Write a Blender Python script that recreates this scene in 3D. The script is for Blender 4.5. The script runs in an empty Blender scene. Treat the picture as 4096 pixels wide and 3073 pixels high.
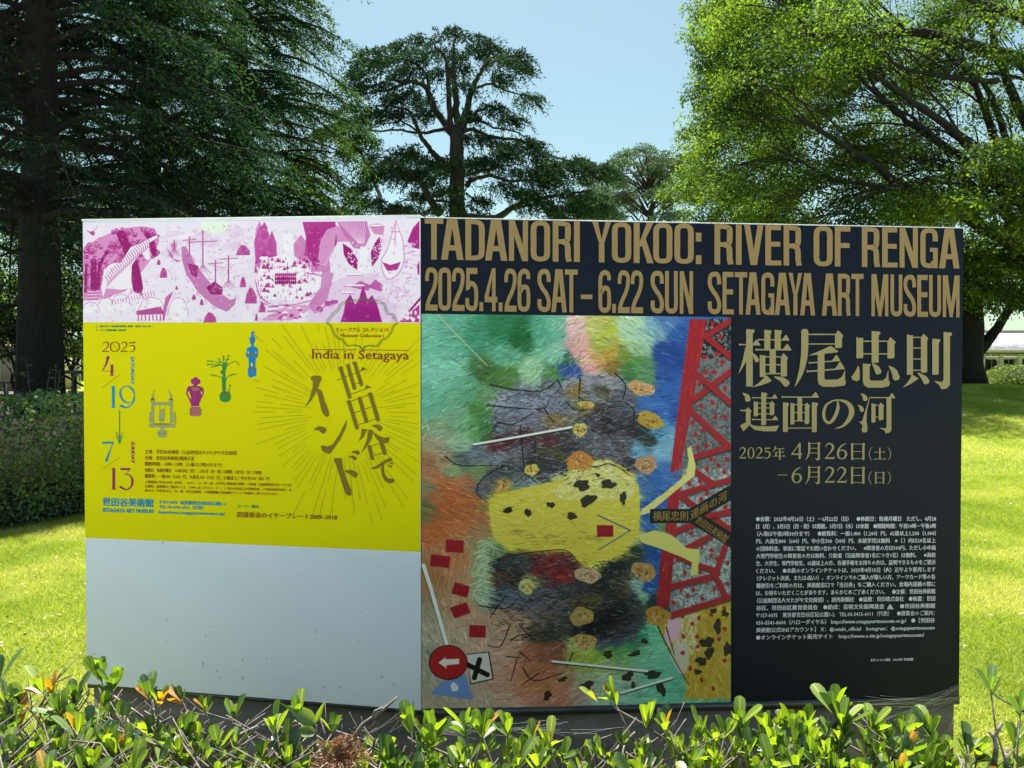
import bpy, math, random
import numpy as np
from mathutils import Vector, Matrix
from mathutils.geometry import tessellate_polygon

rnd = random.Random(7)
rg = np.random.default_rng(11)
scene = bpy.context.scene
COL = scene.collection
R = math.radians

# ------------------------------------------------------------------ camera
EYE = 1.55
PITCH = -0.9
F = 3000.0                      # focal length in pixels of a 4096 px wide picture
cam_d = bpy.data.cameras.new('camera')
cam_d.sensor_width = 36.0
cam_d.lens = 36.0 * F / 4096.0
cam_d.clip_start = 0.05
cam_d.clip_end = 900
cam = bpy.data.objects.new('camera', cam_d)
COL.objects.link(cam)
cam.location = (0, 0, EYE)
cam.rotation_euler = (R(90 + PITCH), 0, 0)
scene.camera = cam

# ------------------------------------------------------------------ sky, sun, exposure
SUN_EL, SUN_AZ = 67.0, -6.0     # azimuth measured from +Y towards +X
world = bpy.data.worlds.new('World')
scene.world = world
world.use_nodes = True
wn = world.node_tree
sky = wn.nodes.new('ShaderNodeTexSky')
sky.sky_type = 'NISHITA'
sky.sun_disc = False
sky.sun_elevation = R(SUN_EL)
sky.sun_rotation = R(SUN_AZ)
sky.air_density = 1.0
sky.dust_density = 1.3
sky.ozone_density = 0.8
tintn = wn.nodes.new('ShaderNodeMixRGB'); tintn.blend_type = 'MULTIPLY'; tintn.inputs[0].default_value = 1
tintn.inputs[2].default_value = (0.92, 1.05, 0.86, 1)
wn.links.new(sky.outputs[0], tintn.inputs[1])
wn.links.new(tintn.outputs[0], wn.nodes['Background'].inputs[0])
wn.nodes['Background'].inputs[1].default_value = 0.066
sun_d = bpy.data.lights.new('sun', 'SUN')
sun_d.energy = 5.0
sun_d.angle = R(0.53)
sun_d.color = (1.0, 0.95, 0.86)
sun = bpy.data.objects.new('sun', sun_d)
COL.objects.link(sun)
sv = Vector((math.sin(R(SUN_AZ)) * math.cos(R(SUN_EL)), math.cos(R(SUN_AZ)) * math.cos(R(SUN_EL)), math.sin(R(SUN_EL))))
sun.rotation_euler = sv.to_track_quat('Z', 'Y').to_euler()
sun.location = sv * 60
scene.view_settings.view_transform = 'Standard'
scene.view_settings.look = 'None'
scene.view_settings.gamma = 1.0
scene.view_settings.exposure = 1.4
scene.render.engine = 'CYCLES'
scene.cycles.max_bounces = 8
scene.cycles.diffuse_bounces = 3
scene.cycles.glossy_bounces = 2
scene.cycles.transmission_bounces = 6
scene.cycles.transparent_max_bounces = 6
scene.cycles.use_denoising = True
scene.cycles.caustics_reflective = False
scene.cycles.caustics_refractive = False

# ------------------------------------------------------------------ helpers
CP, SP = math.cos(R(PITCH)), math.sin(R(PITCH))

def ray(px, py):
    """direction through a picture point, scaled so that its Y is 1"""
    a = (np.asarray(px, float) - 2048.0) / F
    b = -(np.asarray(py, float) - 1536.5) / F
    y = CP - b * SP
    z = SP + b * CP
    return a / y, z / y

def at(px, py, D):
    x, z = ray(px, py)
    return np.array([x * D, D, EYE + z * D])

def lin(c):
    c = np.asarray(c, float) / 255.0
    return np.where(c <= 0.04045, c / 12.92, ((c + 0.055) / 1.055) ** 2.4)

# surfaces of the sign stand in open shade: turns a colour seen on it into the print's own colour
SHADE = np.array([0.84, 0.90, 0.92]) / 0.80

def ink(c):
    return tuple(np.clip(lin(c) / SHADE * 1.0, 0.004, 0.86)) + (1.0,)

def prop(o, label=None, cat=None, group=None, kind=None):
    if label: o['label'] = label
    if cat: o['category'] = cat
    if group: o['group'] = group
    if kind: o['kind'] = kind
    return o

def empty(name, loc, label=None, cat=None, group=None, rz=0):
    o = bpy.data.objects.new(name, None)
    COL.objects.link(o)
    o.location = loc
    o.rotation_euler = (0, 0, rz)
    o.empty_display_size = 0.1
    return prop(o, label, cat, group)

def link(name, me, mat=None, parent=None):
    o = bpy.data.objects.new(name, me)
    COL.objects.link(o)
    if mat is not None and not me.materials:
        me.materials.append(mat)
    if parent is not None:
        o.parent = parent
        # meshes are written in world space: cancel the parent's place
        pm = Matrix.Identity(4)
        p = parent
        chain = []
        while p is not None:
            chain.append(p)
            p = p.parent
        for q in reversed(chain):
            pm = pm @ (q.matrix_parent_inverse @ Matrix.LocRotScale(q.location, q.rotation_euler, q.scale))
        o.matrix_parent_inverse = pm.inverted()
    return o

def quick_mesh(name, V, Fq=None, Ft=None):
    """mesh from numpy arrays of quads and/or triangles"""
    me = bpy.data.meshes.new(name)
    V = np.asarray(V, dtype=np.float32).reshape(-1, 3)
    nq = 0 if Fq is None else len(Fq)
    nt = 0 if Ft is None else len(Ft)
    me.vertices.add(len(V))
    me.vertices.foreach_set('co', V.ravel())
    loops = []
    if nq: loops.append(np.asarray(Fq, dtype=np.int32).ravel())
    if nt: loops.append(np.asarray(Ft, dtype=np.int32).ravel())
    loops = np.concatenate(loops)
    me.loops.add(len(loops))
    me.loops.foreach_set('vertex_index', loops)
    me.polygons.add(nq + nt)
    st = np.concatenate([np.arange(nq) * 4, nq * 4 + np.arange(nt) * 3]).astype(np.int32)
    tot = np.concatenate([np.full(nq, 4), np.full(nt, 3)]).astype(np.int32)
    me.polygons.foreach_set('loop_start', st)
    try:
        me.polygons.foreach_set('loop_total', tot)
    except Exception:
        pass
    me.update(calc_edges=True)
    return me

class MB:
    """collects boxes, tubes and sheets into one mesh"""
    def __init__(s):
        s.V = []; s.Q = []; s.T = []; s.n = 0
    def add(s, V, Q=None, T=None):
        V = np.asarray(V, float).reshape(-1, 3)
        if Q is not None and len(Q): s.Q.append(np.asarray(Q, int) + s.n)
        if T is not None and len(T): s.T.append(np.asarray(T, int) + s.n)
        s.V.append(V); s.n += len(V)
        return s
    def box(s, c, d, M=None):
        x, y, z = [k / 2 for k in d]
        V = np.array([[-x,-y,-z],[x,-y,-z],[x,y,-z],[-x,y,-z],[-x,-y,z],[x,-y,z],[x,y,z],[-x,y,z]])
        if M is not None: V = V @ np.array(M).T
        V = V + np.array(c)
        return s.add(V, [[0,3,2,1],[4,5,6,7],[0,1,5,4],[1,2,6,5],[2,3,7,6],[3,0,4,7]])
    def tube(s, P, r, n=6, cap=True):
        P = np.asarray(P, float)
        r = np.broadcast_to(np.asarray(r, float), (len(P),))
        T = np.gradient(P, axis=0)
        T /= np.linalg.norm(T, axis=1)[:, None] + 1e-9
        ref = np.array([0.0, 0, 1.0]) if abs(T[0][2]) < 0.8 else np.array([1.0, 0, 0])
        a = np.arange(n) * 2 * math.pi / n
        V = []
        for p, t, q in zip(P, T, r):
            u = np.cross(t, ref); nu = np.linalg.norm(u)
            if nu < 1e-3: u = np.cross(t, [0.3, 1, 0]); nu = np.linalg.norm(u)
            u /= nu
            v = np.cross(t, u)
            V.append(p + q * (np.cos(a)[:, None] * u + np.sin(a)[:, None] * v))
        V = np.concatenate(V)
        Q = []
        for i in range(len(P) - 1):
            for k in range(n):
                Q.append([i*n+k, i*n+(k+1)%n, (i+1)*n+(k+1)%n, (i+1)*n+k])
        Tt = []
        if cap:
            V = np.concatenate([V, P[:1], P[-1:]])
            m = len(P) * n
            for k in range(n):
                Tt.append([m, (k+1)%n, k])
                Tt.append([m+1, (len(P)-1)*n+k, (len(P)-1)*n+(k+1)%n])
        return s.add(V, Q, Tt)
    def mesh(s, name):
        Q = np.concatenate(s.Q) if s.Q else None
        T = np.concatenate(s.T) if s.T else None
        return quick_mesh(name, np.concatenate(s.V), Q, T)
    def build(s, name, mat, parent=None, smooth=False, bevel=0):
        me = s.mesh(name)
        if smooth: me.polygons.foreach_set('use_smooth', [True] * len(me.polygons))
        o = link(name, me, mat, parent)
        if bevel:
            b = o.modifiers.new('bevel', 'BEVEL'); b.width = bevel; b.segments = 2; b.limit_method = 'ANGLE'
        return o

# ------------------------------------------------------------------ materials
def new_mat(name):
    m = bpy.data.materials.new(name)
    m.use_nodes = True
    return m, m.node_tree, m.node_tree.nodes['Principled BSDF']

def noise(nt, scale, detail=4, rough=0.6, coord='Object', vec=None):
    tc = nt.nodes.new('ShaderNodeTexCoord')
    n = nt.nodes.new('ShaderNodeTexNoise')
    n.inputs['Scale'].default_value = scale
    n.inputs['Detail'].default_value = detail
    n.inputs['Roughness'].default_value = rough
    if vec:
        mp = nt.nodes.new('ShaderNodeMapping')
        mp.inputs['Scale'].default_value = vec
        nt.links.new(tc.outputs[coord], mp.inputs[0])
        nt.links.new(mp.outputs[0], n.inputs['Vector'])
    else:
        nt.links.new(tc.outputs[coord], n.inputs['Vector'])
    return n

def ramp(nt, src, stops):
    r = nt.nodes.new('ShaderNodeValToRGB')
    e = r.color_ramp.elements
    while len(e) < len(stops): e.new(0.5)
    for k, (p, c) in enumerate(stops):
        e[k].position = p
        e[k].color = tuple(c) + (1,) if len(c) == 3 else tuple(c)
    nt.links.new(src, r.inputs[0])
    return r

def bump(nt, bs, src, strength, dist):
    b = nt.nodes.new('ShaderNodeBump')
    b.inputs['Strength'].default_value = strength
    b.inputs['Distance'].default_value = dist
    nt.links.new(src, b.inputs['Height'])
    nt.links.new(b.outputs[0], bs.inputs['Normal'])

def mat_surface(name, c1, c2, scale=8, rough=0.6, bmp=0.2, dist=0.01, vec=None, metal=0, detail=5, lo=0.35, hi=0.65):
    m, nt, bs = new_mat(name)
    n = noise(nt, scale, detail, 0.65, vec=vec)
    r = ramp(nt, n.outputs['Fac'], [(lo, c1), (hi, c2)])
    nt.links.new(r.outputs[0], bs.inputs['Base Color'])
    bs.inputs['Roughness'].default_value = rough
    bs.inputs['Metallic'].default_value = metal
    if bmp: bump(nt, bs, n.outputs['Fac'], bmp, dist)
    return m

def mat_leaf(name, cols, trans=0.45, gloss=0.03, scale=1.2, tint=(1.15, 1.25, 0.55), rough=0.6, vein=False, patch=1.0):
    """diffuse + translucent leaf; colour differs leaf by leaf and clump by clump"""
    m = bpy.data.materials.new(name)
    m.use_nodes = True
    nt = m.node_tree
    nt.nodes.clear()
    out = nt.nodes.new('ShaderNodeOutputMaterial')
    geo = nt.nodes.new('ShaderNodeNewGeometry')
    n = noise(nt, scale, 2)
    ad = nt.nodes.new('ShaderNodeMath'); ad.operation = 'MULTIPLY_ADD'
    nt.links.new(geo.outputs['Random Per Island'], ad.inputs[0])
    ad.inputs[1].default_value = 0.6
    ad.inputs[2].default_value = -0.3
    a2 = nt.nodes.new('ShaderNodeMath'); a2.operation = 'ADD'
    pk_ = nt.nodes.new('ShaderNodeMath'); pk_.operation = 'MULTIPLY_ADD'; pk_.inputs[1].default_value = patch; pk_.inputs[2].default_value = .5 - .5 * patch
    nt.links.new(n.outputs['Fac'], pk_.inputs[0])
    nt.links.new(ad.outputs[0], a2.inputs[0]); nt.links.new(pk_.outputs[0], a2.inputs[1])
    st = [(0.2 + 0.6 * k / max(1, len(cols) - 1), c) for k, c in enumerate(cols)]
    r = ramp(nt, a2.outputs[0], st)
    if vein:
        at_ = nt.nodes.new('ShaderNodeAttribute'); at_.attribute_name = 'vein'
        vr_ = ramp(nt, at_.outputs['Fac'], [(0.0, (.75, .75, .75)), (0.15, (1, 1, 1)), (0.80, (1, 1, 1)), (0.93, (1.9, 1.7, 1.9))])
        vm_ = nt.nodes.new('ShaderNodeMixRGB'); vm_.blend_type = 'MULTIPLY'; vm_.inputs[0].default_value = 1
        nt.links.new(r.outputs[0], vm_.inputs[1]); nt.links.new(vr_.outputs[0], vm_.inputs[2]); r = vm_
    d = nt.nodes.new('ShaderNodeBsdfDiffuse')
    t = nt.nodes.new('ShaderNodeBsdfTranslucent')
    g = nt.nodes.new('ShaderNodeBsdfGlossy')
    g.inputs['Roughness'].default_value = rough
    g.inputs['Color'].default_value = (0.9, 0.95, 1, 1)
    nt.links.new(r.outputs[0], d.inputs[0])
    mx = nt.nodes.new('ShaderNodeMixRGB'); mx.blend_type = 'MULTIPLY'; mx.inputs[0].default_value = 1
    nt.links.new(r.outputs[0], mx.inputs[1]); mx.inputs[2].default_value = tuple(v * 1.5 for v in tint) + (1,)
    nt.links.new(mx.outputs[0], t.inputs[0])
    m1 = nt.nodes.new('ShaderNodeMixShader'); m1.inputs[0].default_value = trans
    nt.links.new(d.outputs[0], m1.inputs[1]); nt.links.new(t.outputs[0], m1.inputs[2])
    m2 = nt.nodes.new('ShaderNodeMixShader'); m2.inputs[0].default_value = gloss
    nt.links.new(m1.outputs[0], m2.inputs[1]); nt.links.new(g.outputs[0], m2.inputs[2])
    nt.links.new(m2.outputs[0], out.inputs[0])
    return m

def mat_print(name, col, rough=0.5, spec=0.14, var=0.03):
    """printed sheet: one ink colour with faint random tone differences"""
    m, nt, bs = new_mat(name)
    c = ink(col)
    n = noise(nt, 3.0, 3)
    lo = tuple(v * (1 - var) for v in c[:3]); hi = tuple(min(1, v * (1 + var)) for v in c[:3])
    r = ramp(nt, n.outputs['Fac'], [(0.3, lo), (0.7, hi)])
    nt.links.new(r.outputs[0], bs.inputs['Base Color'])
    bs.inputs['Roughness'].default_value = 0.55
    bs.inputs['Specular IOR Level'].default_value = min(spec, 0.14)
    return m

M = {}
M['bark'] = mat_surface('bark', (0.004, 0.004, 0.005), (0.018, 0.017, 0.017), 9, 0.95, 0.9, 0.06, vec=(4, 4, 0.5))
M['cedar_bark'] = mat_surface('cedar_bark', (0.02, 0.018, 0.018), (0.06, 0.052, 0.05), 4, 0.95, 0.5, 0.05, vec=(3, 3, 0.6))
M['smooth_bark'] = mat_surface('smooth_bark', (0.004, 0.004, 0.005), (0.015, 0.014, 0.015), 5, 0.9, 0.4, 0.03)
M['twig'] = mat_surface('twig', (0.08, 0.065, 0.055), (0.30, 0.26, 0.23), 60, 0.8, 0.4, 0.002)
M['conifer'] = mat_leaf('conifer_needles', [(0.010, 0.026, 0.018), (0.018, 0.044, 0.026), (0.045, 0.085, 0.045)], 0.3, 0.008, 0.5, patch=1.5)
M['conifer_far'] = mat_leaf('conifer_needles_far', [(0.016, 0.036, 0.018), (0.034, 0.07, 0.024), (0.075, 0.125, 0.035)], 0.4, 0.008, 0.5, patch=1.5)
M['cedar'] = mat_leaf('cedar_needles', [(0.012, 0.030, 0.024), (0.020, 0.046, 0.032), (0.042, 0.078, 0.04)], 0.22, 0.01, 0.6)
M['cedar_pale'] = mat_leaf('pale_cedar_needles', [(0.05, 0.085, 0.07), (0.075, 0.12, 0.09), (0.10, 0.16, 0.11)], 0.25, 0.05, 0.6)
M['zelkova'] = mat_leaf('broad_leaves', [(0.022, 0.045, 0.012), (0.075, 0.13, 0.018), (0.17, 0.235, 0.028)], 0.45, 0.012, 0.45, patch=1.6)
M['bright'] = mat_leaf('bright_leaves', [(0.025, 0.05, 0.012), (0.09, 0.15, 0.018), (0.20, 0.27, 0.03)], 0.45, 0.012, 0.5, patch=1.6)
M['hedge'] = mat_leaf('hedge_leaves', [(0.035, 0.075, 0.035), (0.07, 0.13, 0.05), (0.14, 0.20, 0.06)], 0.3, 0.05, 1.5)
M['roundbush'] = mat_leaf('round_bush_leaves', [(0.08, 0.12, 0.02), (0.14, 0.2, 0.03), (0.22, 0.28, 0.05)], 0.3, 0.06, 2)

# ------------------------------------------------------------------ terrain
def S(t):
    t = np.clip(t, 0, 1)
    return t * t * (3 - 2 * t)

def gz(x, y):
    x = np.asarray(x, float); y = np.asarray(y, float)
    right = S((x + 1) / 7.0)
    zr = S((y - 5) / 16.0) * (1.22 - 0.42 * S((x - 12.5) / 6.0)) - 0.3 * S((y - 23) / 8.0) * S((x - 3) / 5)
    zl = 0.55 * S((y - 12) / 25.0)
    return zr * right + zl * (1 - right)

def ground_mat():
    m, nt, bs = new_mat('lawn_turf')
    n1 = noise(nt, 1.1, 4, 0.6)
    n2 = noise(nt, 38, 6, 0.75)
    n3 = noise(nt, 170, 3, 0.8)
    a = ramp(nt, n1.outputs['Fac'], [(0.3, (0.27, 0.36, 0.03)), (0.7, (0.42, 0.47, 0.07))])
    b = ramp(nt, n2.outputs['Fac'], [(0.35, (0.17, 0.22, 0.03)), (0.55, (0.34, 0.42, 0.05)), (0.75, (0.46, 0.48, 0.13))])
    mx = nt.nodes.new('ShaderNodeMixRGB'); mx.inputs[0].default_value = 0.6
    nt.links.new(a.outputs[0], mx.inputs[1]); nt.links.new(b.outputs[0], mx.inputs[2])
    nt.links.new(mx.outputs[0], bs.inputs['Base Color'])
    bs.inputs['Roughness'].default_value = 0.9
    bs.inputs['Specular IOR Level'].default_value = 0.1
    ad = nt.nodes.new('ShaderNodeMath'); ad.operation = 'ADD'
    nt.links.new(n2.outputs['Fac'], ad.inputs[0]); nt.links.new(n3.outputs['Fac'], ad.inputs[1])
    bump(nt, bs, ad.outputs[0], 0.9, 0.03)
    return m

M['lawn'] = ground_mat()
gx = np.concatenate([np.linspace(-300, -32, 12), np.linspace(-30, 40, 141), np.linspace(45, 300, 12)])
gy = np.concatenate([np.linspace(-60, -4, 10), np.linspace(-3, 60, 127), np.linspace(65, 500, 20)])
X, Y = np.meshgrid(gx, gy)
Z = gz(X, Y)
V = np.stack([X, Y, Z], -1).reshape(-1, 3)
nx, ny = len(gx), len(gy)
ii, jj = np.meshgrid(np.arange(nx - 1), np.arange(ny - 1))
k = (jj * nx + ii).ravel()
me = quick_mesh('lawn_ground', V, np.stack([k, k + 1, k + nx + 1, k + nx], -1))
me.polygons.foreach_set('use_smooth', [True] * len(me.polygons))
prop(link('ground', me, M['lawn']), kind='structure')

# bare earth and leaf litter under the conifers, beyond the hedge
M['earth'] = mat_surface('woodland_earth', (0.05, 0.04, 0.03), (0.16, 0.13, 0.10), 3, 1.0, 0.5, 0.03)
ex = np.linspace(0, 1, 40); ey = np.linspace(0, 1, 30)
EX, EY = np.meshgrid(ex, ey)
yy = 6.0 + EY * 34
xx = -30 + EX * (-5.9 + 30 + np.clip((yy - 6) * 0.45, 0, 5))
V = np.stack([xx, yy, gz(xx, yy) + 0.02], -1).reshape(-1, 3)
ii, jj = np.meshgrid(np.arange(39), np.arange(29)); k = (jj * 40 + ii).ravel()
prop(link('bare_earth', quick_mesh('bare_earth', V, np.stack([k, k + 1, k + 41, k + 40], -1)), M['earth']), kind='structure')

# ------------------------------------------------------------------ the sign
FOLD = at(1684, 1489, 2.40)
LEFT = at(338, 1489, 2.564)
RIGHT = at(3844, 1489, 2.513)

class Plane:
    """a vertical board through two points; converts picture points lying on it"""
    def __init__(s, a, b):
        s.a = np.array([a[0], a[1], 0.0]); s.b = np.array([b[0], b[1], 0.0])
        d = s.b - s.a; s.w = np.linalg.norm(d); s.u = d / s.w
        s.n = np.cross(s.u, [0, 0, 1.0])          # towards the viewer
    def pt(s, P, h=0.0):
        P = np.asarray(P, float).reshape(-1, 2)
        x, z = ray(P[:, 0], P[:, 1])
        # (x t, t) on the line a + k u
        t = (s.a @ s.n) / (x * s.n[0] + s.n[1])
        W = np.stack([x * t, t, EYE + z * t], -1)
        return W + s.n * h

PL = Plane(LEFT, FOLD)
PR = Plane(FOLD, RIGHT)

sign = empty('museum_sign', (FOLD[0], FOLD[1], 0),
             'wide two-panel museum sign board, yellow poster left and black poster right, behind the shrub', 'sign')

M['enamel'] = mat_surface('pale_enamel', (0.60, 0.655, 0.83), (0.66, 0.71, 0.87), 1.6, 0.42, 0.0)
M['enamel'].node_tree.nodes['Principled BSDF'].inputs['Specular IOR Level'].default_value = 0.25
M['white_edge'] = mat_surface('white_edge_paint', (0.72, 0.72, 0.70), (0.8, 0.8, 0.78), 20, 0.4, 0.0)
M['rail'] = mat_surface('dark_rail_metal', (0.035, 0.04, 0.05), (0.06, 0.065, 0.075), 12, 0.35, 0.1, 0.002, metal=0.5)
M['plinth'] = mat_surface('bronze_plinth_metal', (0.085, 0.072, 0.058), (0.19, 0.16, 0.125), 3, 0.5, 0.15, 0.003, vec=(1, 1, 5), metal=0.2)
M['black_face'] = mat_print('black_poster', (16, 25, 38), 0.4, 0.14, 0.05)

TH = 0.05
def slab(pl, tl, tr, br, bl, th, name, mat, parent, h=0.0, bevel=0.0):
    """a board whose front face has four picture corners on its plane"""
    f = pl.pt([tl, tr, br, bl], h)
    # vertical side edges
    f[3][:2] = f[0][:2] = (f[0][:2] + f[3][:2]) / 2
    f[2][:2] = f[1][:2] = (f[1][:2] + f[2][:2]) / 2
    b = f - pl.n * th
    mb = MB()
    mb.add(np.concatenate([f, b]), [[0, 3, 2, 1], [4, 5, 6, 7], [0, 1, 5, 4], [1, 2, 6, 5], [2, 3, 7, 6], [3, 0, 4, 7]])
    return mb.build(name, mat, parent, bevel=bevel), f

lp, lf = slab(PL, (336, 886), (1683, 869), (1683, 2843), (340, 2737), TH, 'left_panel', M['enamel'], sign, bevel=0.002)
lp['label'] = 'pale grey enamelled panel carrying the yellow poster'
rp, rf = slab(PR, (1685, 872), (3846, 914), (3846, 2784), (1685, 2838), TH, 'right_panel', M['black_face'], sign, bevel=0.002)
rp['label'] = 'black panel carrying the gold lettering and the painting'

def cap(f, pl, name, hh=0.007, prj=0.004):
    a, b = f[0].copy(), f[1].copy()
    mb = MB()
    F0 = [a + pl.n * prj, b + pl.n * prj, b - pl.n * (TH + prj), a - pl.n * (TH + prj)]
    Vt = np.array(F0 + [p + np.array([0, 0, hh]) for p in F0]) + np.array([0, 0, 0.0008])
    mb.add(Vt, [[0, 3, 2, 1], [4, 5, 6, 7], [0, 1, 5, 4], [1, 2, 6, 5], [2, 3, 7, 6], [3, 0, 4, 7]])
    return mb.build(name, M['white_edge'], sign)
cap(lf, PL, 'top_edge', 0.006)
cap(rf, PR, 'top_edge', 0.002, 0.002)

# dark rail under each panel, then the plinth set back
def under(f, pl, name, z0off, z1off, inset, th, mat, z0abs=None, ends=0.0):
    a, b = f[3].copy(), f[2].copy()
    a = a + pl.u * ends; b = b - pl.u * ends
    F0 = [a - pl.n * inset, b - pl.n * inset, b - pl.n * (inset + th), a - pl.n * (inset + th)]
    top = [p - np.array([0, 0, z0off]) for p in F0]
    if z0abs is None: bot = [p - np.array([0, 0, z1off]) for p in F0]
    else: bot = [np.array([p[0], p[1], z0abs]) for p in F0]
    mb = MB()
    mb.add(np.array(bot + top), [[0, 3, 2, 1], [4, 5, 6, 7], [0, 1, 5, 4], [1, 2, 6, 5], [2, 3, 7, 6], [3, 0, 4, 7]])
    return mb.build(name, mat, sign)
under(lf, PL, 'bottom_rail', 0.001, 0.014, 0.004, 0.05, M['rail'])
under(rf, PR, 'bottom_rail', 0.001, 0.028, -0.002, 0.054, M['rail'])
under(lf, PL, 'plinth', 0.0145, 0, 0.020, 0.09, M['plinth'], 0.0, 0.012)
under(rf, PR, 'plinth', 0.0285, 0, 0.010, 0.09, M['plinth'], 0.0, 0.012)
# rear stiffening posts
for pl, f, fr in ((PL, lf, 0.2), (PL, lf, 0.8), (PR, rf, 0.25), (PR, rf, 0.8)):
    c = f[0] * (1 - fr) + f[1] * fr
    c = c - pl.n * (TH + 0.035)
    MB().box((c[0], c[1], 0.95), (0.06, 0.06, 1.9)).build('rear_post', M['rail'], sign, bevel=0.003)

# ---------- flat print on the boards, as real thin geometry
class Ink:
    """flat shapes given by picture points; each shape a hair above the one before"""
    def __init__(s, pl, h=0.0016, step=2.5e-5, f=None):
        s.pl, s.h, s.step, s.k = pl, h, step, 0
        s.V = []; s.T = []; s.n = 0
        s.f = f or (lambda P: P)
    def _put(s, P, T):
        P = np.asarray(s.f(np.asarray(P, float)), float)
        W = s.pl.pt(P, s.h + s.step * s.k)
        s.k = (s.k + 1) % 40
        s.V.append(W); s.T.append(np.asarray(T, int) + s.n); s.n += len(W)
    def poly(s, pts):
        T = tessellate_polygon([[Vector((p[0], p[1], 0)) for p in pts]])
        s._put(pts, T)
        return s
    def strip(s, L, Rr, closed=False):
        n = len(L); P = np.concatenate([L, Rr]); T = []
        m = n if closed else n - 1
        for i in range(m):
            j = (i + 1) % n
            T += [[i, j, n + j], [i, n + j, n + i]]
        s._put(P, T)
        return s
    def stroke(s, pts, ws, smooth=True, closed=False, sub=6, cap=True):
        """line through points with a width at each one"""
        P = np.asarray(pts, float); w = np.broadcast_to(np.asarray(ws, float), (len(P),)).astype(float)
        if smooth and len(P) > 2: P, w = crom(P, w, closed, sub)
        if closed:
            T = np.roll(P, -1, 0) - np.roll(P, 1, 0)
        else:
            T = np.gradient(P, axis=0)
        T /= np.linalg.norm(T, axis=1)[:, None] + 1e-9
        N = np.stack([-T[:, 1], T[:, 0]], -1)
        if cap and not closed:
            P2 = [P[0] - T[0] * w[0] * 0.3] + list(P) + [P[-1] + T[-1] * w[-1] * 0.3]
            w2 = [w[0] * 0.55] + list(w) + [w[-1] * 0.55]
            P = np.array(P2); w = np.array(w2); N = np.concatenate([N[:1], N, N[-1:]])
        return s.strip(P + N * w[:, None] / 2, P - N * w[:, None] / 2, closed)
    def pen(s, pts, sx, sy, closed=False, smooth=True, sub=7):
        """broad letter stroke, sx wide across verticals and sy thick across horizontals"""
        P = np.asarray(pts, float); w = np.ones(len(P))
        if smooth and len(P) > 2: P, w = crom(P, w, closed, sub)
        T = (np.roll(P, -1, 0) - np.roll(P, 1, 0)) if closed else np.gradient(P, axis=0)
        # normal in the stretched space so that the stroke keeps its two thicknesses
        T = T / np.array([sx, sy]); T /= np.linalg.norm(T, axis=1)[:, None] + 1e-9
        N = np.stack([-T[:, 1] * sx, T[:, 0] * sy], -1) / 2
        return s.strip(P + N, P - N, closed)
    def raw(s, P, T):
        s._put(P, T)
    def build(s, name, mat, parent, kind=None):
        me = quick_mesh(name, np.concatenate(s.V), None, np.concatenate(s.T))
        return prop(link(name, me, mat, parent), kind=kind)

def crom(P, w, closed, sub):
    n = len(P); out = []; ow = []
    rng_ = range(n) if closed else range(n - 1)
    for i in rng_:
        if closed:
            p0, p1, p2, p3 = P[(i-1) % n], P[i], P[(i+1) % n], P[(i+2) % n]; w1, w2 = w[i], w[(i+1) % n]
        else:
            p0, p1, p2, p3 = P[max(i-1, 0)], P[i], P[i+1], P[min(i+2, n-1)]; w1, w2 = w[i], w[i+1]
        for k in range(sub):
            t = k / sub
            out.append(0.5 * ((2*p1) + (p2-p0)*t + (2*p0-5*p1+4*p2-p3)*t*t + (3*p1-p0-3*p2+p3)*t**3))
            ow.append(w1 + (w2 - w1) * t)
    if not closed: out.append(P[-1]); ow.append(w[-1])
    return np.array(out), np.array(ow)

# text set with Blender's built-in face, turned into flat geometry on the board
_tm = {}
def text_geo(s_, res=2):
    if (s_, res) in _tm: return _tm[(s_, res)]
    c = bpy.data.curves.new('type', 'FONT')
    c.body = s_; c.size = 1.0; c.resolution_u = res; c.fill_mode = 'FRONT'
    o = bpy.data.objects.new('type', c)
    COL.objects.link(o)
    bpy.context.view_layer.update()
    dg = bpy.context.evaluated_depsgraph_get()
    me = bpy.data.meshes.new_from_object(o.evaluated_get(dg))
    n = len(me.vertices)
    V = np.zeros(n * 3); me.vertices.foreach_get('co', V); V = V.reshape(-1, 3)[:, :2]
    me.calc_loop_triangles()
    T = np.zeros(len(me.loop_triangles) * 3, dtype=int); me.loop_triangles.foreach_get('vertices', T)
    bpy.data.objects.remove(o); bpy.data.curves.remove(c); bpy.data.meshes.remove(me)
    _tm[(s_, res)] = (V, T.reshape(-1, 3))
    return _tm[(s_, res)]
CJK_H = np.ptp(text_geo('国')[0][:, 1]); CJK_B = text_geo('国')[0][:, 1].min()
LAT_H = np.ptp(text_geo('H')[0][:, 1])

def type_line(g, s_, p0, p1, h, kind='cjk', bold=0.0, up=None, res=2):
    """a line of type from p0 to p1 (foot of the letters, picture points), letters h points tall"""
    V, T = text_geo(s_, res)
    x0, x1 = V[:, 0].min(), V[:, 0].max()
    p0 = np.array(p0, float); p1 = np.array(p1, float)
    ex = (p1 - p0) / (x1 - x0)
    if up is None:
        up = np.array([0.0, -1.0])
    up = np.array(up, float); up = up / np.linalg.norm(up)
    H = CJK_H if kind == 'cjk' else LAT_H
    y0 = CJK_B if kind == 'cjk' else 0.0
    P = p0 + (V[:, :1] - x0) * ex + (V[:, 1:] - y0) * up * h / H
    d = ex / np.linalg.norm(ex)
    if bold:
        offs = [(-bold / 2, 0), (bold / 2, 0), (0, bold * 0.4)]
        for a, b in offs: g.raw(P + d * a + up * b, T)
    else:
        g.raw(P, T)

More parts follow.
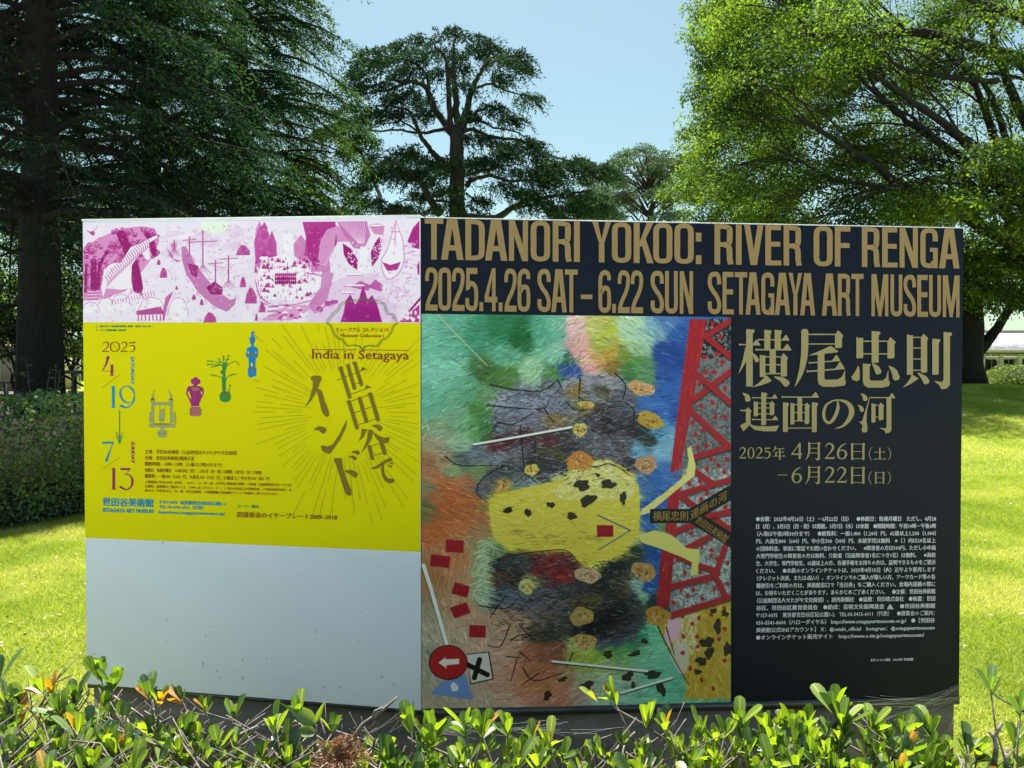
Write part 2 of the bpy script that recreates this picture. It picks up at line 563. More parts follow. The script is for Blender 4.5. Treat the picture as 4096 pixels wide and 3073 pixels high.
def sheet(pl, corners, name, mat, parent, h, nu=1, nv=1, uv=False):
    tl, tr, br, bl = [np.array(c, float) for c in corners]
    u = np.linspace(0, 1, nu + 1); v = np.linspace(0, 1, nv + 1)
    P = []
    for b in v:
        for a in u:
            P.append((tl * (1 - a) + tr * a) * (1 - b) + (bl * (1 - a) + br * a) * b)
    W = pl.pt(np.array(P), h)
    Q = [[j*(nu+1)+i, (j+1)*(nu+1)+i, (j+1)*(nu+1)+i+1, j*(nu+1)+i+1] for j in range(nv) for i in range(nu)]
    me = quick_mesh(name, W, Q)
    if uv:
        l = me.uv_layers.new(name='UVMap')
        co = np.array([(i / nu, 1 - j / nv) for j in range(nv + 1) for i in range(nu + 1)])
        li = np.zeros(len(me.loops), dtype=np.int32); me.loops.foreach_get('vertex_index', li)
        l.data.foreach_set('uv', co[li].astype(np.float32).ravel())
    return link(name, me, mat, parent)

# ------------------------------------------------------------------ generic pictures printed on the posters
class Raster:
    def __init__(s, w, h, x0, y0, x1, y1, base=(255, 255, 255)):
        s.w, s.h = w, h
        s.x0, s.y0, s.x1, s.y1 = x0, y0, x1, y1
        s.A = np.ones((h, w, 3)) * np.array(base, float)
    def m(s, P):
        P = np.asarray(P, float).reshape(-1, 2)
        return np.stack([(P[:, 0] - s.x0) / (s.x1 - s.x0) * s.w, (P[:, 1] - s.y0) / (s.y1 - s.y0) * s.h], -1)
    def sc(s, v):
        return v / (s.x1 - s.x0) * s.w
    def _win(s, a, b, c, d):
        a = max(0, int(a)); b = max(0, int(b)); c = min(s.w, int(c) + 2); d = min(s.h, int(d) + 2)
        if a >= c or b >= d: return None
        yy, xx = np.mgrid[b:d, a:c]
        return a, b, c, d, xx + 0.5, yy + 0.5
    def _mix(s, win, k, col):
        a, b, c, d = win[:4]
        k = np.clip(k, 0, 1)[..., None]
        s.A[b:d, a:c] = s.A[b:d, a:c] * (1 - k) + np.array(col, float) * k
    def seg(s, p, q, w, col, al=1.0, w2=None, rough=0.0):
        """thick line, raster units"""
        w2 = w if w2 is None else w2
        m_ = max(w, w2) + 2
        win = s._win(min(p[0], q[0]) - m_, min(p[1], q[1]) - m_, max(p[0], q[0]) + m_, max(p[1], q[1]) + m_)
        if win is None: return
        xx, yy = win[4], win[5]
        d = np.array(q, float) - np.array(p, float); L = d @ d + 1e-9
        t = np.clip(((xx - p[0]) * d[0] + (yy - p[1]) * d[1]) / L, 0, 1)
        dist = np.hypot(xx - p[0] - t * d[0], yy - p[1] - t * d[1])
        ww = (w + (w2 - w) * t) / 2
        if rough:
            ww = ww * (1 + rough * (rg.random(dist.shape) - 0.5))
        s._mix(win, (ww - dist + 0.5) * al if al == 1 else np.clip(ww - dist + 0.5, 0, 1) * al, col)
    def line(s, pts, w, col, al=1.0, rough=0.0, w2=None):
        P = s.m(pts); w = s.sc(w); w2 = w if w2 is None else s.sc(w2); n = len(P) - 1
        for i in range(n):
            s.seg(P[i], P[i+1], w + (w2 - w) * i / n, col, al, w + (w2 - w) * (i + 1) / n, rough)
    def curve(s, pts, w, col, al=1.0, w2=None, rough=0.0):
        P, _ = crom(np.asarray(pts, float), np.ones(len(pts)), False, 5)
        s.line(P, w, col, al, rough, w2)
    def poly(s, pts, col, al=1.0, wob=0.0):
        P = s.m(pts)
        win = s._win(P[:, 0].min() - 1, P[:, 1].min() - 1, P[:, 0].max() + 1, P[:, 1].max() + 1)
        if win is None: return
        acc = 0
        for ox, oy in ((-.25, -.25), (.25, -.25), (-.25, .25), (.25, .25)):
            xx, yy = win[4] + ox, win[5] + oy
            if wob: xx = xx + wob * (rg.random(xx.shape) - .5); yy = yy + wob * (rg.random(xx.shape) - .5)
            ins = np.zeros(xx.shape, bool)
            for i in range(len(P)):
                a, b = P[i], P[(i + 1) % len(P)]
                if a[1] == b[1]: continue
                c_ = ((a[1] > yy) != (b[1] > yy)) & (xx < (b[0] - a[0]) * (yy - a[1]) / (b[1] - a[1]) + a[0])
                ins ^= c_
            acc = acc + ins * 0.25
        s._mix(win, acc * al, col)
    def blob(s, c, rx, ry, col, al=1.0, rot=0.0, wob=0.12, seed=None):
        n = 22; r0 = random.Random(seed if seed is not None else int(c[0] * 7 + c[1] * 13))
        ph = [r0.random() * 6.3 for _ in range(3)]
        pts = []
        for i in range(n):
            a = i * 2 * math.pi / n
            k = 1 + wob * (math.sin(2 * a + ph[0]) + math.sin(3 * a + ph[1]) * .7 + math.sin(5 * a + ph[2]) * .6)
            x, y = rx * k * math.cos(a), ry * k * math.sin(a)
            pts.append((c[0] + x * math.cos(rot) - y * math.sin(rot), c[1] + x * math.sin(rot) + y * math.cos(rot)))
        s.poly(pts, col, al)
    def image(s, name):
        A = np.clip(s.A, 0, 255)
        L = np.clip(lin(A) / SHADE, 0.004, 0.86)
        # stored as sRGB picture data
        G = np.where(L <= 0.0031308, L * 12.92, 1.055 * np.power(L, 1 / 2.4) - 0.055)
        im = bpy.data.images.new(name, s.w, s.h)
        px = np.ones((s.h, s.w, 4), dtype=np.float32)
        px[..., :3] = G[::-1]
        im.pixels.foreach_set(px.ravel())
        im.update(); im.pack()
        m, nt, bs = new_mat(name)
        t = nt.nodes.new('ShaderNodeTexImage'); t.image = im; t.interpolation = 'Linear'; t.extension = 'EXTEND'
        nt.links.new(t.outputs[0], bs.inputs['Base Color'])
        bs.inputs['Roughness'].default_value = 0.4
        bs.inputs['Specular IOR Level'].default_value = 0.14
        return m

def hx(h):
    return tuple(int(h[k:k+2], 16) for k in (0, 2, 4))

# --- free abstract painting in the colours of the poster's picture
PX0, PY0, PX1, PY1 = 1685, 1255, 2925, 2836
art = Raster(744, 948, PX0, PY0, PX1, PY1)
def z4(x, y): return (1660 + .5877 * x, 1240 + .5877 * y)
def z5(x, y): return (1660 + .5877 * x, 2000 + .5877 * y)
ctl = []
for l, f in ((
 "60,60,6ab39c 250,90,5aa88c 400,150,3d8f6e 560,120,2a7a50 700,170,1c6538 850,150,4f9f82 950,100,63ae94 950,300,7cbfa6 600,300,57a585 200,250,63b096 200,400,70bca2 100,650,5fab8f 350,520,5aa383 480,430,3f6b35 600,440,4c7a38 780,420,8fbf98 450,560,5d8f5e 300,720,6aa583 150,800,7d9f7c 420,680,47803f 460,800,38753a 380,800,5c9a64 300,900,86b08e 1080,100,dfb0b2 1090,190,d8a4a6 1100,280,dc9aa0 1170,370,dfa2a4 1130,330,c9a48a 1200,100,b8bd66 1280,150,b4ba3e 1250,230,9fae45 1320,280,b49a3a 1230,330,c9a05a 1450,120,a5cda6 1530,170,9cc9b0 1500,250,93bc90 1400,300,7c8f3a 1330,380,8a6a2c 1500,340,4f8a45 1430,400,3f7a45 1560,420,5b9060 1640,120,6f9fb8 1700,80,4a7ab8 1780,150,2858a6 1690,260,1f4690 1760,300,1d4596 1680,420,2553a8 1740,520,2a5cb4 1560,620,3468b2 1650,660,2f64b6 1770,700,2852a2 1720,850,64a0c4 1650,800,4c8ec0 1680,960,72aacc 1500,940,62a0c8 1560,860,2a3830 1480,800,2f3436 1600,1120,2f62b0 1680,1080,3a6eb8 1540,1180,3d6fb2 "
 "1000,390,1f4d96 1060,400,2450a0 1010,330,2f6b4a 930,420,4b8a46 900,500,5a6370 900,560,76829a 1040,470,8d929f 1080,520,8a7236 1160,470,858da0 1280,460,9097a4 1360,490,868c98 1250,530,5b5a40 1180,580,767d8e 1400,560,5b6070 700,570,6d7888 600,610,8793a8 760,620,7f8ca4 900,640,717c92 1000,680,5f6878 900,740,7a6a40 980,730,8f7a3a 640,700,6a7484 560,780,5c6672 700,740,747d8c 820,740,68707e 1150,640,7a7a3a 1250,690,35353b 1350,660,4b4e58 1430,620,555b66 1200,740,4a4e58 1300,790,2b2b30 1400,760,3f424a 1100,820,5a5f6a 1250,870,656c7a 1400,840,4e525c 1000,850,3d3c40 880,880,5d2c33 600,900,5a2228 720,860,4f3238 540,920,63282e 400,980,5f7484 550,980,6f7b8a 680,960,5d6674 300,1010,4a5f62 850,960,4d4f3a 950,960,4a4a30 1050,930,35363a 900,1040,343a40 800,1000,2e3238 1120,930,4c4f58 1300,960,5c6270 1420,930,50545e 1430,1050,33353c 1350,1010,6a6f7a 600,1080,3f4a48 700,1100,4f5a60 850,1130,3f4448 950,1180,65736e 1000,1080,2e3032 500,1150,4d5560 450,1220,505a68 700,1190,5f7478 800,1180,8fa8a8 650,1240,6b8a4c "
 "120,920,9a8f72 80,1020,9a6a48 180,1020,a08a68 100,1120,b0714a 250,1080,7f9a6a 200,1180,b5683c 330,1180,b56a40 120,1260,a5643a 250,1290,b8602f 380,1300,ad5c30 60,1200,7a7f58 60,1340,5f6a42 420,1090,6f8a5c 450,1340,8a6a40 "
 "580,1190,c9a030 540,1300,cfc233 700,1280,d6ca30 850,1250,d6cc48 800,1340,d8ce34 950,1160,cfd68c 1050,1080,cfd492 1150,1080,d2d69a 1300,1100,cdd08e 1000,1200,dedda2 1200,1220,e0dca8 1350,1180,cfc67a 1420,1130,cfd07c 1450,1240,cfcc70 1100,1320,d8cf52 1300,1330,d6cc3c 1430,1340,d4cc50", z4), (
 "100,80,84683c 200,80,b0602e 350,60,ad6034 430,100,a86a44 150,180,b2622f 300,180,b86a3a 80,260,b5663a 420,220,a07a52 60,380,a2764e 180,340,b9784c 300,400,bb7a50 380,300,aa8862 250,500,b88058 120,520,a8744c 330,560,bb8a64 250,700,b88a66 150,700,a3825e 350,760,bd9472 100,760,96907a 100,900,a8a08c 60,1050,8f9484 250,880,b09c84 70,1200,9a9c8e 100,1380,a59a86 430,300,8fa878 450,400,93ab82 440,500,a0bb92 420,600,93ad80 470,660,8fb096 500,350,6a8a5c 560,330,84a070 "
 "560,80,d3c72c 700,60,cfc23a 700,180,d6cb28 850,120,d3c72a 1000,120,cfc22c 1150,80,d4ca34 1350,60,d0c640 900,230,c9ba30 1100,240,cdbf2e 1300,200,cfc23c 1420,180,cbbf44 1420,280,cfc84a 700,270,c2b032 620,300,cfc52e 800,330,cfc636 1100,350,d8d460 1200,390,d6cf50 1300,340,d4cc44 1480,260,b7c06c "
 "620,390,3a4444 560,440,32383c 700,420,4c5056 800,380,5a3236 680,500,2e3236 560,520,5c3f2c 600,600,4a5a66 520,680,56687c 700,640,5d6f7c 640,560,3f2f2a 760,560,9fae6a 820,470,7f2a30 930,460,83262c 980,520,a02a30 900,560,5e3438 1040,400,6a3238 860,620,5a626c 1000,620,4c4e54 1130,620,383b42 1250,580,2b2c30 1350,480,2a2e2c 1380,560,4a4d3a 1400,620,52502e 1200,660,57502e 1100,680,4e4a2c 850,690,5a5c68 950,730,64646f 780,740,6a626c 1320,680,2c2e34 1450,660,3c4248 1380,740,1c1f26 1300,800,14161c 1420,820,20242c 1250,850,101318 1100,880,20252a 1150,860,12161c 950,820,4f504c 850,790,6a605a 900,900,39402e 800,900,544c3c 1000,860,40463a 1300,910,20242c 1420,900,2c3340 1350,970,3c4a62 1270,990,44546c 1480,880,3a3f48 1460,960,3f5660 "
 "1560,330,205090 1500,340,2a4030 1620,400,1c4a9a 1600,440,2c5ea8 1560,600,2058b0 1620,580,1e50a0 1500,590,94b8a4 1540,660,7aa890 1600,700,1f3c40 1480,700,3a4a40 1560,60,2258ac 1640,60,2a5eb4 1600,150,2c60b0 1680,180,5c8a5c "
 "700,850,b08a72 550,800,b38c72 550,900,b8947c 650,960,b9947c 420,850,ae8f74 460,1000,b89c88 600,1060,bb9880 750,1050,9a6448 850,1060,8c5a42 950,1030,7c4c3c 800,1130,a86a4c 900,1170,a4664a 750,1200,ac7454 650,1150,b88266 580,1250,bb927c 720,1300,b87c5c 850,1270,b4714c 950,1290,b87a5a 650,1380,bc9a8a 850,1370,b88068 1000,1370,b8735c 1080,1330,a88a80 1000,1200,9c7a60 450,1150,b89a86 350,1300,a89a88 450,1380,b3a090 200,1400,a49a88 "
 "1080,1000,a8b870 1080,1080,9aa83c 1200,1080,8fb03a 1300,1040,6fa244 1150,1150,8aa858 1400,1040,5c9c58 1450,1000,3c8a58 1540,930,2c7f5c 1600,920,63b896 1500,1080,66ae84 1600,1060,72c0a0 1700,1100,64b89c 1400,1140,78ac70 1300,1150,94b074 1560,1180,6cb89c 1700,1220,5cb098 1450,1240,84a890 1300,1230,9ab89c 1150,1220,9cae84 1200,1300,92a89c 1350,1330,8cbcae 1500,1330,72bba4 1650,1330,62b89a 1780,1300,58ae90 1780,1370,62b89c 1250,1380,9cc0b0 1100,1390,a89a90", z5)):
    for t in l.split():
        x, y, c = t.split(',')
        ctl.append(f(float(x), float(y)) + hx(c))
ctl = np.array(ctl)
C2 = art.m(ctl[:, :2]); CC = ctl[:, 2:]
def field(P):
    out = np.zeros((len(P), 3))
    for k in range(0, len(P), 4000):
        d = ((P[k:k+4000, None, :] - C2[None]) ** 2).sum(-1) + 6.0
        w = d ** -3.6
        out[k:k+4000] = (w @ CC) / w.sum(1)[:, None]
    return out
gy_, gx_ = np.mgrid[0:art.h:4, 0:art.w:4]
base = field(np.stack([gx_.ravel(), gy_.ravel()], -1).astype(float)).reshape(gx_.shape + (3,))
art.A = np.repeat(np.repeat(base, 4, 0), 4, 1)[:art.h, :art.w]
n = 16000
P = np.stack([rg.random(n) * art.w, rg.random(n) * art.h], -1)
Cc = field(P + rg.normal(0, 1, P.shape) * [20, 7])
ang = np.sin(P[:, 0] / 70) * 0.25 + np.cos(P[:, 1] / 90) * 0.3 + rg.normal(0, 0.24, n)
ang = np.where((P[:, 0] < 400) & (P[:, 1] < 300), ang - .5 + rg.normal(0, .3, n), ang)
ang = np.where((P[:, 0] < 170) & (P[:, 1] > 560), ang + 1.2, ang)
Ln = rg.uniform(6, 34, n)
for i in range(n):
    c = Cc[i] * (1 + rg.normal(0, 0.17)) + rg.normal(0, 10, 3) + (34 if rg.random() < 0.10 else 0)
    d = np.array([math.cos(ang[i]), math.sin(ang[i])]) * Ln[i] / 2
    art.seg(P[i] - d, P[i] + d, rg.uniform(1.0, 4.6), c, 0.5, 0.8)
RED = hx('a3202a')
def restroke(P, cols, n, ang0, sp=.35, w=(1, 3.4), L=(5, 20), al=.75, fld=False):
    """brush strokes kept to the inside of an outline"""
    Q = art.m(P); lo, hi = Q.min(0), Q.max(0); k = 0
    while k < n:
        p = lo + rg.random(2) * (hi - lo); ins = False
        for i in range(len(Q)):
            a, b = Q[i], Q[(i + 1) % len(Q)]
            if (a[1] > p[1]) != (b[1] > p[1]) and p[0] < (b[0] - a[0]) * (p[1] - a[1]) / (b[1] - a[1]) + a[0]: ins = not ins
        k += 1
        if not ins: continue
        c = np.array(hx(rnd.choice(cols))) * rnd.uniform(.88, 1.1)
        if fld and rnd.random() < .6: c = field(p[None])[0] * rnd.uniform(.7, 1.3)
        t = ang0 + rnd.gauss(0, sp); l = rnd.uniform(*L); d = np.array([math.cos(t), math.sin(t)]) * l / 2
        art.seg(p - d, p + d, rnd.uniform(*w), c, al, .6)
mass1 = [z4(*p) for p in ((480,640),(600,545),(860,530),(960,462),(1110,435),(1370,412),(1430,490),(1430,600),(1480,640),(1490,830),(1470,1000),(1440,1120),(1330,1040),(1080,1010),(960,1140),(1000,1180),(800,1240),(620,1230),(440,1285),(405,1210),(590,1060),(330,1050),(240,1010),(330,960),(480,950),(520,780))]
restroke(mass1, ['7e8798', '6a7384', '3b3d45', '24252a', '99a3b2', '50545e', '59402c', '5c2428'], 3400, 0.05, .3, fld=True)
mass2 = [z5(*p) for p in ((500,430),(620,370),(860,345),(1020,345),(1100,440),(1330,400),(1460,430),(1500,740),(1520,850),(1490,940),(1300,990),(1060,1000),(830,930),(700,850),(500,730))]
restroke(mass2, ['3a3f48', '23252b', '4c5562', '14161b', '5b6572', '44402a', '501c20', '2b3038'], 2600, 0.1, .35, fld=True)
ylo = [z4(490,1290), z4(600,1235), z4(1000,1140), z4(1070,1030), z4(1300,1010), z4(1420,1070), z4(1510,1190), z4(1520,1378), z5(1510,230), z5(1440,290), z5(1400,370), z5(1250,428), z5(1120,435), z5(1035,350), z5(860,345), z5(600,310), z5(520,250), z5(492,60)]
art.poly(ylo, hx('cfc440'), 1, 2.5)
restroke(ylo, ['d6cb2c', 'cabd2a', 'd9d060', 'c4b23a', 'd2c94c'], 2600, 0.02, .3, L=(6, 30), al=.6)
restroke([z4(1000,1150), z4(1070,1040), z4(1300,1020), z4(1440,1100), z4(1500,1200), z4(1450,1290), z4(1000,1280), z4(900,1220)], ['dfdda8', 'd4d690', 'e4e2bc', 'cfd282', 'c8c070'], 1300, .1, .5, al=.7)
for x0, y0, L_ in ((620,225,560),(650,290,420),(700,250,300),(1080,258,160),(600,210,120)):
    for i in range(26):
        q = art.m([z5(x0 + rnd.uniform(0, L_), y0 + rnd.gauss(0, 8))])[0]
        art.seg(q, q + [rnd.uniform(4, 16), rnd.uniform(-1, 1)], rnd.uniform(.8, 2), hx(rnd.choice(['8a7a30', 'a08c38', '6f6030'])), .5)
# checked grey field at the right with dots and bars
grey = [z4(1985, 42), z4(2150, 42), z5(2150, 680), z5(1740, 800), z5(1720, 730), z5(1760, 240), z4(1800, 1110), z4(1880, 650)]
art.poly(grey, hx('74797c'))
for i in range(3200):
    y = rnd.uniform(0, 1); x = rnd.uniform(0, 1)
    px, py = 2690 + x * 235, 1262 + y * 1180
    left = np.interp(py, [1265, 1620, 1890, 2140, 2430], [2826, 2765, 2718, 2696, 2684])
    if px < left: continue
    t = (py - 1262) / 1180
    if t < 0.13: b = rnd.choice(['14161a', '1c1d22', '2a2c30'])
    elif t < 0.52: b = rnd.choice(['505356', '5c6064', '686c70', '45484b', '767b7e'])
    else: b = rnd.choice(['98a8ae', 'a4b2b7', '7f8c92', '59656c', '8b9ba2', 'b4bfc3'])
    q = art.m([(px, py)])[0]; a = rnd.uniform(0, 3.1); L = rnd.uniform(4, 12)
    art.seg(q - [math.cos(a) * L / 2, math.sin(a) * L / 2], q + [math.cos(a) * L / 2, math.sin(a) * L / 2], rnd.uniform(1.5, 5), hx(b), 0.9)
# ochre field bottom right
och = [z5(1740, 805), z5(2150, 690), z5(2150, 1385), z5(1830, 1385), z5(1850, 1280), z5(1640, 880)]
art.poly(och, hx('b19a2c'))
for i in range(900):
    px, py = rnd.uniform(2640, 2925), rnd.uniform(2410, 2815)
    lx = np.interp(py, [2410, 2520, 2760, 2815], [2830, 2640, 2745, 2735]) if py > 2480 else np.interp(py, [2410, 2480], [2900, 2690])
    if px < lx: continue
    b = rnd.choice(['b59c2a', 'a88f26', 'c0a93e', 'b8a64c', '9c8424', 'c9b458'])
    if py < 2620 and px < 2790: b = rnd.choice(['c6c0a0', 'd2cbb0', 'b8b08c', 'c4b8b4'])
    q = art.m([(px, py)])[0]; a = rnd.gauss(1.3, .5); L = rnd.uniform(5, 20)
    art.seg(q - [math.cos(a) * L / 2, math.sin(a) * L / 2], q + [math.cos(a) * L / 2, math.sin(a) * L / 2], rnd.uniform(2, 5), hx(b), 0.7)
art.blob(z5(1745, 900), 34, 50, hx('cda3c4'), 0.95, 0.2)
art.blob(z5(1800, 1090), 40, 60, hx('b9babb'), 0.8, -0.3)
for a, b in (((1985,150),(2150,50)),((1965,150),(2150,300)),((1890,600),(2150,400)),((1925,430),(2150,620)),((1880,680),(2150,930)),((1880,1000),(2150,920)),((1900,1090),(2030,1180)),((1800,1250),(2150,1150)),((1800,1260),(1960,1378))):
    p, q = z4(*a), z4(*b)
    art.line([(p[0], p[1] + 7), (q[0], q[1] + 7)], 24, hx('22181a'), 0.6, 0.5)
    art.line([p, q], 23, RED, 1.0, 0.35)
for a, b in (((1990,90),(2150,210)),((1990,110),(2150,80)),((1750,220),(1900,165)),((1850,330),(2010,250)),((1750,360),(1880,430)),((1940,455),(2060,500)),((2120,300),(2050,500)),((1730,600),(2040,525)),((2040,520),(2110,660)),((1740,795),(2150,675))):
    p, q = z5(*a), z5(*b)
    art.line([(p[0], p[1] + 7), (q[0], q[1] + 7)], 24, hx('22181a'), 0.6, 0.5)
    art.line([p, q], 23, RED, 1.0, 0.35)
for x, y in ((2025,70),(2080,165),(2055,280),(1970,305),(2095,340),(1978,408),(2035,405),(1935,488),(2112,518),(2025,618),(1942,640),(2045,715),(2112,718),(1885,755),(1960,808),(1905,840),(2055,868),(1920,930),(1980,915),(2015,1005),(2125,1010),(1985,1078),(2065,1052),(2105,1100),(1860,1178),(1935,1162),(1985,1245),(1945,1285)):
    art.blob(z4(x, y), 9, 10, hx('a81e28'))
for x, y in ((2115,50),(1875,228),(1948,325),(2018,345),(2012,385),(2055,410),(1785,415),(1830,503),(1938,500),(2130,440),(1978,565),(1805,623),(1890,622),(2038,615),(2130,582),(1850,665),(1950,683),(1750,710),(1812,803),(1928,820),(1882,858),(2014,797),(2108,757),(2110,897),(1915,948),(2070,968),(1920,1018),(1820,945),(1815,1060),(1868,1170),(2108,1120),(1947,1252),(2028,1313)):
    art.blob(z5(x, y), 8, 10, hx('a32a28'))
# plain red bands
art.poly([z4(1868, 42), z4(1987, 42), z4(1880, 650), z4(1800, 1075), z4(1728, 1105), z4(1790, 620)], RED)
art.poly([z4(1722, 1200), z4(1806, 1170), z5(1765, 245), z5(1692, 215)], RED)
art.poly([z5(1668, 338), z5(1756, 350), z5(1722, 735), z5(1632, 745)], hx('9a1c28'))
for i in range(260):
    y = rnd.uniform(1262, 2430); cx = np.interp(y, [1265, 1620, 1890, 2140, 2430], [2792, 2736, 2698, 2676, 2640])
    q = art.m([(cx + rnd.uniform(-30, 30), y)])[0]
    if not (1895 < y < 1940 or 2146 < y < 2196):
        art.seg(q, q + [rnd.uniform(-2, 2), rnd.uniform(6, 16)], rnd.uniform(1.5, 3), hx(rnd.choice(['b83038', '8f1820', 'a82430', 'c04a48'])), 0.5)
# loose dark drawing lines over the grey masses
for l in ("480,640 700,660 860,660 900,600", "500,500 640,530 800,545 870,530 960,465", "860,650 900,720 930,760", "520,800 560,760 650,770 790,690", "700,780 720,1000 740,1150", "800,880 795,1060", "1010,610 1080,670 1200,650", "1110,450 1100,590", "960,470 990,540", "1180,800 1260,830 1460,780", "1060,1000 1200,1060 1320,1040 1450,1120", "200,990 300,1050 560,1050", "600,1050 460,1130 410,1220 440,1280", "1350,420 1420,500 1400,600", "1420,620 1480,680 1460,830"):
    pts = [z4(*map(float, p.split(','))) for p in l.split()]
    art.curve(pts, 6, hx('15161a'), 0.85, 3, 0.6)
for l in ("490,430 620,380 860,345 1020,345 1100,440", "430,720 600,740 680,680", "600,660 500,800", "640,960 720,920 860,940", "700,860 800,970", "630,860 570,1000 480,990", "680,1100 640,1240", "720,1150 800,1240 990,1190", "830,1190 710,1270", "1060,1050 1020,1150", "1640,870 1700,1000 1780,1150 1860,1290", "1700,880 1760,1080", "1230,900 1330,950 1480,930", "860,650 1000,680 1050,600", "610,1070 700,1080", "700,1040 780,1110"):
    pts = [z5(*map(float, p.split(','))) for p in l.split()]
    art.curve(pts, 6, hx('2e1c1a'), 0.8, 3, 0.6)
for i in range(620):
    px, py = z4(rnd.uniform(500, 1480), rnd.uniform(520, 1180))
    q = art.m([(px, py)])[0]; a = rnd.gauss(0, .5); L = rnd.uniform(5, 18)
    art.seg(q, q + [math.cos(a) * L, math.sin(a) * L], rnd.uniform(.8, 2.6), hx(rnd.choice(['1a1b20', '2c2e35', 'a8b2c2', '8f9ab0', '16181c'])), 0.6)
for i in range(620):
    px, py = z5(rnd.uniform(500, 1500), rnd.uniform(400, 960))
    q = art.m([(px, py)])[0]; a = rnd.gauss(0.1, .5); L = rnd.uniform(5, 18)
    art.seg(q, q + [math.cos(a) * L, math.sin(a) * L], rnd.uniform(.8, 2.6), hx(rnd.choice(['14151a', '24262e', '7b8798', '5c6470', '101216'])), 0.6)
for i in range(60):
    t = i / 60
    x, y = 520 - 60 * math.sin(t * 3) + rnd.uniform(-50, 50), 280 + t * 430
    art.curve([z5(x - 55, y + 5), z5(x - 20, y - 8), z5(x + 30, y + 10)], 5, hx(rnd.choice(['b8cba8', 'a3bd94', 'c4d2ba'])), 0.7, 2)
for i in range(700):
    px, py = rnd.uniform(1700, 2640), rnd.uniform(1265, 2820)
    q = art.m([(px, py)])[0]; base_c = art.A[min(art.h - 1, int(q[1])), min(art.w - 1, int(q[0]))]
    a = rnd.gauss(.05, .35); L = rnd.uniform(6, 30); k = rnd.choice([.5, .65, 1.25, 1.4])
    art.seg(q, q + [math.cos(a) * L, math.sin(a) * L], rnd.uniform(.7, 2.2), np.clip(base_c * k, 10, 235), .7, .4)
# warm oval daubs, dark smudges, pale rods, plain coloured plates
for f, L_ in ((z4, ((1530,520,60,34,'c99a62'), (1590,740,62,38,'b8982c'), (1560,1045,56,38,'bb8a64'), (1105,1020,62,42,'c9822e'), (1150,635,36,18,'c3bd48'), (1108,805,30,34,'c8c056'), (778,1080,30,28,'cdc64a'), (583,1190,26,22,'c9a23c'))),
              (z5, ((1160,515,58,36,'c4a684'), (1545,490,62,40,'b58a48'), (1120,800,56,42,'a8924a'), (1640,800,66,40,'b2862c'), (1140,975,60,34,'b39a50'), (745,590,38,32,'c0c878')))):
    for x, y, rx, ry, c in L_:
        p = f(x, y)
        art.blob(p, rx * .86, ry * .9, hx(c), .92, .2, .1)
        for i in range(70):
            q = art.m([(p[0] + rnd.gauss(0, rx * .38), p[1] + rnd.gauss(0, ry * .38))])[0]; a = rnd.uniform(0, 3.1)
            art.seg(q, q + [math.cos(a) * rnd.uniform(2, 6), math.sin(a) * 4], rnd.uniform(1.2, 2.6), np.array(hx(rnd.choice([c, c, 'd9cf9a', 'a34a26', '8a4424', 'd8b45c', 'e0cf94', '5a2a1c']))) * rnd.uniform(.8, 1.1), 0.75)
yel = [(2560, 2035), (2625, 1990), (2690, 1940), (2740, 1895), (2752, 1835), (2745, 1790), (2762, 1780), (2780, 1860), (2776, 1900), (2700, 1960), (2590, 2050), (2550, 2062)]
art.poly(yel, hx('cfcf78'))
art.poly([z5(1510, 240), z5(1620, 205), z5(1740, 240), z5(1840, 330), z5(1935, 345), z5(1930, 420), z5(1915, 520), z5(1870, 525), z5(1880, 430), z5(1800, 390), z5(1650, 330), z5(1530, 290)], hx('c9c868'))
for i in range(80):
    t = rnd.random(); q = art.m([(2570 + 180 * t + rnd.uniform(-8, 8), 2045 - 150 * t + rnd.uniform(-10, 10))])[0]
    art.seg(q, q + [8, -6], 2, hx(rnd.choice(['dedc90', 'bcbc60', 'd6d480'])), 0.6)
for f, L_ in ((z4, ((1120,1185,34,20),(1300,1180,30,18),(1228,1117,8,9),(1160,1290,30,24),(1402,1275,14,24),(908,1320,16,12),(620,1355,20,9),(745,1365,10,8))),
              (z5, ((620,65,20,10),(755,85,11,16),(1050,105,22,13),(1300,1065,20,14),(1485,1062,22,12),(990,1235,20,8),(1155,1280,28,16),(1435,1220,26,16),(1610,1210,34,16),(888,1345,15,20),(1475,1285,10,14),(1668,1312,18,26),(1985,990,26,24),(2000,1065,18,24),(2060,880,14,34),(1945,1120,22,18),(2110,790,14,14),(2130,1040,16,30),(2030,770,12,12),(1920,1195,14,12),(1550,975,12,12)))):
    for x, y, a, b in L_:
        p = f(x, y)
        art.blob(p, a, b, hx('25221d'), 0.88, -0.2, 0.2)
        for i in range(8):
            q = art.m([(p[0] + rnd.gauss(0, a * .6), p[1] + rnd.gauss(0, b * .6))])[0]
            art.seg(q, q + [rnd.uniform(-5, 5), rnd.uniform(-2, 2)], 1.5, hx(rnd.choice(['1a1712', '5a5240'])), 0.6)
def rod(a, b, w=13):
    art.line([(a[0], a[1] + 4), (b[0], b[1] + 4)], w + 3, hx('23201e'), 0.7)
    art.line([a, b], w, hx('d5dcdb'))
rod(z4(390, 908), z4(1050, 788), 9)
rod(z5(55, 440), z5(105, 600), 15); rod(z5(105, 600), z5(215, 1000), 15)
rod(z5(920, 1108), z5(1570, 1185), 9); rod(z5(1390, 1335), z5(1740, 1235), 9)
art.line([z5(1230, 100), z5(1450, 205)], 5, hx('3a4f94')); art.line([z5(1450, 205), z5(1235, 338)], 4, hx('3a4f94'))
art.line([z4(150, 30), z4(290, 180), z4(480, 370)], 5, hx('a9b88c'), 0.8)
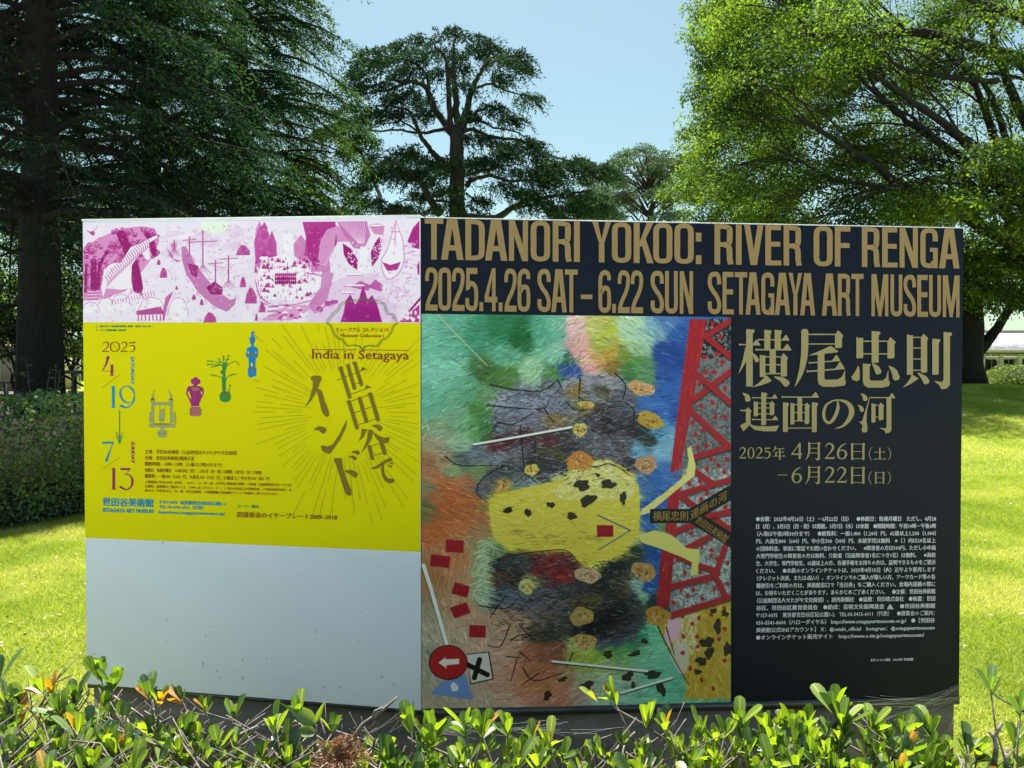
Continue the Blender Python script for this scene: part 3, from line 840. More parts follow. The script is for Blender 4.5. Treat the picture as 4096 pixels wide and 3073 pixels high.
for x, y, a, b, r_ in ((262,310,35,25,.05),(165,412,38,24,.12),(303,610,32,24,.28),(300,750,34,24,-.35),(415,895,32,25,.05),(1277,208,33,24,0)):
    p = z5(x, y); ca, sa = math.cos(r_), math.sin(r_)
    art.poly([(p[0] + u * a * ca - v * b * sa, p[1] + u * a * sa + v * b * ca) for u, v in ((-1,-1),(1,-.95),(1.03,1),(-.97,1))], hx('9a1626'), 1, 1.5)
    for i in range(14):
        q = art.m([(p[0] + rnd.gauss(0, a * .45), p[1] + rnd.gauss(0, b * .4))])[0]
        art.seg(q, q + [rnd.uniform(-4, 4), rnd.uniform(-3, 3)], 1.8, hx(rnd.choice(['b02a36', '861020'])), 0.6)
art.poly([z5(345,1050), z5(495,1035), z5(525,1228), z5(370,1262)], hx('23201e'))
art.poly([z5(345,1056), z5(488,1042), z5(515,1222), z5(375,1252)], hx('c3c6c4'))
art.line([z5(430,1090), z5(395,1215)], 20, hx('161616')); art.line([z5(350,1125), z5(482,1195)], 20, hx('161616'))
art.poly([z5(330,1185), z5(390,1368), z5(100,1322), z5(180,1240)], hx('5f88cc'))
art.blob(z5(262,1278), 16, 17, hx('c9d3df'))
art.blob(z5(220,1108), 77, 71, hx('2c1516'), 1, 0, 0.01); art.blob(z5(220,1108), 73, 67, hx('a81a20'), 1, 0, 0.01)
art.poly([z5(155,1108), z5(205,1068), z5(200,1085), z5(293,1082), z5(293,1118), z5(205,1128), z5(212,1150)], hx('cfd0cc'))
g_l = art.A.mean(-1, keepdims=True)
art.A = g_l + (art.A - g_l) * .86
art.A = (art.A - 118) * 1.10 + 122 + rg.normal(0, 4, art.A.shape)
M['painting'] = art.image('abstract_painting_print')

# --- generic magenta wash landscape
MX0, MY0, MX1, MY1 = 331, 872, 1684, 1292
mu = Raster(900, 280, MX0, MY0, MX1, MY1, hx('e3dbec'))
def z1(x, y): return (300 + .642 * x, 840 + .642 * y)
MG, MD, PK, WH = hx('b0348c'), hx('8c1268'), hx('cf86bf'), hx('efe6f3')
def wash(n, boxes, cols, al=.2):
    for i in range(n):
        x0, y0, x1, y1 = rnd.choice(boxes)
        mu.blob(z1(rnd.uniform(x0, x1), rnd.uniform(y0, y1)), rnd.uniform(12, 50), rnd.uniform(6, 22), rnd.choice(cols), al, 0, .2, i)
wash(90, [(50, 60, 2150, 690)], [hx('dccde6'), WH, hx('dfd2e8')], .35)
wash(46, [(560, 70, 1160, 300), (600, 500, 1100, 690), (1150, 520, 1700, 690), (1700, 400, 2150, 690)], [hx('cfa2cf'), hx('d4acd4')], .25)
mu.poly([z1(*p) for p in ((50,210),(150,150),(300,90),(430,75),(520,90),(550,170),(520,260),(430,380),(330,500),(170,560),(50,560))], PK, .9)
for i in range(130):
    x = rnd.uniform(60, 530); y = rnd.uniform(95, 330) if x > 250 else rnd.uniform(180, 480)
    if y > 560 - x * .55 and x > 160: continue
    p = z1(x, y); r = rnd.uniform(8, 18)
    mu.blob(p, r, r * .9, rnd.choice([MG, hx('bd559f'), hx('a82e86')]), .8, 0, .15, i)
    mu.curve([(p[0] - r * .6, p[1]), (p[0], p[1] - r * .6), (p[0] + r * .6, p[1])], 2, WH, .7)
for l, w in (("300,130 350,250 390,360 410,480", 36), ("470,130 500,190 520,260", 20), ("118,300 120,480", 24), ("210,240 160,330 150,480", 12), ("70,330 64,500", 10)):
    mu.curve([z1(*map(float, p.split(','))) for p in l.split()], w, hx('952072'), .95, w * 1.2)
# pale striped hill
mu.poly([z1(*p) for p in ((185,360),(230,320),(300,310),(360,215),(430,185),(500,150),(535,135),(540,150),(480,190),(490,290),(470,300),(430,250),(370,330),(365,480),(300,490),(200,480),(180,540),(170,480))], WH, .95)
for i in range(22):
    t = i / 21; x = 205 + 270 * t; y = 440 - 250 * t ** .9
    mu.curve([z1(x - 12, y - 38), z1(x + 10, y - 5), z1(x + 4, y + 30)], 3.2, hx('b868ac'), .9)
for i in range(8):
    mu.line([z1(80, 492 + i * 10), z1(150, 490 + i * 10)], 3, WH if i % 2 else MG, .8)
# boats with masts
def boat(pts, inner):
    mu.poly([z1(*p) for p in pts], hx('c07ab4')); mu.poly([z1(*p) for p in inner], hx('9c2478'), .9)
boat(((690,215),(720,210),(760,300),(850,420),(920,500),(1000,560),(1040,545),(1030,590),(980,635),(900,600),(800,510),(720,390),(695,300)), ((730,320),(800,340),(790,420),(750,390)))
mu.poly([z1(*p) for p in ((850,480),(900,440),(955,480),(950,525),(880,522))], MD, .95)
boat(((595,215),(640,290),(690,305),(660,315),(620,280)), ((600,225),(640,285),(625,275)))
mu.poly([z1(*p) for p in ((620,195),(665,195),(655,235),(630,235))], PK)
for x, y0, y1, w in ((828, 90, 340, 120), (742, 150, 270, 55), (908, 305, 470, 60), (990, 275, 440, 75), (645, 170, 235, 15)):
    mu.line([z1(x, y0), z1(x, y1)], 5, hx('a84a90'))
    mu.line([z1(x - w * .75, y0 + 95 if w > 80 else y0 + 22), z1(x + w * .75, y0 + 88 if w > 80 else y0 + 16)], 4, hx('b05a9a'))
    for k in range(-4, 5):
        mu.line([z1(x, y0 + 15), z1(x + k * w / 5, y0 + 92 if w > 80 else y0 + 20)], 1.2, hx('c58abc'), .8)
    for k in range(7):
        mu.line([z1(x, y1 - 10), z1(x + (k - 3) * 14, y1 + 40)], 2.4, hx('b465a4'), .8)
for i in range(70):
    p = z1(rnd.uniform(720, 1030), rnd.uniform(330, 600))
    mu.line([p, (p[0] + rnd.uniform(3, 12), p[1] + rnd.uniform(2, 8))], 2.2, rnd.choice([WH, MG, PK]), .7)
# rocks
for x, y, w, h in ((575,380,25,34),(544,312,13,18),(1080,445,20,34),(1130,530,38,52),(1200,605,21,34),(1160,365,8,20),(1165,670,9,22),(872,672,42,36),(770,540,13,18),(820,572,13,20),(1080,238,44,34),(660,480,9,12),(432,515,8,12)):
    mu.poly([z1(x - w, y + h), z1(x - w * .7, y - h * .1), z1(x - w * .2, y - h), z1(x + w * .4, y - h * .8), z1(x + w, y + h * .2), z1(x + w, y + h)], hx('b5509c'))
    mu.line([z1(x - w * .1, y - h * .7), z1(x + w * .3, y + h * .7)], 5, hx('9a2c7c'), .6)
mu.blob(z1(905, 80), 58, 30, hx('dfeede'), .9, 0, .02)
for i in range(60):
    p = z1(rnd.uniform(900, 1130), rnd.uniform(120, 480)); mu.line([p, (p[0] + rnd.uniform(5, 26), p[1] - rnd.uniform(0, 8))], 2.5, hx('cfa4d0'), .6)
# lower left: pale knolls and a colonnade
for x, y, rx, ry in ((200,600,60,60),(100,610,60,40),(300,570,70,50),(500,600,90,60),(670,620,70,80),(390,540,60,30)):
    mu.blob(z1(x, y), rx * .64, ry * .64, WH, .8); mu.curve([z1(x - rx, y + ry * .5), z1(x - rx * .5, y - ry * .8), z1(x + rx * .5, y - ry * .8), z1(x + rx, y + ry * .5)], 3, hx('c68cc2'), .9)
mu.poly([z1(*p) for p in ((590,540),(640,500),(600,600),(580,690),(560,690))], MG, .7)
for i in range(16): mu.line([z1(400 + i * 12, 655), z1(400 + i * 12, 690)], 4, MG if i % 2 else WH)
mu.poly([z1(*p) for p in ((400,630),(560,600),(580,650),(400,655))], hx('a02a80'), .8)
for i in range(16): mu.line([z1(240 + i * 18, 560 - i * 4), z1(248 + i * 18, 590 - i * 4)], 3, MG, .6)
# citadel
for x, y, w, h in ((1185,130,30,90),(1215,110,24,60),(1262,230,34,130),(1200,260,46,90),(1440,240,60,110),(1530,180,70,100),(1560,260,60,120),(1640,130,90,60)):
    mu.poly([z1(x - w, y + h), z1(x - w * .8, y - h * .3), z1(x, y - h * .9), z1(x + w * .8, y - h * .3), z1(x + w, y + h)], rnd.choice([hx('b0489a'), PK, hx('c678b4')]), .9)
mu.poly([z1(*p) for p in ((1150,180),(1190,75),(1215,130),(1240,120),(1250,150),(1280,300),(1160,330))], hx('b8489c'), .8)
mu.poly([z1(*p) for p in ((1450,60),(1650,60),(1660,200),(1580,330),(1520,350),(1480,280),(1470,150))], hx('a82c84'), .9)
mu.poly([z1(*p) for p in ((1540,330),(1560,180),(1600,110),(1660,90),(1640,250),(1590,350))], hx('d9a8d2'), .8)
mu.poly([z1(*p) for p in ((1170,430),(1200,300),(1330,270),(1330,130),(1390,130),(1400,280),(1480,330),(1480,470),(1560,400),(1550,520),(1480,560),(1230,560))], WH, .9)
for i in range(120):
    x, y = rnd.uniform(1165, 1550), rnd.uniform(280, 550); p = z1(x, y)
    if rnd.random() < .5: mu.line([p, (p[0], p[1] + rnd.uniform(8, 22))], rnd.uniform(2, 4), rnd.choice([MG, PK, hx('c98ac4')]), .85)
    else: mu.poly([(p[0] - 8, p[1] + 6), (p[0], p[1] - 8), (p[0] + 8, p[1] + 6)], rnd.choice([MG, MD, PK]), .9)
for x, y in ((1212,270),(1212,350),(1300,310),(1400,340),(1460,350),(1240,420),(1480,530),(1215,500),(1430,450)):
    mu.poly([z1(x - 18, y + 8), z1(x, y - 22), z1(x + 18, y + 8)], MG); mu.line([z1(x - 16, y + 22), z1(x + 16, y + 22)], 14, WH)
for j in range(3):
    for i in range(11): mu.blob(z1(1285 + i * 12, 400 + j * 25), 4, 8, MD if j else MG, .95, 0, .05)
for l in ("1190,570 1240,590 1400,590 1540,550", "1160,440 1190,540 1260,590", "1480,390 1540,400 1570,410"):
    mu.curve([z1(*map(float, p.split(','))) for p in l.split()], 5, hx('c070b0'), .9)
for i in range(7): mu.line([z1(1240, 590 + i * 14), z1(1300, 588 + i * 14)], 4, MG if i % 2 else WH)
mu.poly([z1(*p) for p in ((1190,690),(1350,600),(1470,590),(1500,620),(1380,690))], PK, .7)
for i in range(18):
    p = z1(rnd.uniform(1280, 1480), rnd.uniform(590, 680)); mu.poly([(p[0] - 12, p[1] + 5), (p[0], p[1] - 5), (p[0] + 12, p[1] + 5)], rnd.choice([MG, WH]), .9)
# three large leaf shapes with dots, upper right
mu.poly([z1(*p) for p in ((1660,60),(1840,60),(1860,150),(1820,240),(1760,230),(1700,140))], hx('c06cb0'), .9)
for i in range(12): mu.curve([z1(1670 + i * 14, 60), z1(1730 + i * 9, 130), z1(1790 + i * 3, 200)], 2, WH, .7)
for pts in (((1695,200),(1750,240),(1785,310),(1780,370),(1730,330),(1700,270)), ((1915,160),(1925,230),(1905,300),(1870,350),(1862,260),(1885,200))):
    mu.poly([z1(*p) for p in pts], hx('9a1c76'))
    cx = sum(p[0] for p in pts) / 6; cy = sum(p[1] for p in pts) / 6
    for i in range(26):
        p = z1(cx + rnd.gauss(0, 17), cy + rnd.gauss(0, 38)); mu.blob(p, 2.6, 2.8, WH, .95, 0, 0)
mu.poly([z1(*p) for p in ((1800,220),(1835,220),(1850,260),(1840,300),(1870,350),(1840,395),(1800,390),(1785,340),(1800,290))], WH, .95)
mu.poly([z1(*p) for p in ((1980,110),(2010,60),(2040,110),(2060,240),(2050,340),(1990,430),(1930,380),(1925,300),(1960,240))], WH, .8)
mu.curve([z1(*p) for p in ((2010,60),(1960,240),(1925,310),(1940,400),(1970,430),(2030,390),(2060,300),(2050,180),(2010,60))], 3, hx('c078b8'), .9)
mu.poly([z1(*p) for p in ((1930,320),(1980,340),(2040,320),(2020,370),(1960,378))], MG)
mu.line([z1(2008, 85), z1(2006, 200)], 4, PK); mu.line([z1(1980, 130), z1(2035, 130)], 4, PK)
mu.poly([z1(*p) for p in ((1850,85),(1900,75),(1920,80),(1945,95),(1935,150),(1880,140))], hx('c276b2'), .8)
mu.poly([z1(*p) for p in ((2150,60),(2110,110),(2080,190),(2110,230),(2150,240))], hx('a42280'), .95)
mu.poly([z1(*p) for p in ((2150,320),(2135,340),(2140,400),(2150,400))], hx('a42280'), .95)
# slope, peaks, scattered sticks
mu.poly([z1(*p) for p in ((1500,540),(1640,440),(1740,400),(1850,440),(1930,520),(2010,600),(2030,700),(1480,700))], hx('dcc2e2'), .8)
mu.poly([z1(*p) for p in ((1520,640),(1600,560),(1640,390),(1570,370),(1560,480),(1480,600))], hx('b858a2'), .6)
for x, y, w, h in ((1800,480,60,40),(1890,480,45,50)): mu.poly([z1(x - w, y), z1(x, y - h), z1(x + w, y - h * .3), z1(x + w * .8, y + h * .6)], hx('b2489a'), .85)
for x, y in ((1740,470),(1730,515),(1790,470),(1760,400),(1900,575),(1890,90)): mu.blob(z1(x, y), 26, 5, WH, .95); mu.line([z1(x - 38, y + 6), z1(x + 38, y + 6)], 2.5, MG, .8)
pk = [z1(*p) for p in ((1680,700),(1700,640),(1710,570),(1740,525),(1768,590),(1790,560),(1815,470),(1845,560),(1870,530),(1900,590),(1930,700))]
mu.poly(pk, hx('a2248a')); mu.poly([z1(*p) for p in ((1700,700),(1720,620),(1800,600),(1910,620),(1925,700))], hx('8f1478'), .6)
for i in range(90):
    p = z1(rnd.gauss(2010, 45), rnd.gauss(510, 35)); a = rnd.uniform(0, 3.1)
    mu.line([p, (p[0] + 14 * math.cos(a), p[1] + 14 * math.sin(a))], 2.2, rnd.choice([hx('c48ac6'), WH, PK]), .8)
for i in range(50):
    p = z1(rnd.gauss(2100, 28), rnd.uniform(200, 440)); mu.blob(p, rnd.uniform(4, 9), 4, rnd.choice([WH, PK, hx('d8b4dc')]), .7)
for x, y in ((1555,620),(1605,585),(1640,575)): mu.blob(z1(x, y), 14, 10, MG, .9); mu.line([z1(x - 30, y + 24), z1(x + 24, y - 12)], 4, hx('c06cb4'))
for i in range(9):
    mu.line([z1(2060 + i * 11, 680 - i * 14), z1(2068 + i * 11, 655 - i * 14)], 5, MD); mu.line([z1(2066 + i * 11, 684 - i * 14), z1(2072 + i * 11, 660 - i * 14)], 3, WH)
mu.poly([z1(*p) for p in ((2030,700),(2150,590),(2150,700))], hx('a8308a'), .9)
for i in range(14): mu.blob(z1(rnd.uniform(2060, 2145), rnd.uniform(640, 695)), 5, 8, WH, .9)
mu.poly([z1(*p) for p in ((68,95),(95,108),(120,100),(128,125),(112,135),(90,115))], hx('b94a9e'))
for i in range(480):
    x, y = rnd.uniform(60, 2140), rnd.uniform(70, 690); p = z1(x, y); q = mu.m([p])[0]
    if 0 <= q[0] < mu.w and 0 <= q[1] < mu.h:
        c = mu.A[int(q[1]), int(q[0])]; dark = c[1] < 120
        col = WH if dark else rnd.choice([hx('c070b4'), hx('b9559f'), PK, hx('cf9ad0')])
        a = rnd.uniform(0, 3.1); r = rnd.uniform(4, 13)
        mu.curve([p, (p[0] + r * math.cos(a), p[1] + r * math.sin(a)), (p[0] + r * 1.3 * math.cos(a + .9), p[1] + r * 1.3 * math.sin(a + .9))], rnd.uniform(1.1, 2.2), col, .3 if dark else .55)
mu.A = (mu.A - 150) * 1.08 + 156
mu.A += rg.normal(0, 3.5, mu.A.shape)
M['mural'] = mu.image('magenta_wash_print')

# ------------------------------------------------------------------ poster sheets
M['yellow'] = mat_print('yellow_poster', (222, 217, 5), 0.55, 0.02, 0.02)
M['gold'] = mat_print('gold_ink', (146, 126, 84), 0.45, 0.4, 0.02)
M['gold2'] = mat_print('pale_gold_ink', (156, 148, 104), 0.45, 0.4, 0.02)
M['goldt'] = mat_print('ribbon_gold_ink', (140, 116, 66), 0.45, 0.4, 0.02)
M['whiteink'] = mat_print('white_ink', (208, 216, 226), 0.45, 0.4, 0.02)
M['maroon'] = mat_print('maroon_ink', (136, 58, 34), 0.45)
M['plum'] = mat_print('plum_ink', (150, 42, 92), 0.45)
M['blueink'] = mat_print('blue_ink', (24, 146, 178), 0.45)
M['skyink'] = mat_print('sky_blue_ink', (28, 134, 196), 0.45)
M['greenink'] = mat_print('green_ink', (52, 142, 66), 0.45)
M['teal'] = mat_print('teal_ink', (38, 138, 92), 0.45)
M['olive'] = mat_print('olive_ink', (128, 112, 34), 0.45)
M['ray'] = mat_print('ray_ink', (184, 182, 14), 0.45)
M['frameink'] = mat_print('frame_ink', (96, 122, 50), 0.45)
M['magink'] = mat_print('magenta_ink', (158, 44, 120), 0.45)
M['rose'] = mat_print('rose_ink', (172, 104, 108), 0.45)
M['silver'] = mat_print('silver_ink', (158, 166, 112), 0.45)
M['silver2'] = mat_print('dark_silver_ink', (112, 108, 56), 0.45)
M['paper'] = mat_print('painting_paper_edge', (190, 198, 196), 0.45)
M['ribbon'] = mat_print('black_ribbon', (30, 36, 36), 0.4)

mural = sheet(PL, ((333, 893), (1682, 876), (1682, 1291.5), (333, 1290)), 'mural_print', M['mural'], sign, 0.0008, 1, 1, True)
mural['label'] = 'magenta and white printed landscape strip along the top of the left panel'
yel = sheet(PL, ((333, 1290.5), (1682, 1292), (1682, 2208), (341, 2151)), 'yellow_poster', M['yellow'], sign, 0.0008)
yel['label'] = 'lemon yellow printed poster on the left panel'
pnt = sheet(PR, ((1686, 1256), (2923, 1269), (2923, 2815), (1686, 2835)), 'painting_print', M['painting'], sign, 0.0008, 1, 1, True)
pnt['label'] = 'loosely brushed multicoloured picture on the right panel'

# ---------- headline letters, condensed bold, built stroke by stroke
a_, b_ = .15, .058
def glyph(ch):
    """('P', polygon) and ('S', path, closed) in a unit box, y down"""
    a, b = a_, b_
    rect = lambda x0, y0, x1, y1: ('P', [(x0, y0), (x1, y0), (x1, y1), (x0, y1)])
    t = .122
    ring = [(.5, b), (.76, b + .03), (1 - a, .2), (1 - a, .5), (1 - a, .8), (.76, 1 - b - .03), (.5, 1 - b), (.24, 1 - b - .03), (a, .8), (a, .5), (a, .2), (.24, b + .03)]
    g = {
     'T': [rect(0, 0, 1, t), rect(.35, t, .65, 1)],
     'I': [rect(0, 0, 1, 1)],
     'A': [('P', [(0, 1), (.29, 1), (.56, 0), (.27, 0)]), ('P', [(1, 1), (.71, 1), (.44, 0), (.72, 0)]), rect(.27, .64, .73, .77)],
     'D': [rect(0, 0, .3, 1), ('S', [(.25, b), (.5, b), (.77, b + .04), (1 - a, .22), (1 - a, .5), (1 - a, .78), (.77, 1 - b - .04), (.5, 1 - b), (.25, 1 - b)], False)],
     'N': [rect(0, 0, .27, 1), rect(.73, 0, 1, 1), ('P', [(0, 0), (.3, 0), (1, 1), (.7, 1)])],
     'O': [('S', ring, True)], '0': [('S', ring, True)],
     'R': [rect(0, 0, .3, 1), ('S', [(.25, b), (.5, b), (.76, b + .03), (.8, .17), (.8, .32), (.76, .46), (.55, .5), (.25, .505)], False), ('S', [(.55, .52), (.74, .56), (.79, .68), (.8, .86), (.86, .995)], False)],
     'Y': [('P', [(0, 0), (.3, 0), (.57, .58), (.43, .62)]), ('P', [(1, 0), (.7, 0), (.43, .58), (.57, .62)]), rect(.35, .55, .65, 1)],
     'K': [rect(0, 0, .3, 1), ('P', [(.66, 0), (1, 0), (.45, .55), (.28, .62), (.28, .5)]), ('P', [(.38, .5), (.6, .38), (1, 1), (.68, 1)])],
     'V': [('P', [(0, 0), (.3, 0), (.56, .8), (.52, 1), (.33, 1)]), ('P', [(1, 0), (.7, 0), (.44, .8), (.48, 1), (.67, 1)])],
     'E': [rect(0, 0, .36, 1), rect(.36, 0, .97, t), rect(.36, .41, .94, .41 + t), rect(.36, 1 - t, 1, 1)],
     'F': [rect(0, 0, .36, 1), rect(.36, 0, 1, t), rect(.36, .41, .95, .41 + t)],
     'G': [('S', [(1 - a, .33), (1 - a, .2), (.76, b + .03), (.5, b), (.24, b + .03), (a, .2), (a, .5), (a, .8), (.24, 1 - b - .03), (.48, 1 - b), (.68, .93), (.78, .83)], False), rect(.55, .49, 1, .49 + .1), rect(.73, .5, 1, 1)],
     'S': [('S', [(1 - a, .3), (1 - a - .01, .18), (.74, b + .02), (.5, b), (.25, b + .03), (a, .18), (a + .02, .32), (.4, .46), (.68, .58), (1 - a, .74), (1 - a - .02, .86), (.74, 1 - b - .02), (.5, 1 - b), (.25, 1 - b - .03), (a, .84), (a, .7)], False)],
     'U': [('S', [(a, 0), (a, .4), (a, .8), (.24, 1 - b - .03), (.5, 1 - b), (.76, 1 - b - .03), (1 - a, .8), (1 - a, .4), (1 - a, 0)], False)],
     'M': [rect(0, 0, .2, 1), rect(.8, 0, 1, 1), ('P', [(0, 0), (.3, 0), (.6, 1), (.42, 1)]), ('P', [(1, 0), (.7, 0), (.4, 1), (.58, 1)])],
     '2': [('S', [(a, .32), (a, .2), (.27, b + .02), (.5, b), (.74, b + .03), (1 - a, .18), (1 - a - .02, .34), (.66, .52), (.35, .72), (.2, .86), (.17, .97)], False), rect(.02, 1 - .14, 1, 1)],
     '5': [rect(.08, 0, .95, .14), ('P', [(.08, 0), (.36, 0), (.33, .5), (.05, .53)]), ('S', [(.2, .47), (.33, .38), (.52, .36), (.76, .42), (1 - a, .55), (1 - a, .76), (.76, 1 - b - .03), (.5, 1 - b), (.25, 1 - b - .03), (a, .84), (a, .7)], False)],
     '4': [rect(.58, 0, .86, 1), ('P', [(.58, 0), (.72, 0), (.30, .66), (.0, .72), (.0, .64)]), rect(0, .66, 1, .79)],
     '6': [('S', [(1 - a, .24), (.82, .12), (.66, b + .01), (.5, b), (.27, b + .04), (a, .22), (a, .5), (a, .8), (.25, 1 - b - .03), (.5, 1 - b), (.75, 1 - b - .03), (1 - a, .8), (1 - a, .6), (.78, .46), (.55, .42), (.35, .45), (.24, .54)], False)],
     '.': [rect(0, .79, 1, 1)], ':': [rect(0, .22, 1, .44), rect(0, .78, 1, 1)], '-': [rect(0, .58, 1, .685)],
    }
    return g[ch]

head = Ink(PR)
def put(ch, x0, x1, ytop, ybase, sx=None):
    w = x1 - x0
    yt = ytop((x0 + x1) / 2); h = ybase((x0 + x1) / 2) - yt
    sl = (ybase(x1) - ybase(x0)) / max(w, 1)
    def mp(P):
        P = np.asarray(P, float)
        x = x0 + P[:, 0] * w
        return np.stack([x, yt + P[:, 1] * h + (x - (x0 + x1) / 2) * sl], -1)
    stem = 22.5 if sx is None else sx
    head.f = mp
    for it in glyph(ch):
        if it[0] == 'P': head.poly(it[1])
        else: head.pen(it[1], 2 * a_ if w > stem * 2 else 1, 2 * b_, it[2])
    head.f = lambda P: P
zA = lambda x: 1680 + .4973 * x
zB = lambda x: 2760 + .4973 * x
t1 = lambda x: 873.5 + (x - 1737) * (913 - 873.5) / (3800 - 1737) + 2.5
b1 = lambda x: 1039 + (x - 1737) * (1074.5 - 1039) / (3800 - 1737)
t2 = lambda x: 1070 + (x - 1725) * (1102 - 1070) / (3800 - 1725)
b2 = lambda x: 1243 + (x - 1725) * (1269.5 - 1243) / (3800 - 1725)
for z, L_ in ((zA, "T38-187 A170-350 D365-520 A523-702 N715-868 O890-1045 R1067-1220 I1238-1285 Y1385-1535 O1543-1697 K1718-1877 O1875-2028 O2045-2200"),
              (zB, ":45-90 R195-348 I367-413 V433-588 E603-732 R750-898 O993-1145 F1163-1288 R1380-1527 E1543-1668 N1683-1830 G1850-1990 A2000-2165")):
    for t in L_.split():
        x0, x1 = map(float, t[1:].split('-')); put(t[0], z(x0), z(x1), t1, b1)
for z, L_ in ((zA, "242-142 0148-250 2258-358 5365-467 .478-508 4520-622 .633-663 2678-776 6785-886 S945-1050 A1055-1180 T1165-1268 -1293-1386 61435-1535 .1545-1575 21590-1687 21695-1793 S1855-1960 U1970-2072 N2088-2195"),
              (zB, "S142-248 E260-350 T358-458 A445-565 G572-675 A680-803 Y790-900 A883-1003 A1057-1180 R1187-1290 T1296-1393 M1457-1593 U1610-1705 S1716-1815 E1825-1912 U1920-2015 M2030-2165")):
    for t in L_.split():
        x0, x1 = t[1:].split('-'); put(t[0], z(float(x0)), z(float(x1)), t2, b2)
head.build('headline_lettering', M['gold'], rp)

# ---------- large brush-cut title characters
ti = Ink(PR, f=lambda P: np.asarray(P, float) * .4159 + [2920, 1290])
def Vs(g, x0, x1, y0, y1, flick=0):
    g.poly([(x0, y0), (x0 + (x1 - x0) * .5, y0 + 6), (x1, y0 + 4), (x1, y1 - 6), (x1 - 8, y1), (x0 + 3, y1 + 2), (x0, y1 - 6)])
    if flick: g.poly([(x0, y0 - 2), (x1 + flick * .6, y0 + 4), (x1 + flick, y0 + 16), (x1 + flick * .7, y0 + 28), (x1, y0 + 42), (x0 + 10, y0 + 40)])
def Hs(g, x0, x1, y, t=11, ser=60, dy=0):
    g.poly([(x0, y - t * .9), (x0 + 22, y - t * .45), (x1 - 10, y + dy - t / 2), (x1, y + dy + t * .4), (x1 - 10, y + dy + t / 2), (x0 + 22, y + t * .6), (x0 + 5, y + t)])
    if ser: g.poly([(x1 - ser * 1.35, y + dy * .7), (x1 - ser * .7, y + dy - ser * .88), (x1 - ser * .52, y + dy - ser * .84), (x1, y + dy), (x1, y + dy + t * .4)])
def hb(g, x0, x1, y, t=11): g.poly([(x0, y - t / 2), (x1, y - t / 2), (x1, y + t / 2), (x0, y + t / 2)])
def corner(g, x0, x1, y0, y1, k=40):
    g.poly([(x0, y0 + k * .55), (x0 + (x1 - x0) * .35, y0 - k * .45), (x0 + (x1 - x0) * .5, y0 - k * .45), (x1 + k * .3, y0 + k * .6), (x1, y0 + k * 1.1), (x1, y1 - 8), (x1 - 14, y1), (x0 + 6, y1 + 2), (x0, y1 - 6)])
# first row
Vs(ti, 154, 217, 66, 616, 20); Hs(ti, 83, 290, 213, 11, 58, 4)
ti.stroke([(186, 215), (165, 280), (132, 380), (82, 490)], [60, 55, 32, 3]); ti.stroke([(216, 298), (240, 332), (258, 368)], [6, 36, 46])
Vs(ti, 328, 386, 74, 262, 12); Vs(ti, 427, 486, 74, 262, 12); Hs(ti, 266, 570, 166, 11, 56, 4); Hs(ti, 242, 588, 262, 12, 64, 2)
ti.poly([(378, 262), (438, 262), (438, 490), (378, 490)]); Vs(ti, 284, 337, 312, 524); corner(ti, 486, 545, 318, 520)
for y in (332, 408, 493): hb(ti, 337, 486, y)
ti.poly([(345, 506), (400, 560), (372, 578), (300, 604), (205, 627), (270, 585), (318, 540)]); ti.stroke([(422, 522), (500, 553), (542, 590)], [6, 50, 70])
ti.stroke([(716, 84), (716, 240), (706, 360), (680, 480), (645, 570), (620, 618)], [68, 68, 62, 46, 22, 3]); ti.poly([(680, 78), (750, 112), (750, 130), (684, 130)])
hb(ti, 748, 1010, 116, 12); hb(ti, 748, 1010, 208, 11); corner(ti, 1007, 1074, 100, 245, 46)
ti.poly([(750, 318), (870, 270), (958, 228), (975, 230), (1038, 280), (1030, 288), (920, 300), (830, 312)])
ti.poly([(840, 300), (905, 300), (905, 538), (916, 552), (1035, 548), (1072, 522), (1105, 455), (1102, 545), (1112, 582), (1098, 607), (1000, 620), (890, 618), (850, 595), (840, 560)])
Hs(ti, 752, 1058, 388, 11, 62, -20); Hs(ti, 733, 1100, 470, 13, 72, -26)
Vs(ti, 1212, 1277, 145, 344); ti.poly([(1211, 140), (1285, 178), (1285, 186), (1212, 182)]); corner(ti, 1510, 1578, 165, 346, 42); hb(ti, 1277, 1512, 181); hb(ti, 1277, 1512, 303); Vs(ti, 1358, 1426, 86, 388, 18)
ti.stroke([(1232, 418), (1225, 470), (1205, 535)], [5, 40, 84]); ti.stroke([(1366, 398), (1405, 436), (1425, 480)], [8, 52, 62]); ti.stroke([(1525, 420), (1575, 470), (1598, 535)], [6, 56, 68])
ti.poly([(1275, 396), (1350, 403), (1352, 412), (1340, 424), (1340, 543), (1352, 560), (1465, 560), (1498, 532), (1520, 455), (1522, 550), (1538, 590), (1520, 614), (1460, 628), (1325, 628), (1288, 605), (1275, 570)])
Vs(ti, 1698, 1757, 118, 502); ti.poly([(1697, 112), (1765, 140), (1765, 150), (1700, 152)]); corner(ti, 1833, 1893, 130, 482, 40)
for y in (144, 247, 352, 460): hb(ti, 1757, 1834, y, 10)
ti.poly([(1742, 498), (1812, 538), (1780, 562), (1720, 600), (1657, 628), (1700, 582), (1735, 530)]); ti.stroke([(1802, 486), (1858, 530), (1886, 572)], [6, 50, 64])
Vs(ti, 1942, 2004, 158, 502, 16); Vs(ti, 2050, 2112, 95, 600, 22)
ti.poly([(2112, 560), (2112, 600), (2080, 636), (2030, 643), (2010, 605), (1960, 563), (2035, 573), (2050, 550)])
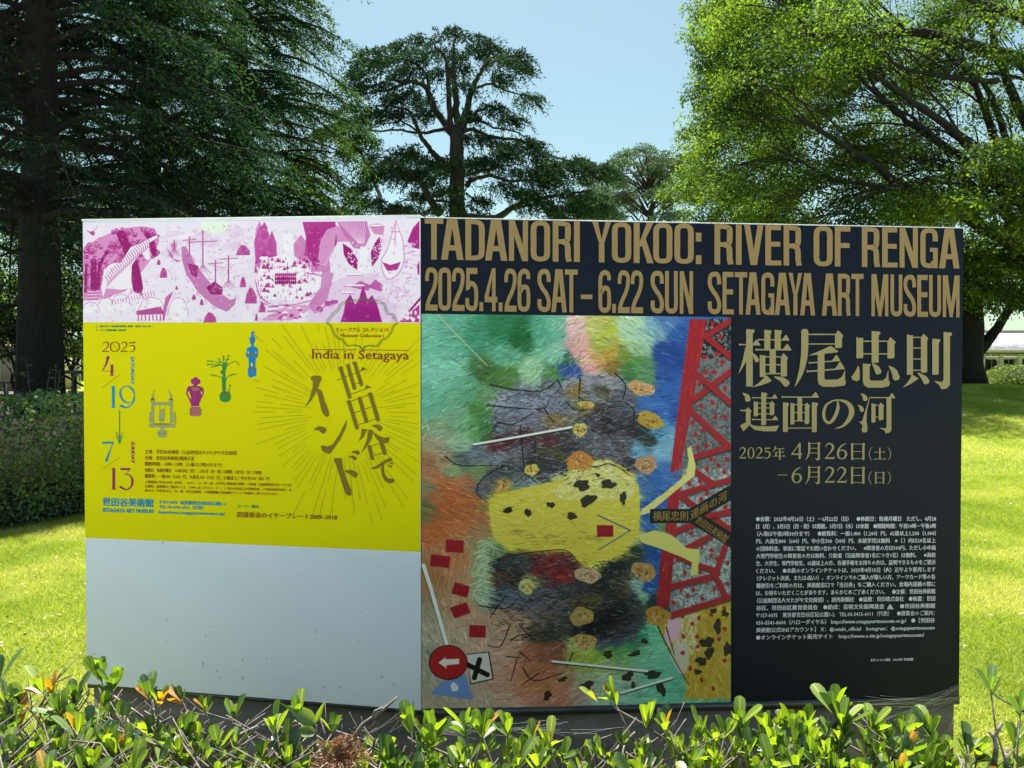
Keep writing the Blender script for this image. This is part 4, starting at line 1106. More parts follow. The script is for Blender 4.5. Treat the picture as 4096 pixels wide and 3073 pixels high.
# second row
ti.stroke([(120, 680), (160, 710), (170, 745)], [5, 44, 54]); ti.poly([(94, 838), (110, 843), (150, 838), (172, 815), (208, 853), (195, 866), (195, 965), (150, 970), (150, 856), (97, 852)])
ti.poly([(93, 990), (150, 962), (195, 962), (192, 980), (165, 1010), (125, 1048)]); ti.poly([(190, 968), (215, 990), (280, 998), (400, 998), (470, 990), (450, 1030), (440, 1047), (330, 1047), (240, 1035), (200, 1005), (185, 985)])
Hs(ti, 208, 453, 724, 9, 42, 4); Vs(ti, 298, 344, 674, 988, 12); Vs(ti, 225, 266, 758, 902); corner(ti, 380, 422, 768, 892, 28); Hs(ti, 207, 460, 933, 9, 44, 3)
for y in (777, 823, 879): hb(ti, 266, 381, y, 8)
Hs(ti, 493, 852, 716, 11, 54, 3); ti.poly([(645, 716), (690, 716), (690, 948), (645, 948)]); Vs(ti, 578, 616, 772, 980); corner(ti, 717, 759, 785, 976, 28)
for y in (791, 866, 948): hb(ti, 616, 718, y, 8)
Vs(ti, 507, 554, 770, 1052, 10); Vs(ti, 785, 832, 770, 1054, 12); hb(ti, 554, 786, 1016, 9)
ti.stroke([(1030, 758), (1036, 820), (1010, 900), (975, 950), (940, 965), (905, 925), (900, 860), (925, 795), (985, 755), (1050, 748), (1120, 770), (1160, 820), (1165, 880), (1130, 950), (1075, 1000), (1008, 1020)], [12, 32, 34, 30, 24, 28, 30, 22, 14, 14, 34, 48, 52, 38, 20, 3])
ti.stroke([(1255, 685), (1288, 712), (1300, 740)], [5, 38, 48]); ti.stroke([(1228, 795), (1256, 818), (1268, 846)], [5, 32, 42])
ti.stroke([(1342, 715), (1312, 830), (1292, 930), (1294, 1000), (1290, 1040)], [4, 14, 36, 46, 58]); ti.poly([(1232, 948), (1250, 958), (1280, 935), (1285, 1000), (1262, 980)])
Hs(ti, 1350, 1586, 722, 10, 50, 3); ti.poly([(1502, 720), (1549, 720), (1549, 1040), (1530, 1060), (1492, 1067), (1480, 1037), (1430, 1015), (1490, 1018), (1502, 1008)])
Vs(ti, 1357, 1396, 778, 962); corner(ti, 1427, 1472, 785, 940, 26); hb(ti, 1396, 1428, 797, 9); hb(ti, 1396, 1428, 910, 8)
ti.build('title_characters', M['gold2'], rp)

# ---------- date lines
da = Ink(PR, f=lambda P: np.asarray(P, float) * .3255 + [2920, 1750])
def dg(ch, x, y, s=1.0):
    """serif figure with its top-left corner at x, y; s=1 is 200 tall"""
    q = lambda L: [(x + px * s, y + py * s) for px, py in L]
    if ch == '2':
        da.stroke(q([(8, 52), (28, 14), (62, 6), (98, 30), (98, 70), (62, 125), (10, 186)]), np.array([8, 13, 17, 28, 28, 16, 8]) * s); da.poly(q([(0, 180), (90, 176), (112, 176), (122, 150), (118, 198), (0, 198)]))
    if ch == '0': da.stroke(q([(60, 6), (96, 30), (108, 100), (96, 172), (60, 194), (24, 172), (12, 100), (24, 30)]), np.array([10, 18, 27, 18, 10, 18, 27, 18]) * s, closed=True)
    if ch == '5':
        da.poly(q([(24, 6), (112, 6), (106, 28), (24, 28)])); da.poly(q([(22, 6), (36, 6), (32, 88), (18, 92)])); da.stroke(q([(24, 84), (60, 76), (98, 96), (104, 140), (76, 184), (36, 195), (6, 182)]), np.array([8, 18, 26, 28, 20, 12, 16]) * s)
    if ch == '4': da.poly(q([(92, 0), (118, 0), (118, 200), (92, 200)])); da.stroke(q([(100, 8), (50, 82), (6, 138)]), np.array([14, 11, 12]) * s, smooth=False); da.poly(q([(0, 132), (138, 132), (134, 150), (0, 150)]))
    if ch == '6':
        da.stroke(q([(112, 6), (62, 32), (22, 84), (12, 130)]), np.array([8, 16, 24, 28]) * s); da.stroke(q([(66, 88), (104, 102), (116, 142), (98, 182), (64, 196), (28, 182), (14, 136), (30, 100)]), np.array([14, 20, 28, 20, 11, 20, 28, 12]) * s, closed=True)
def jp(ch, x0, y0, x1, y1):
    w, h = x1 - x0, y1 - y0
    q = lambda L: [(x0 + a * w, y0 + b * h) for a, b in L]
    k = w * .04
    def v(x, a, b, t=.13): da.poly(q([(x - t / 2, a), (x + t / 2, a + .01), (x + t / 2, b), (x - t / 2, b + .01)]))
    def hh(a, b, y, t=.035, ser=0):
        da.poly(q([(a, y - t / 2), (b, y - t / 2), (b, y + t / 2), (a, y + t / 2)]))
        if ser: da.poly(q([(b - ser, y), (b - ser * .4, y - ser * .7), (b + .03, y + .012)]))
    if ch == '月':
        da.stroke(q([(.26, .03), (.26, .45), (.2, .72), (.02, .99)]), np.array([.13, .13, .11, .02]) * w); v(.88, .03, .93); hh(.26, .9, .07); hh(.26, .9, .33); hh(.26, .9, .59); da.poly(q([(.95, .8), (.95, .93), (.82, .99), (.74, .99), (.72, .92), (.58, .86), (.8, .88)])); da.poly(q([(.8, .07), (.86, -.02), (1, .06), (.95, .14)]))
    if ch == '日':
        v(.1, .02, .97, .15); v(.9, .05, .97, .16); hh(.1, .9, .08); hh(.1, .9, .5); hh(.1, .9, .9); da.poly(q([(.82, .08), (.88, -.01), (1.03, .07), (.97, .15)]))
    if ch == '年':
        da.stroke(q([(.24, .0), (.18, .2), (.02, .42)]), np.array([.13, .09, .02]) * w); hh(.2, .92, .16, .045, .12); hh(.22, .88, .42, .045, .12); hh(0, .97, .72, .045, .14); v(.58, .16, .99, .12); v(.28, .42, .72, .1)
    if ch == '土':
        v(.5, .02, .93, .12); hh(.05, .93, .38, .045, .12); hh(0, .98, .93, .05, .14)
def par(x, y0, y1, left=True):
    d = -1 if left else 1; c = x + (0 if left else 0)
    da.stroke([(c - d * 36, y0), (c - d * 12, y0 + (y1 - y0) * .2), (c, (y0 + y1) / 2), (c - d * 12, y1 - (y1 - y0) * .2), (c - d * 36, y1)], [3, 8, 11, 8, 3])
for i, (c, x) in enumerate((('2', 112), ('0', 214), ('2', 315), ('5', 414))): dg(c, x, 121, .69)
jp('年', 518, 113, 675, 275); dg('4', 750, 68, .98); jp('月', 920, 58, 1110, 284); dg('2', 1162, 70, .98); dg('6', 1308, 70, .98); jp('日', 1478, 64, 1652, 282)
par(1705, 118, 284); jp('土', 1760, 122, 1912, 276); par(1970, 118, 284, False)
da.poly([(578, 457), (700, 457), (700, 465), (578, 465)]); dg('6', 754, 362, .98); jp('月', 920, 352, 1110, 578); dg('2', 1162, 362, .98); dg('2', 1310, 362, .98); jp('日', 1478, 356, 1652, 576)
par(1703, 412, 576); jp('日', 1775, 418, 1893, 572); par(1966, 412, 576, False)
da.build('date_lettering', M['gold2'], rp)

# ---------- small white notice
z7 = lambda x, y: (2880 + x * .518, 2000 + y * .518)
no = Ink(PR)
rows = ["●会期：2025年4月26日（土）－6月22日（日）　●休館日：毎週月曜日　ただし、4月28",
 "日（月）、5月5日（月・祝）は開館。5月7日（水）は休館　●開館時間：午前10時－午後6時",
 "（入場は午後5時30分まで）　●観覧料：一般1,400（1,200）円、65歳以上1,200（1,000）",
 "円、大高生800（600）円、中小生500（300）円、未就学児は無料　※（ ）内は20名以上",
 "の団体料金。事前に電話でお問い合わせください。　※障害者の方は500円。ただし小中高",
 "大専門学校生の障害者の方は無料、介助者（当該障害者1名につき1名）は無料。　※高校",
 "生、大学生、専門学校生、65歳以上の方、各種手帳をお持ちの方は、証明できるものをご提示",
 "ください。　●本展のオンラインチケットは、2025年4月15日（火）正午より販売します",
 "（クレジット決済、またはd払い）。オンラインでのご購入が難しい方、アーツカード等の各",
 "種割引をご利用の方は、美術館窓口で「当日券」をご購入ください。会場内混雑の際に",
 "は、お待ちいただくことがあります。あらかじめご了承ください。　●主催：世田谷美術館",
 "（公益財団法人せたがや文化財団）、読売新聞社　●協賛：貝印株式会社　●後援：世田",
 "谷区、世田谷区教育委員会　●助成：芸術文化振興基金　　　●世田谷美術館",
 "〒157-0075　東京都世田谷区砧公園1-2　TEL:03-3415-6011（代表）　●展覧会のご案内：",
 "050-5541-8600（ハローダイヤル） https://www.setagayaartmuseum.or.jp/　●［世田谷",
 "美術館公式SNSアカウント］ X：@setabi_official　Instagram：@setagayaartmuseum",
 "●オンラインチケット販売サイト　https://www.e-tix.jp/setagayaartmuseum/"]
for i, t in enumerate(rows):
    yL = 166 + i * (1081 - 166) / 16; yR = 163 + i * (1058 - 163) / 16
    xL = 278 if not t.startswith('（') else 284
    xR = 1666 - i * .75 if i < 16 else 1574
    type_line(no, t, z7(xL, yL), z7(xR, yR - (0 if i < 16 else 0)), 18.5, bold=1.0, res=1)
# small triangular emblem of bars after 基金
for dx in (0, 8, 16):
    no.stroke([z7(1290 + dx, 840), z7(1308 + dx * .6, 808 + dx * .4)], [2.2, 2.2], smooth=False)
    no.stroke([z7(1334 - dx, 840), z7(1314 - dx * .6, 808 + dx * .4)], [2.2, 2.2], smooth=False)
    no.stroke([z7(1292 + dx * .5, 842 - dx * .9), z7(1334 - dx * .5, 842 - dx * .9)], [1.8, 1.8], smooth=False)
type_line(no, "《ボッスの壺》 2024年 作家蔵", z7(1162, 1246), z7(1490, 1240), 10.5, bold=1.0, res=1)
no.build('notice_lettering', M['whiteink'], rp, 'stuff')

# ---------- black ribbons crossing the picture, with gold names
z9 = lambda x, y: (2560 + x * .2109, 1900 + y * .2109)
rb = Ink(PR, 0.0014)
rb.poly([z9(190, 645), z9(935, 645), z9(1722, 180), z9(1722, 485), z9(1215, 770), z9(1722, 1080), z9(1722, 1385), z9(945, 912), z9(190, 912)])
rb.build('ribbon', M['ribbon'], pnt)
rt = Ink(PR, 0.0022)
type_line(rt, "横尾忠則", z9(245, 868), z9(905, 862), 36, bold=1.8)
type_line(rt, "連画の河", z9(955, 860), z9(1640, 470), 36, bold=1.8, up=(0.0, -1))
type_line(rt, "世田谷美術館", z9(1025, 900), z9(1600, 1290), 32, bold=1.3, up=(0.62, -0.80))
rt.build('ribbon_lettering', M['goldt'], pnt)

# ---------- yellow poster: rays
ry = Ink(PL, 0.0012)
cx, cy = 1380, 1650
r0 = random.Random(5)
for i in range(84):
    a = i * 2 * math.pi / 84 + r0.uniform(-.02, .02)
    s0 = 118 + r0.uniform(0, 60) + (40 if abs(math.sin(a)) > .6 else 0)
    e0 = s0 + r0.uniform(60, 250)
    segs = [(s0, e0)]
    if r0.random() < .45: segs.append((e0 + r0.uniform(20, 60), e0 + r0.uniform(90, 170)))
    for s1, e1 in segs:
        ok = []
        for k in np.linspace(s1, min(e1, 520), 12):
            p = (cx + k * math.cos(a) * 1.05, cy + k * math.sin(a))
            if p[0] < 1680 and p[1] > 1296 and p[0] > 1010 and p[1] < 2100 and not (p[0] < 1170 and p[1] > 1880): ok.append(p)
        if len(ok) > 2: ry.stroke([ok[0], ok[-1]], [2.4, 3.4], smooth=False, cap=False)
ry.build('sunburst_rays', M['ray'], yel, 'stuff')

# characters of the title, tilted
yt = Ink(PL, 0.0018, f=lambda P: np.asarray(P, float) * .3736 + [1180, 1400])
for p, q, w in (((488, 188), (589, 512), 42), ((567, 163), (640, 415), 40), ((640, 137), (714, 376), 40)):
    yt.stroke([p, q], [w, w], smooth=False); yt.poly([(p[0] - 30, p[1] + 4), (p[0] + 28, p[1] - 6), (p[0] + 22, p[1] + 22), (p[0] - 10, p[1] + 22)])
for p, q in (((450, 325), (760, 208)), ((600, 475), (815, 400)), ((655, 365), (700, 350)), ((600, 550), (790, 485)), ((640, 675), (820, 610)), ((685, 800), (870, 740)), ((820, 1030), (905, 1000)), ((850, 1130), (945, 1103))):
    yt.stroke([p, q], [8, 8], smooth=False, cap=False)
yt.poly([(703, 230), (720, 187), (732, 187), (765, 206)]); yt.poly([(748, 420), (765, 378), (776, 378), (815, 400)])
for p, q, w in (((578, 552), (668, 840), 42), ((692, 515), (768, 770), 42), ((806, 470), (893, 755), 44), ((798, 1032), (830, 1168), 40), ((925, 985), (965, 1112), 44)):
    yt.stroke([p, q], [w, w], smooth=False)
yt.poly([(548, 548), (600, 545), (600, 566), (562, 572)]); yt.poly([(775, 480), (795, 453), (835, 468), (828, 490)])
yt.poly([(715, 845), (775, 850), (740, 925), (682, 988), (710, 915)]); yt.stroke([(822, 814), (880, 818), (915, 845)], [5, 44, 62])
yt.stroke([(810, 874), (800, 940), (770, 1010), (718, 1098)], [62, 48, 30, 3]); yt.poly([(835, 880), (890, 918), (950, 940), (1018, 937), (1000, 995), (910, 990), (868, 945)])
yt.stroke([(822, 1268), (880, 1255), (950, 1205), (1030, 1170)], [20, 28, 30, 36]); yt.stroke([(962, 1195), (940, 1255), (948, 1330), (980, 1385), (1025, 1404), (1055, 1393)], [22, 26, 34, 44, 50, 40])
yt.stroke([(1008, 1204), (1045, 1217)], [6, 26], smooth=False); yt.stroke([(994, 1236), (1032, 1250)], [6, 26], smooth=False)
yt.poly([(170, 315), (180, 282), (210, 275), (280, 282), (288, 315), (265, 360), (240, 432), (180, 540), (105, 620), (160, 520), (192, 400), (195, 335)])
yt.stroke([(240, 428), (268, 460), (295, 560), (325, 650), (348, 700)], [30, 50, 58, 70, 46])
yt.stroke([(205, 852), (265, 842), (312, 865)], [5, 48, 72]); yt.poly([(560, 740), (548, 830), (490, 950), (380, 1112), (340, 1110), (290, 1075), (278, 1030), (300, 1022), (350, 1036), (405, 1010), (480, 900)])
yt.stroke([(465, 1185), (490, 1280), (525, 1390), (570, 1510), (592, 1545)], [78, 56, 60, 72, 44]); yt.poly([(415, 1185), (430, 1158), (500, 1160), (512, 1200), (440, 1205)])
yt.stroke([(535, 1298), (600, 1310), (650, 1340)], [6, 50, 66]); yt.stroke([(605, 1096), (655, 1092), (680, 1108)], [5, 34, 42]); yt.stroke([(578, 1142), (625, 1148), (648, 1165)], [5, 30, 40])
yt.build('title_characters', M['olive'], yel)

# dates in a high-contrast display face
z8 = lambda P: np.asarray(P, float) * .3977 + [380, 1340]
d1 = Ink(PL, 0.0018, f=z8); d2 = Ink(PL, 0.0018, f=z8); d3 = Ink(PL, 0.0018, f=z8); d4 = Ink(PL, 0.0018, f=z8); d5 = Ink(PL, 0.0018, f=z8)
for x in (78, 262):
    d1.stroke([(x + 8, 92), (x + 25, 74), (x + 55, 82), (x + 55, 115), (x + 2, 165)], [6, 6, 12, 10, 5]); d1.stroke([(x, 166), (x + 62, 166)], [9, 9], smooth=False)
d1.stroke([(202, 72), (235, 85), (247, 120), (235, 156), (202, 170), (170, 156), (158, 120), (170, 85)], [5, 10, 12, 10, 5, 10, 12, 10], closed=True); d1.stroke([(180, 78), (226, 164)], [3, 3], smooth=False)
d1.stroke([(350, 82), (405, 78)], [13, 13], smooth=False); d1.stroke([(350, 112), (385, 108), (402, 132), (388, 162), (345, 172)], [4, 9, 14, 9, 4])
d1.build('year_lettering', M['maroon'], yel)
d2.stroke([(135, 222), (112, 300), (75, 362)], [30, 18, 4]); d2.stroke([(75, 365), (200, 368)], [4, 4], smooth=False); d2.stroke([(173, 298), (173, 410)], [26, 26], smooth=False, cap=False); d2.stroke([(148, 411), (200, 411)], [3, 3], smooth=False)
d2.stroke([(191, 1338), (191, 1555)], [27, 27], smooth=False, cap=False); d2.stroke([(165, 1552), (220, 1556)], [4, 4], smooth=False); d2.stroke([(165, 1345), (190, 1340)], [4, 8], smooth=False)
d2.stroke([(258, 1350), (358, 1350)], [21, 21], smooth=False, cap=False); d2.stroke([(355, 1358), (300, 1402)], [4, 4], smooth=False); d2.stroke([(300, 1400), (355, 1415), (380, 1470), (362, 1530), (315, 1556), (258, 1528)], [5, 12, 24, 16, 12, 24])
d2.build('date_lettering', M['plum'], yel)
d3.stroke([(187, 515), (187, 733)], [28, 28], smooth=False, cap=False); d3.stroke([(160, 734), (215, 734)], [4, 4], smooth=False); d3.stroke([(150, 530), (187, 516)], [3, 8], smooth=False)
d3.stroke([(325, 518), (375, 545), (398, 600), (375, 668), (330, 684), (282, 655), (256, 590), (275, 535)], [10, 20, 9, 5, 10, 18, 22, 10], closed=True); d3.stroke([(400, 600), (395, 660), (360, 712), (310, 730), (262, 712)], [6, 12, 12, 18, 26])
d3.stroke([(78, 1086), (190, 1084)], [21, 21], smooth=False, cap=False); d3.stroke([(184, 1092), (152, 1165), (118, 1265)], [5, 12, 28])
d3.build('date_lettering', M['blueink'], yel)
d4.stroke([(74, 533), (248, 405)], [4, 4], smooth=False); d4.stroke([(80, 1350), (255, 1228)], [4, 4], smooth=False); d4.build('date_slash', M['olive'], yel)
d5.stroke([(250, 757), (250, 1090)], [9, 9], smooth=False)
d5.stroke([(212, 980), (232, 1010), (250, 1050)], [5, 8, 9]); d5.stroke([(290, 980), (268, 1010), (250, 1050)], [5, 8, 9]); d5.stroke([(212, 1018), (234, 1048), (250, 1092)], [5, 8, 9]); d5.stroke([(290, 1018), (266, 1048), (250, 1092)], [5, 8, 9])
d5.build('date_arrow', M['teal'], yel)
w1 = Ink(PL, 0.0018); zz = lambda x, y: tuple(z8([(x, y)])[0])
type_line(w1, "SATURDAY", zz(363, 220), zz(363, 497), 13, 'lat', 1.8, up=(1, 0)); w1.build('weekday_lettering', M['blueink'], yel)
w2 = Ink(PL, 0.0018)
type_line(w2, "SUNDAY", zz(367, 1075), zz(367, 1288), 13, 'lat', 1.8, up=(1, 0)); w2.build('weekday_lettering', M['plum'], yel)

# small print
z2 = lambda x, y: (300 + x * .642, 1280 + y * .642)
s1 = Ink(PL, 0.0018)
for t, x0, y0, x1, y1, h in (
 ("主催：世田谷美術館（公益財団法人せたがや文化財団）", 438, 833, 1012, 843, 15.5), ("会場：世田谷美術館2階展示室", 438, 872, 745, 877, 15.5),
 ("開館時間：10時～18時（入場は17時30分まで）", 438, 909, 918, 918, 15.5), ("休館日：毎週月曜日　＊4月28日（月）、5月5日（月・祝）は開館、5月7日（水）は休館", 438, 947, 1164, 963, 14.5),
 ("観覧料：一般200（160）円、大高生150（120）円、65歳以上／中小生100（80）円", 438, 985, 1212, 1003, 15.5),
 ("＊障害者の方は100円（80円）。ただし、小・中・高・大学生の障害者は無料、介助者（当該障害者1名につき1名）", 440, 1018, 1352, 1038, 10.5),
 ("は無料。証明書をご提示のうえ、お申し出ください。＊（　）内は20名以上の団体料金。＊世田谷区内在住・在", 438, 1045, 1352, 1068, 10.5),
 ("校の小・中学生は土、日、祝・休日は無料。＊同時開催の企画展チケットで本展をご覧いただけます。", 438, 1071, 1270, 1094, 10.5)):
    type_line(s1, t, z2(x0, y0), z2(x1, y1), h, bold=.5, res=1)
type_line(s1, "田窪恭治のイヤープレート2009–2018", z2(1013, 1230), z2(1634, 1247), 21, bold=1.2, res=2)
type_line(s1, "ミュージアム コレクションⅠ", z2(1626, 75), z2(1952, 75), 16, bold=1.3); type_line(s1, "Museum Collection I", z2(1657, 107), z2(1925, 110), 13, 'lat', 0.6)
type_line(s1, "India in Setagaya", z2(1480, 242), z2(2080, 248), 35, 'lat', 1.2)
s1.stroke([z2(1478, 185), z2(1757, 187)], [2.4, 2.4], smooth=False); s1.stroke([z2(1790, 188), z2(2080, 191)], [2.4, 2.4], smooth=False)
s1.build('small_print', M['maroon'], yel, 'stuff')
s2 = Ink(PL, 0.0018)
type_line(s2, "世田谷美術館", z2(174, 1160), z2(490, 1168), 32, bold=3.4); type_line(s2, "SETAGAYA ART MUSEUM", z2(174, 1196), z2(490, 1204), 14.5, 'lat', 2.2)
type_line(s2, "〒157-0075  東京都世田谷区砧公園1-2", z2(526, 1147), z2(938, 1158), 14.5, bold=1.6, res=1); type_line(s2, "TEL: 03-3415-6011（代表）", z2(526, 1175), z2(800, 1183), 14, bold=1.4, res=1); type_line(s2, "https://www.setagayaartmuseum.or.jp/", z2(526, 1206), z2(934, 1217), 11, 'lat', 1.6)
s2.build('museum_name_lettering', M['blueink'], yel)
s3 = Ink(PL, 0.0018)
type_line(s3, "上：根本丁壱《「高丘親王航海記」絵巻》（部分）2015–16年", z2(132, 47), z2(475, 47), 7.5, bold=.9, res=1); type_line(s3, "下：「インド回教芸術展」出品作品", z2(132, 71), z2(318, 71), 7.5, bold=.9, res=1)
type_line(s3, "コーナー展示", z2(1013, 1170), z2(1148, 1173), 12, bold=1.3, res=1)
s3.build('caption_lettering', M['teal'], yel)

# lobed double outline round the small heading
fr = Ink(PL, 0.0022)
c0 = [(535, 55), (600, 110), (640, 210), (720, 310), (800, 345), (860, 420), (900, 450), (1000, 436), (1090, 455), (1145, 510)]
zc = lambda P: [(1180 + x * .2351, 1280 + y * .2351) for x, y in P]
Lh = c0; Rh = [(2290 - x, y + (8 if y > 300 else 4)) for x, y in c0]
Lo = [(560 + (x - 535) * .975, y + 2 - (10 if y > 100 else 0)) for x, y in c0]; Ro = [(2290 - x, y + 4) for x, y in Lo]
for L_ in (Lh, Rh, Lo, Ro): fr.stroke(zc(L_), [2.2] * len(L_))
U0 = [z1(*p) for p in ((1565, 700), (1600, 650), (1640, 615), (1650, 590), (1700, 565), (1760, 560), (1790, 540))]
U1 = [z1(*p) for p in ((2010, 700), (1985, 650), (1950, 640), (1935, 590), (1890, 565), (1830, 560), (1790, 540))]
for L_ in (U0, U1):
    fr.stroke(L_, [2.2] * len(L_)); fr.stroke([(x + (6 if L_ is U0 else -6), y + 5) for x, y in L_], [2.0] * len(L_))
fr.build('ornamental_outline', M['frameink'], yel)

# four small statuettes printed in single colours
zf = lambda P: np.asarray(P, float) * .2651 + [600, 1340]
f1 = Ink(PL, 0.0018, f=zf); f1b = Ink(PL, 0.0026, f=zf)
for x in (45, 325): f1.poly([(x - 22, 990), (x + 22, 990), (x + 20, 1330), (x - 20, 1330)]); f1.poly([(x - 36, 990), (x, 930), (x + 34, 990), (x + 26, 1010), (x - 28, 1010)])
f1.poly([(70, 1015), (310, 1015), (310, 1065), (70, 1065)]); f1.poly([(-8, 1345), (385, 1345), (385, 1400), (-8, 1395)])
f1.stroke([(40, 950), (52, 905), (70, 830)], [14, 20, 8]); f1.stroke([(325, 950), (312, 905), (290, 830)], [14, 20, 8]); f1.stroke([(15, 912), (85, 930)], [8, 5], smooth=False); f1.stroke([(300, 925), (355, 908)], [5, 8], smooth=False)
f1.poly([(160, 1400), (215, 1400), (205, 1430), (255, 1450), (265, 1500), (240, 1545), (190, 1556), (135, 1540), (112, 1495), (125, 1450), (170, 1430)])
f1.stroke([(182, 1130), (184, 1170)], [50, 50], smooth=False); f1.poly([(145, 1175), (222, 1175), (228, 1230), (210, 1290), (145, 1290), (138, 1230)]); f1.stroke([(165, 1290), (165, 1330)], [12, 10], smooth=False); f1.stroke([(200, 1290), (200, 1330)], [12, 10], smooth=False)
for x in (10, 378): f1.poly([(x - 8, 1160), (x + 6, 1160), (x + 14, 1220), (x + 20, 1300), (x - 20, 1300), (x - 14, 1220)]); f1.stroke([(x - 8, 1300), (x - 8, 1345)], [7, 7], smooth=False); f1.stroke([(x + 8, 1300), (x + 8, 1345)], [7, 7], smooth=False)
f1.build('printed_statuette', M['silver'], yel)
for x in (150, 228): f1b.stroke([(x, 1070), (x, 1180)], [4, 4], smooth=False)
f1b.poly([(5, 985), (45, 940), (80, 985)]); f1b.poly([(285, 985), (322, 945), (355, 985)]); f1b.poly([(60, 1338), (310, 1338), (310, 1352), (60, 1352)]); f1b.stroke([(140, 1285), (218, 1285)], [10, 10], smooth=False); f1b.stroke([(150, 1470), (190, 1500), (230, 1468)], [8, 8, 8])
f1b.build('statuette_shading', M['silver2'], yel)
f2 = Ink(PL, 0.0018, f=zf); f2b = Ink(PL, 0.0026, f=zf)
f2.poly([(655, 660), (680, 635), (705, 640), (730, 665), (762, 680), (762, 735), (730, 742), (715, 765), (740, 775), (795, 790), (812, 830), (815, 880), (790, 940), (745, 1040), (745, 1075), (620, 1075), (620, 1040), (575, 940), (550, 890), (560, 810), (580, 778), (650, 770), (660, 745), (630, 735), (618, 675)])
f2.build('printed_statuette', M['magink'], yel)
f2b.poly([(605, 1120), (625, 1085), (750, 1085), (778, 1130), (776, 1205), (750, 1225), (625, 1225), (600, 1200)]); f2b.poly([(640, 790), (740, 790), (760, 830), (700, 850), (640, 835)]); f2b.stroke([(680, 760), (682, 880), (668, 990)], [6, 8, 6])
f2b.build('statuette_plinth', M['rose'], yel)
f2c = Ink(PL, 0.003, f=zf); f2c.poly([(578, 860), (600, 850), (622, 920), (628, 980), (590, 920)]); f2c.poly([(775, 860), (790, 850), (800, 880), (780, 900)]); f2c.build('statuette_gap', M['yellow'], yel)
f3 = Ink(PL, 0.0018, f=zf); f3b = Ink(PL, 0.0026, f=zf)
f3.poly([(1090, 470), (1110, 420), (1150, 420), (1165, 470), (1140, 560), (1148, 700), (1148, 860), (1095, 860), (1085, 660), (1105, 600), (1075, 590), (1070, 545), (1100, 530)])
f3.poly([(1052, 905), (1085, 860), (1140, 850), (1200, 862), (1224, 910), (1222, 970), (1190, 1008), (1140, 1018), (1085, 1005), (1055, 970)])
for L_ in ([(1105, 470), (1060, 440), (990, 410), (880, 395)], [(1100, 460), (1000, 450), (870, 450)], [(1060, 450), (990, 475), (920, 492)], [(1120, 430), (1115, 370), (1112, 320)], [(1145, 430), (1170, 370), (1190, 312)], [(1105, 430), (1060, 400), (1045, 360)], [(1160, 470), (1230, 420), (1300, 405), (1350, 455)], [(1090, 650), (1040, 630), (960, 605), (900, 605)], [(1145, 690), (1180, 630), (1240, 600), (1315, 592)], [(1190, 870), (1205, 800), (1210, 760)]):
    f3.stroke(L_, [14] + [10] * (len(L_) - 1))
for x, y in ((1112, 322), (1190, 315), (1045, 362), (880, 395), (935, 402), (875, 450), (935, 445), (965, 480), (1000, 470), (1115, 370), (1165, 375), (1060, 405), (1180, 365), (1030, 465), (1160, 430), (1210, 760), (1260, 600), (1220, 615), (990, 615), (950, 608), (1080, 560)):
    f3.stroke([(x - 9, y), (x + 9, y)], [18, 18], smooth=False)
f3.build('printed_statuette', M['greenink'], yel)
f3b.poly([(1085, 880), (1140, 865), (1195, 880), (1190, 910), (1140, 925), (1090, 905)]); f3b.build('statuette_shading', M['olive'], yel)
f4 = Ink(PL, 0.0018, f=zf); f4b = Ink(PL, 0.0026, f=zf); f4c = Ink(PL, 0.003, f=zf)
f4.poly([(1530, -45), (1555, -60), (1580, -40), (1575, 20), (1585, 60), (1588, 100), (1565, 150), (1570, 170), (1625, 200), (1635, 240), (1630, 340), (1600, 345), (1592, 480), (1610, 510), (1605, 615), (1520, 648), (1485, 620), (1478, 510), (1495, 480), (1490, 345), (1450, 330), (1448, 300), (1470, 200), (1530, 172), (1535, 150), (1510, 110), (1510, 60), (1530, 20)])
for L_ in ([(1512, 70), (1492, 55), (1500, 32)], [(1588, 70), (1606, 55), (1598, 35)]): f4.stroke(L_, [7, 7, 5])
f4.build('printed_statuette', M['skyink'], yel)
f4b.poly([(1480, 290), (1610, 290), (1610, 312), (1480, 312)]); f4b.poly([(1498, 498), (1590, 498), (1580, 525), (1505, 525)]); f4b.stroke([(1535, 84), (1568, 84)], [12, 12], smooth=False)
f4b.build('statuette_shading', M['olive'], yel)
f4c.poly([(1525, 470), (1532, 420), (1545, 408), (1555, 430), (1558, 478)]); f4c.poly([(1478, 280), (1485, 230), (1500, 270), (1500, 286)]); f4c.poly([(1595, 282), (1605, 235), (1616, 282)]); f4c.build('statuette_gap', M['yellow'], yel)

# weather specks on the pale panel
sp = Ink(PL, 0.0012)
r0 = random.Random(3)
for x, y, l in ((812, 2655, 12), (972, 2712, 10), (1262, 2528, 6), (1432, 2567, 4), (879, 2711, 5), (867, 2685, 5), (1066, 2635, 5), (971, 2640, 5), (1297, 2751, 6), (1362, 2750, 6), (1528, 2708, 6), (1684 - 30, 2809, 12), (672, 2568, 3), (823, 2545, 4), (651, 2172, 5), (1450, 2611, 4), (1527, 2709, 5), (1575, 2736, 4)) + tuple((r0.uniform(360, 1660), r0.uniform(2230, 2690), 2.5) for _ in range(9)):
    sp.stroke([(x, y - l / 2), (x + 1, y + l / 2)], [3.2, 2.2], smooth=False)
sp.build('weather_specks', M['rail'], lp, 'stuff')

# ------------------------------------------------------------------ plants
def unit(v):
    return v / (np.linalg.norm(v, axis=-1, keepdims=True) + 1e-9)

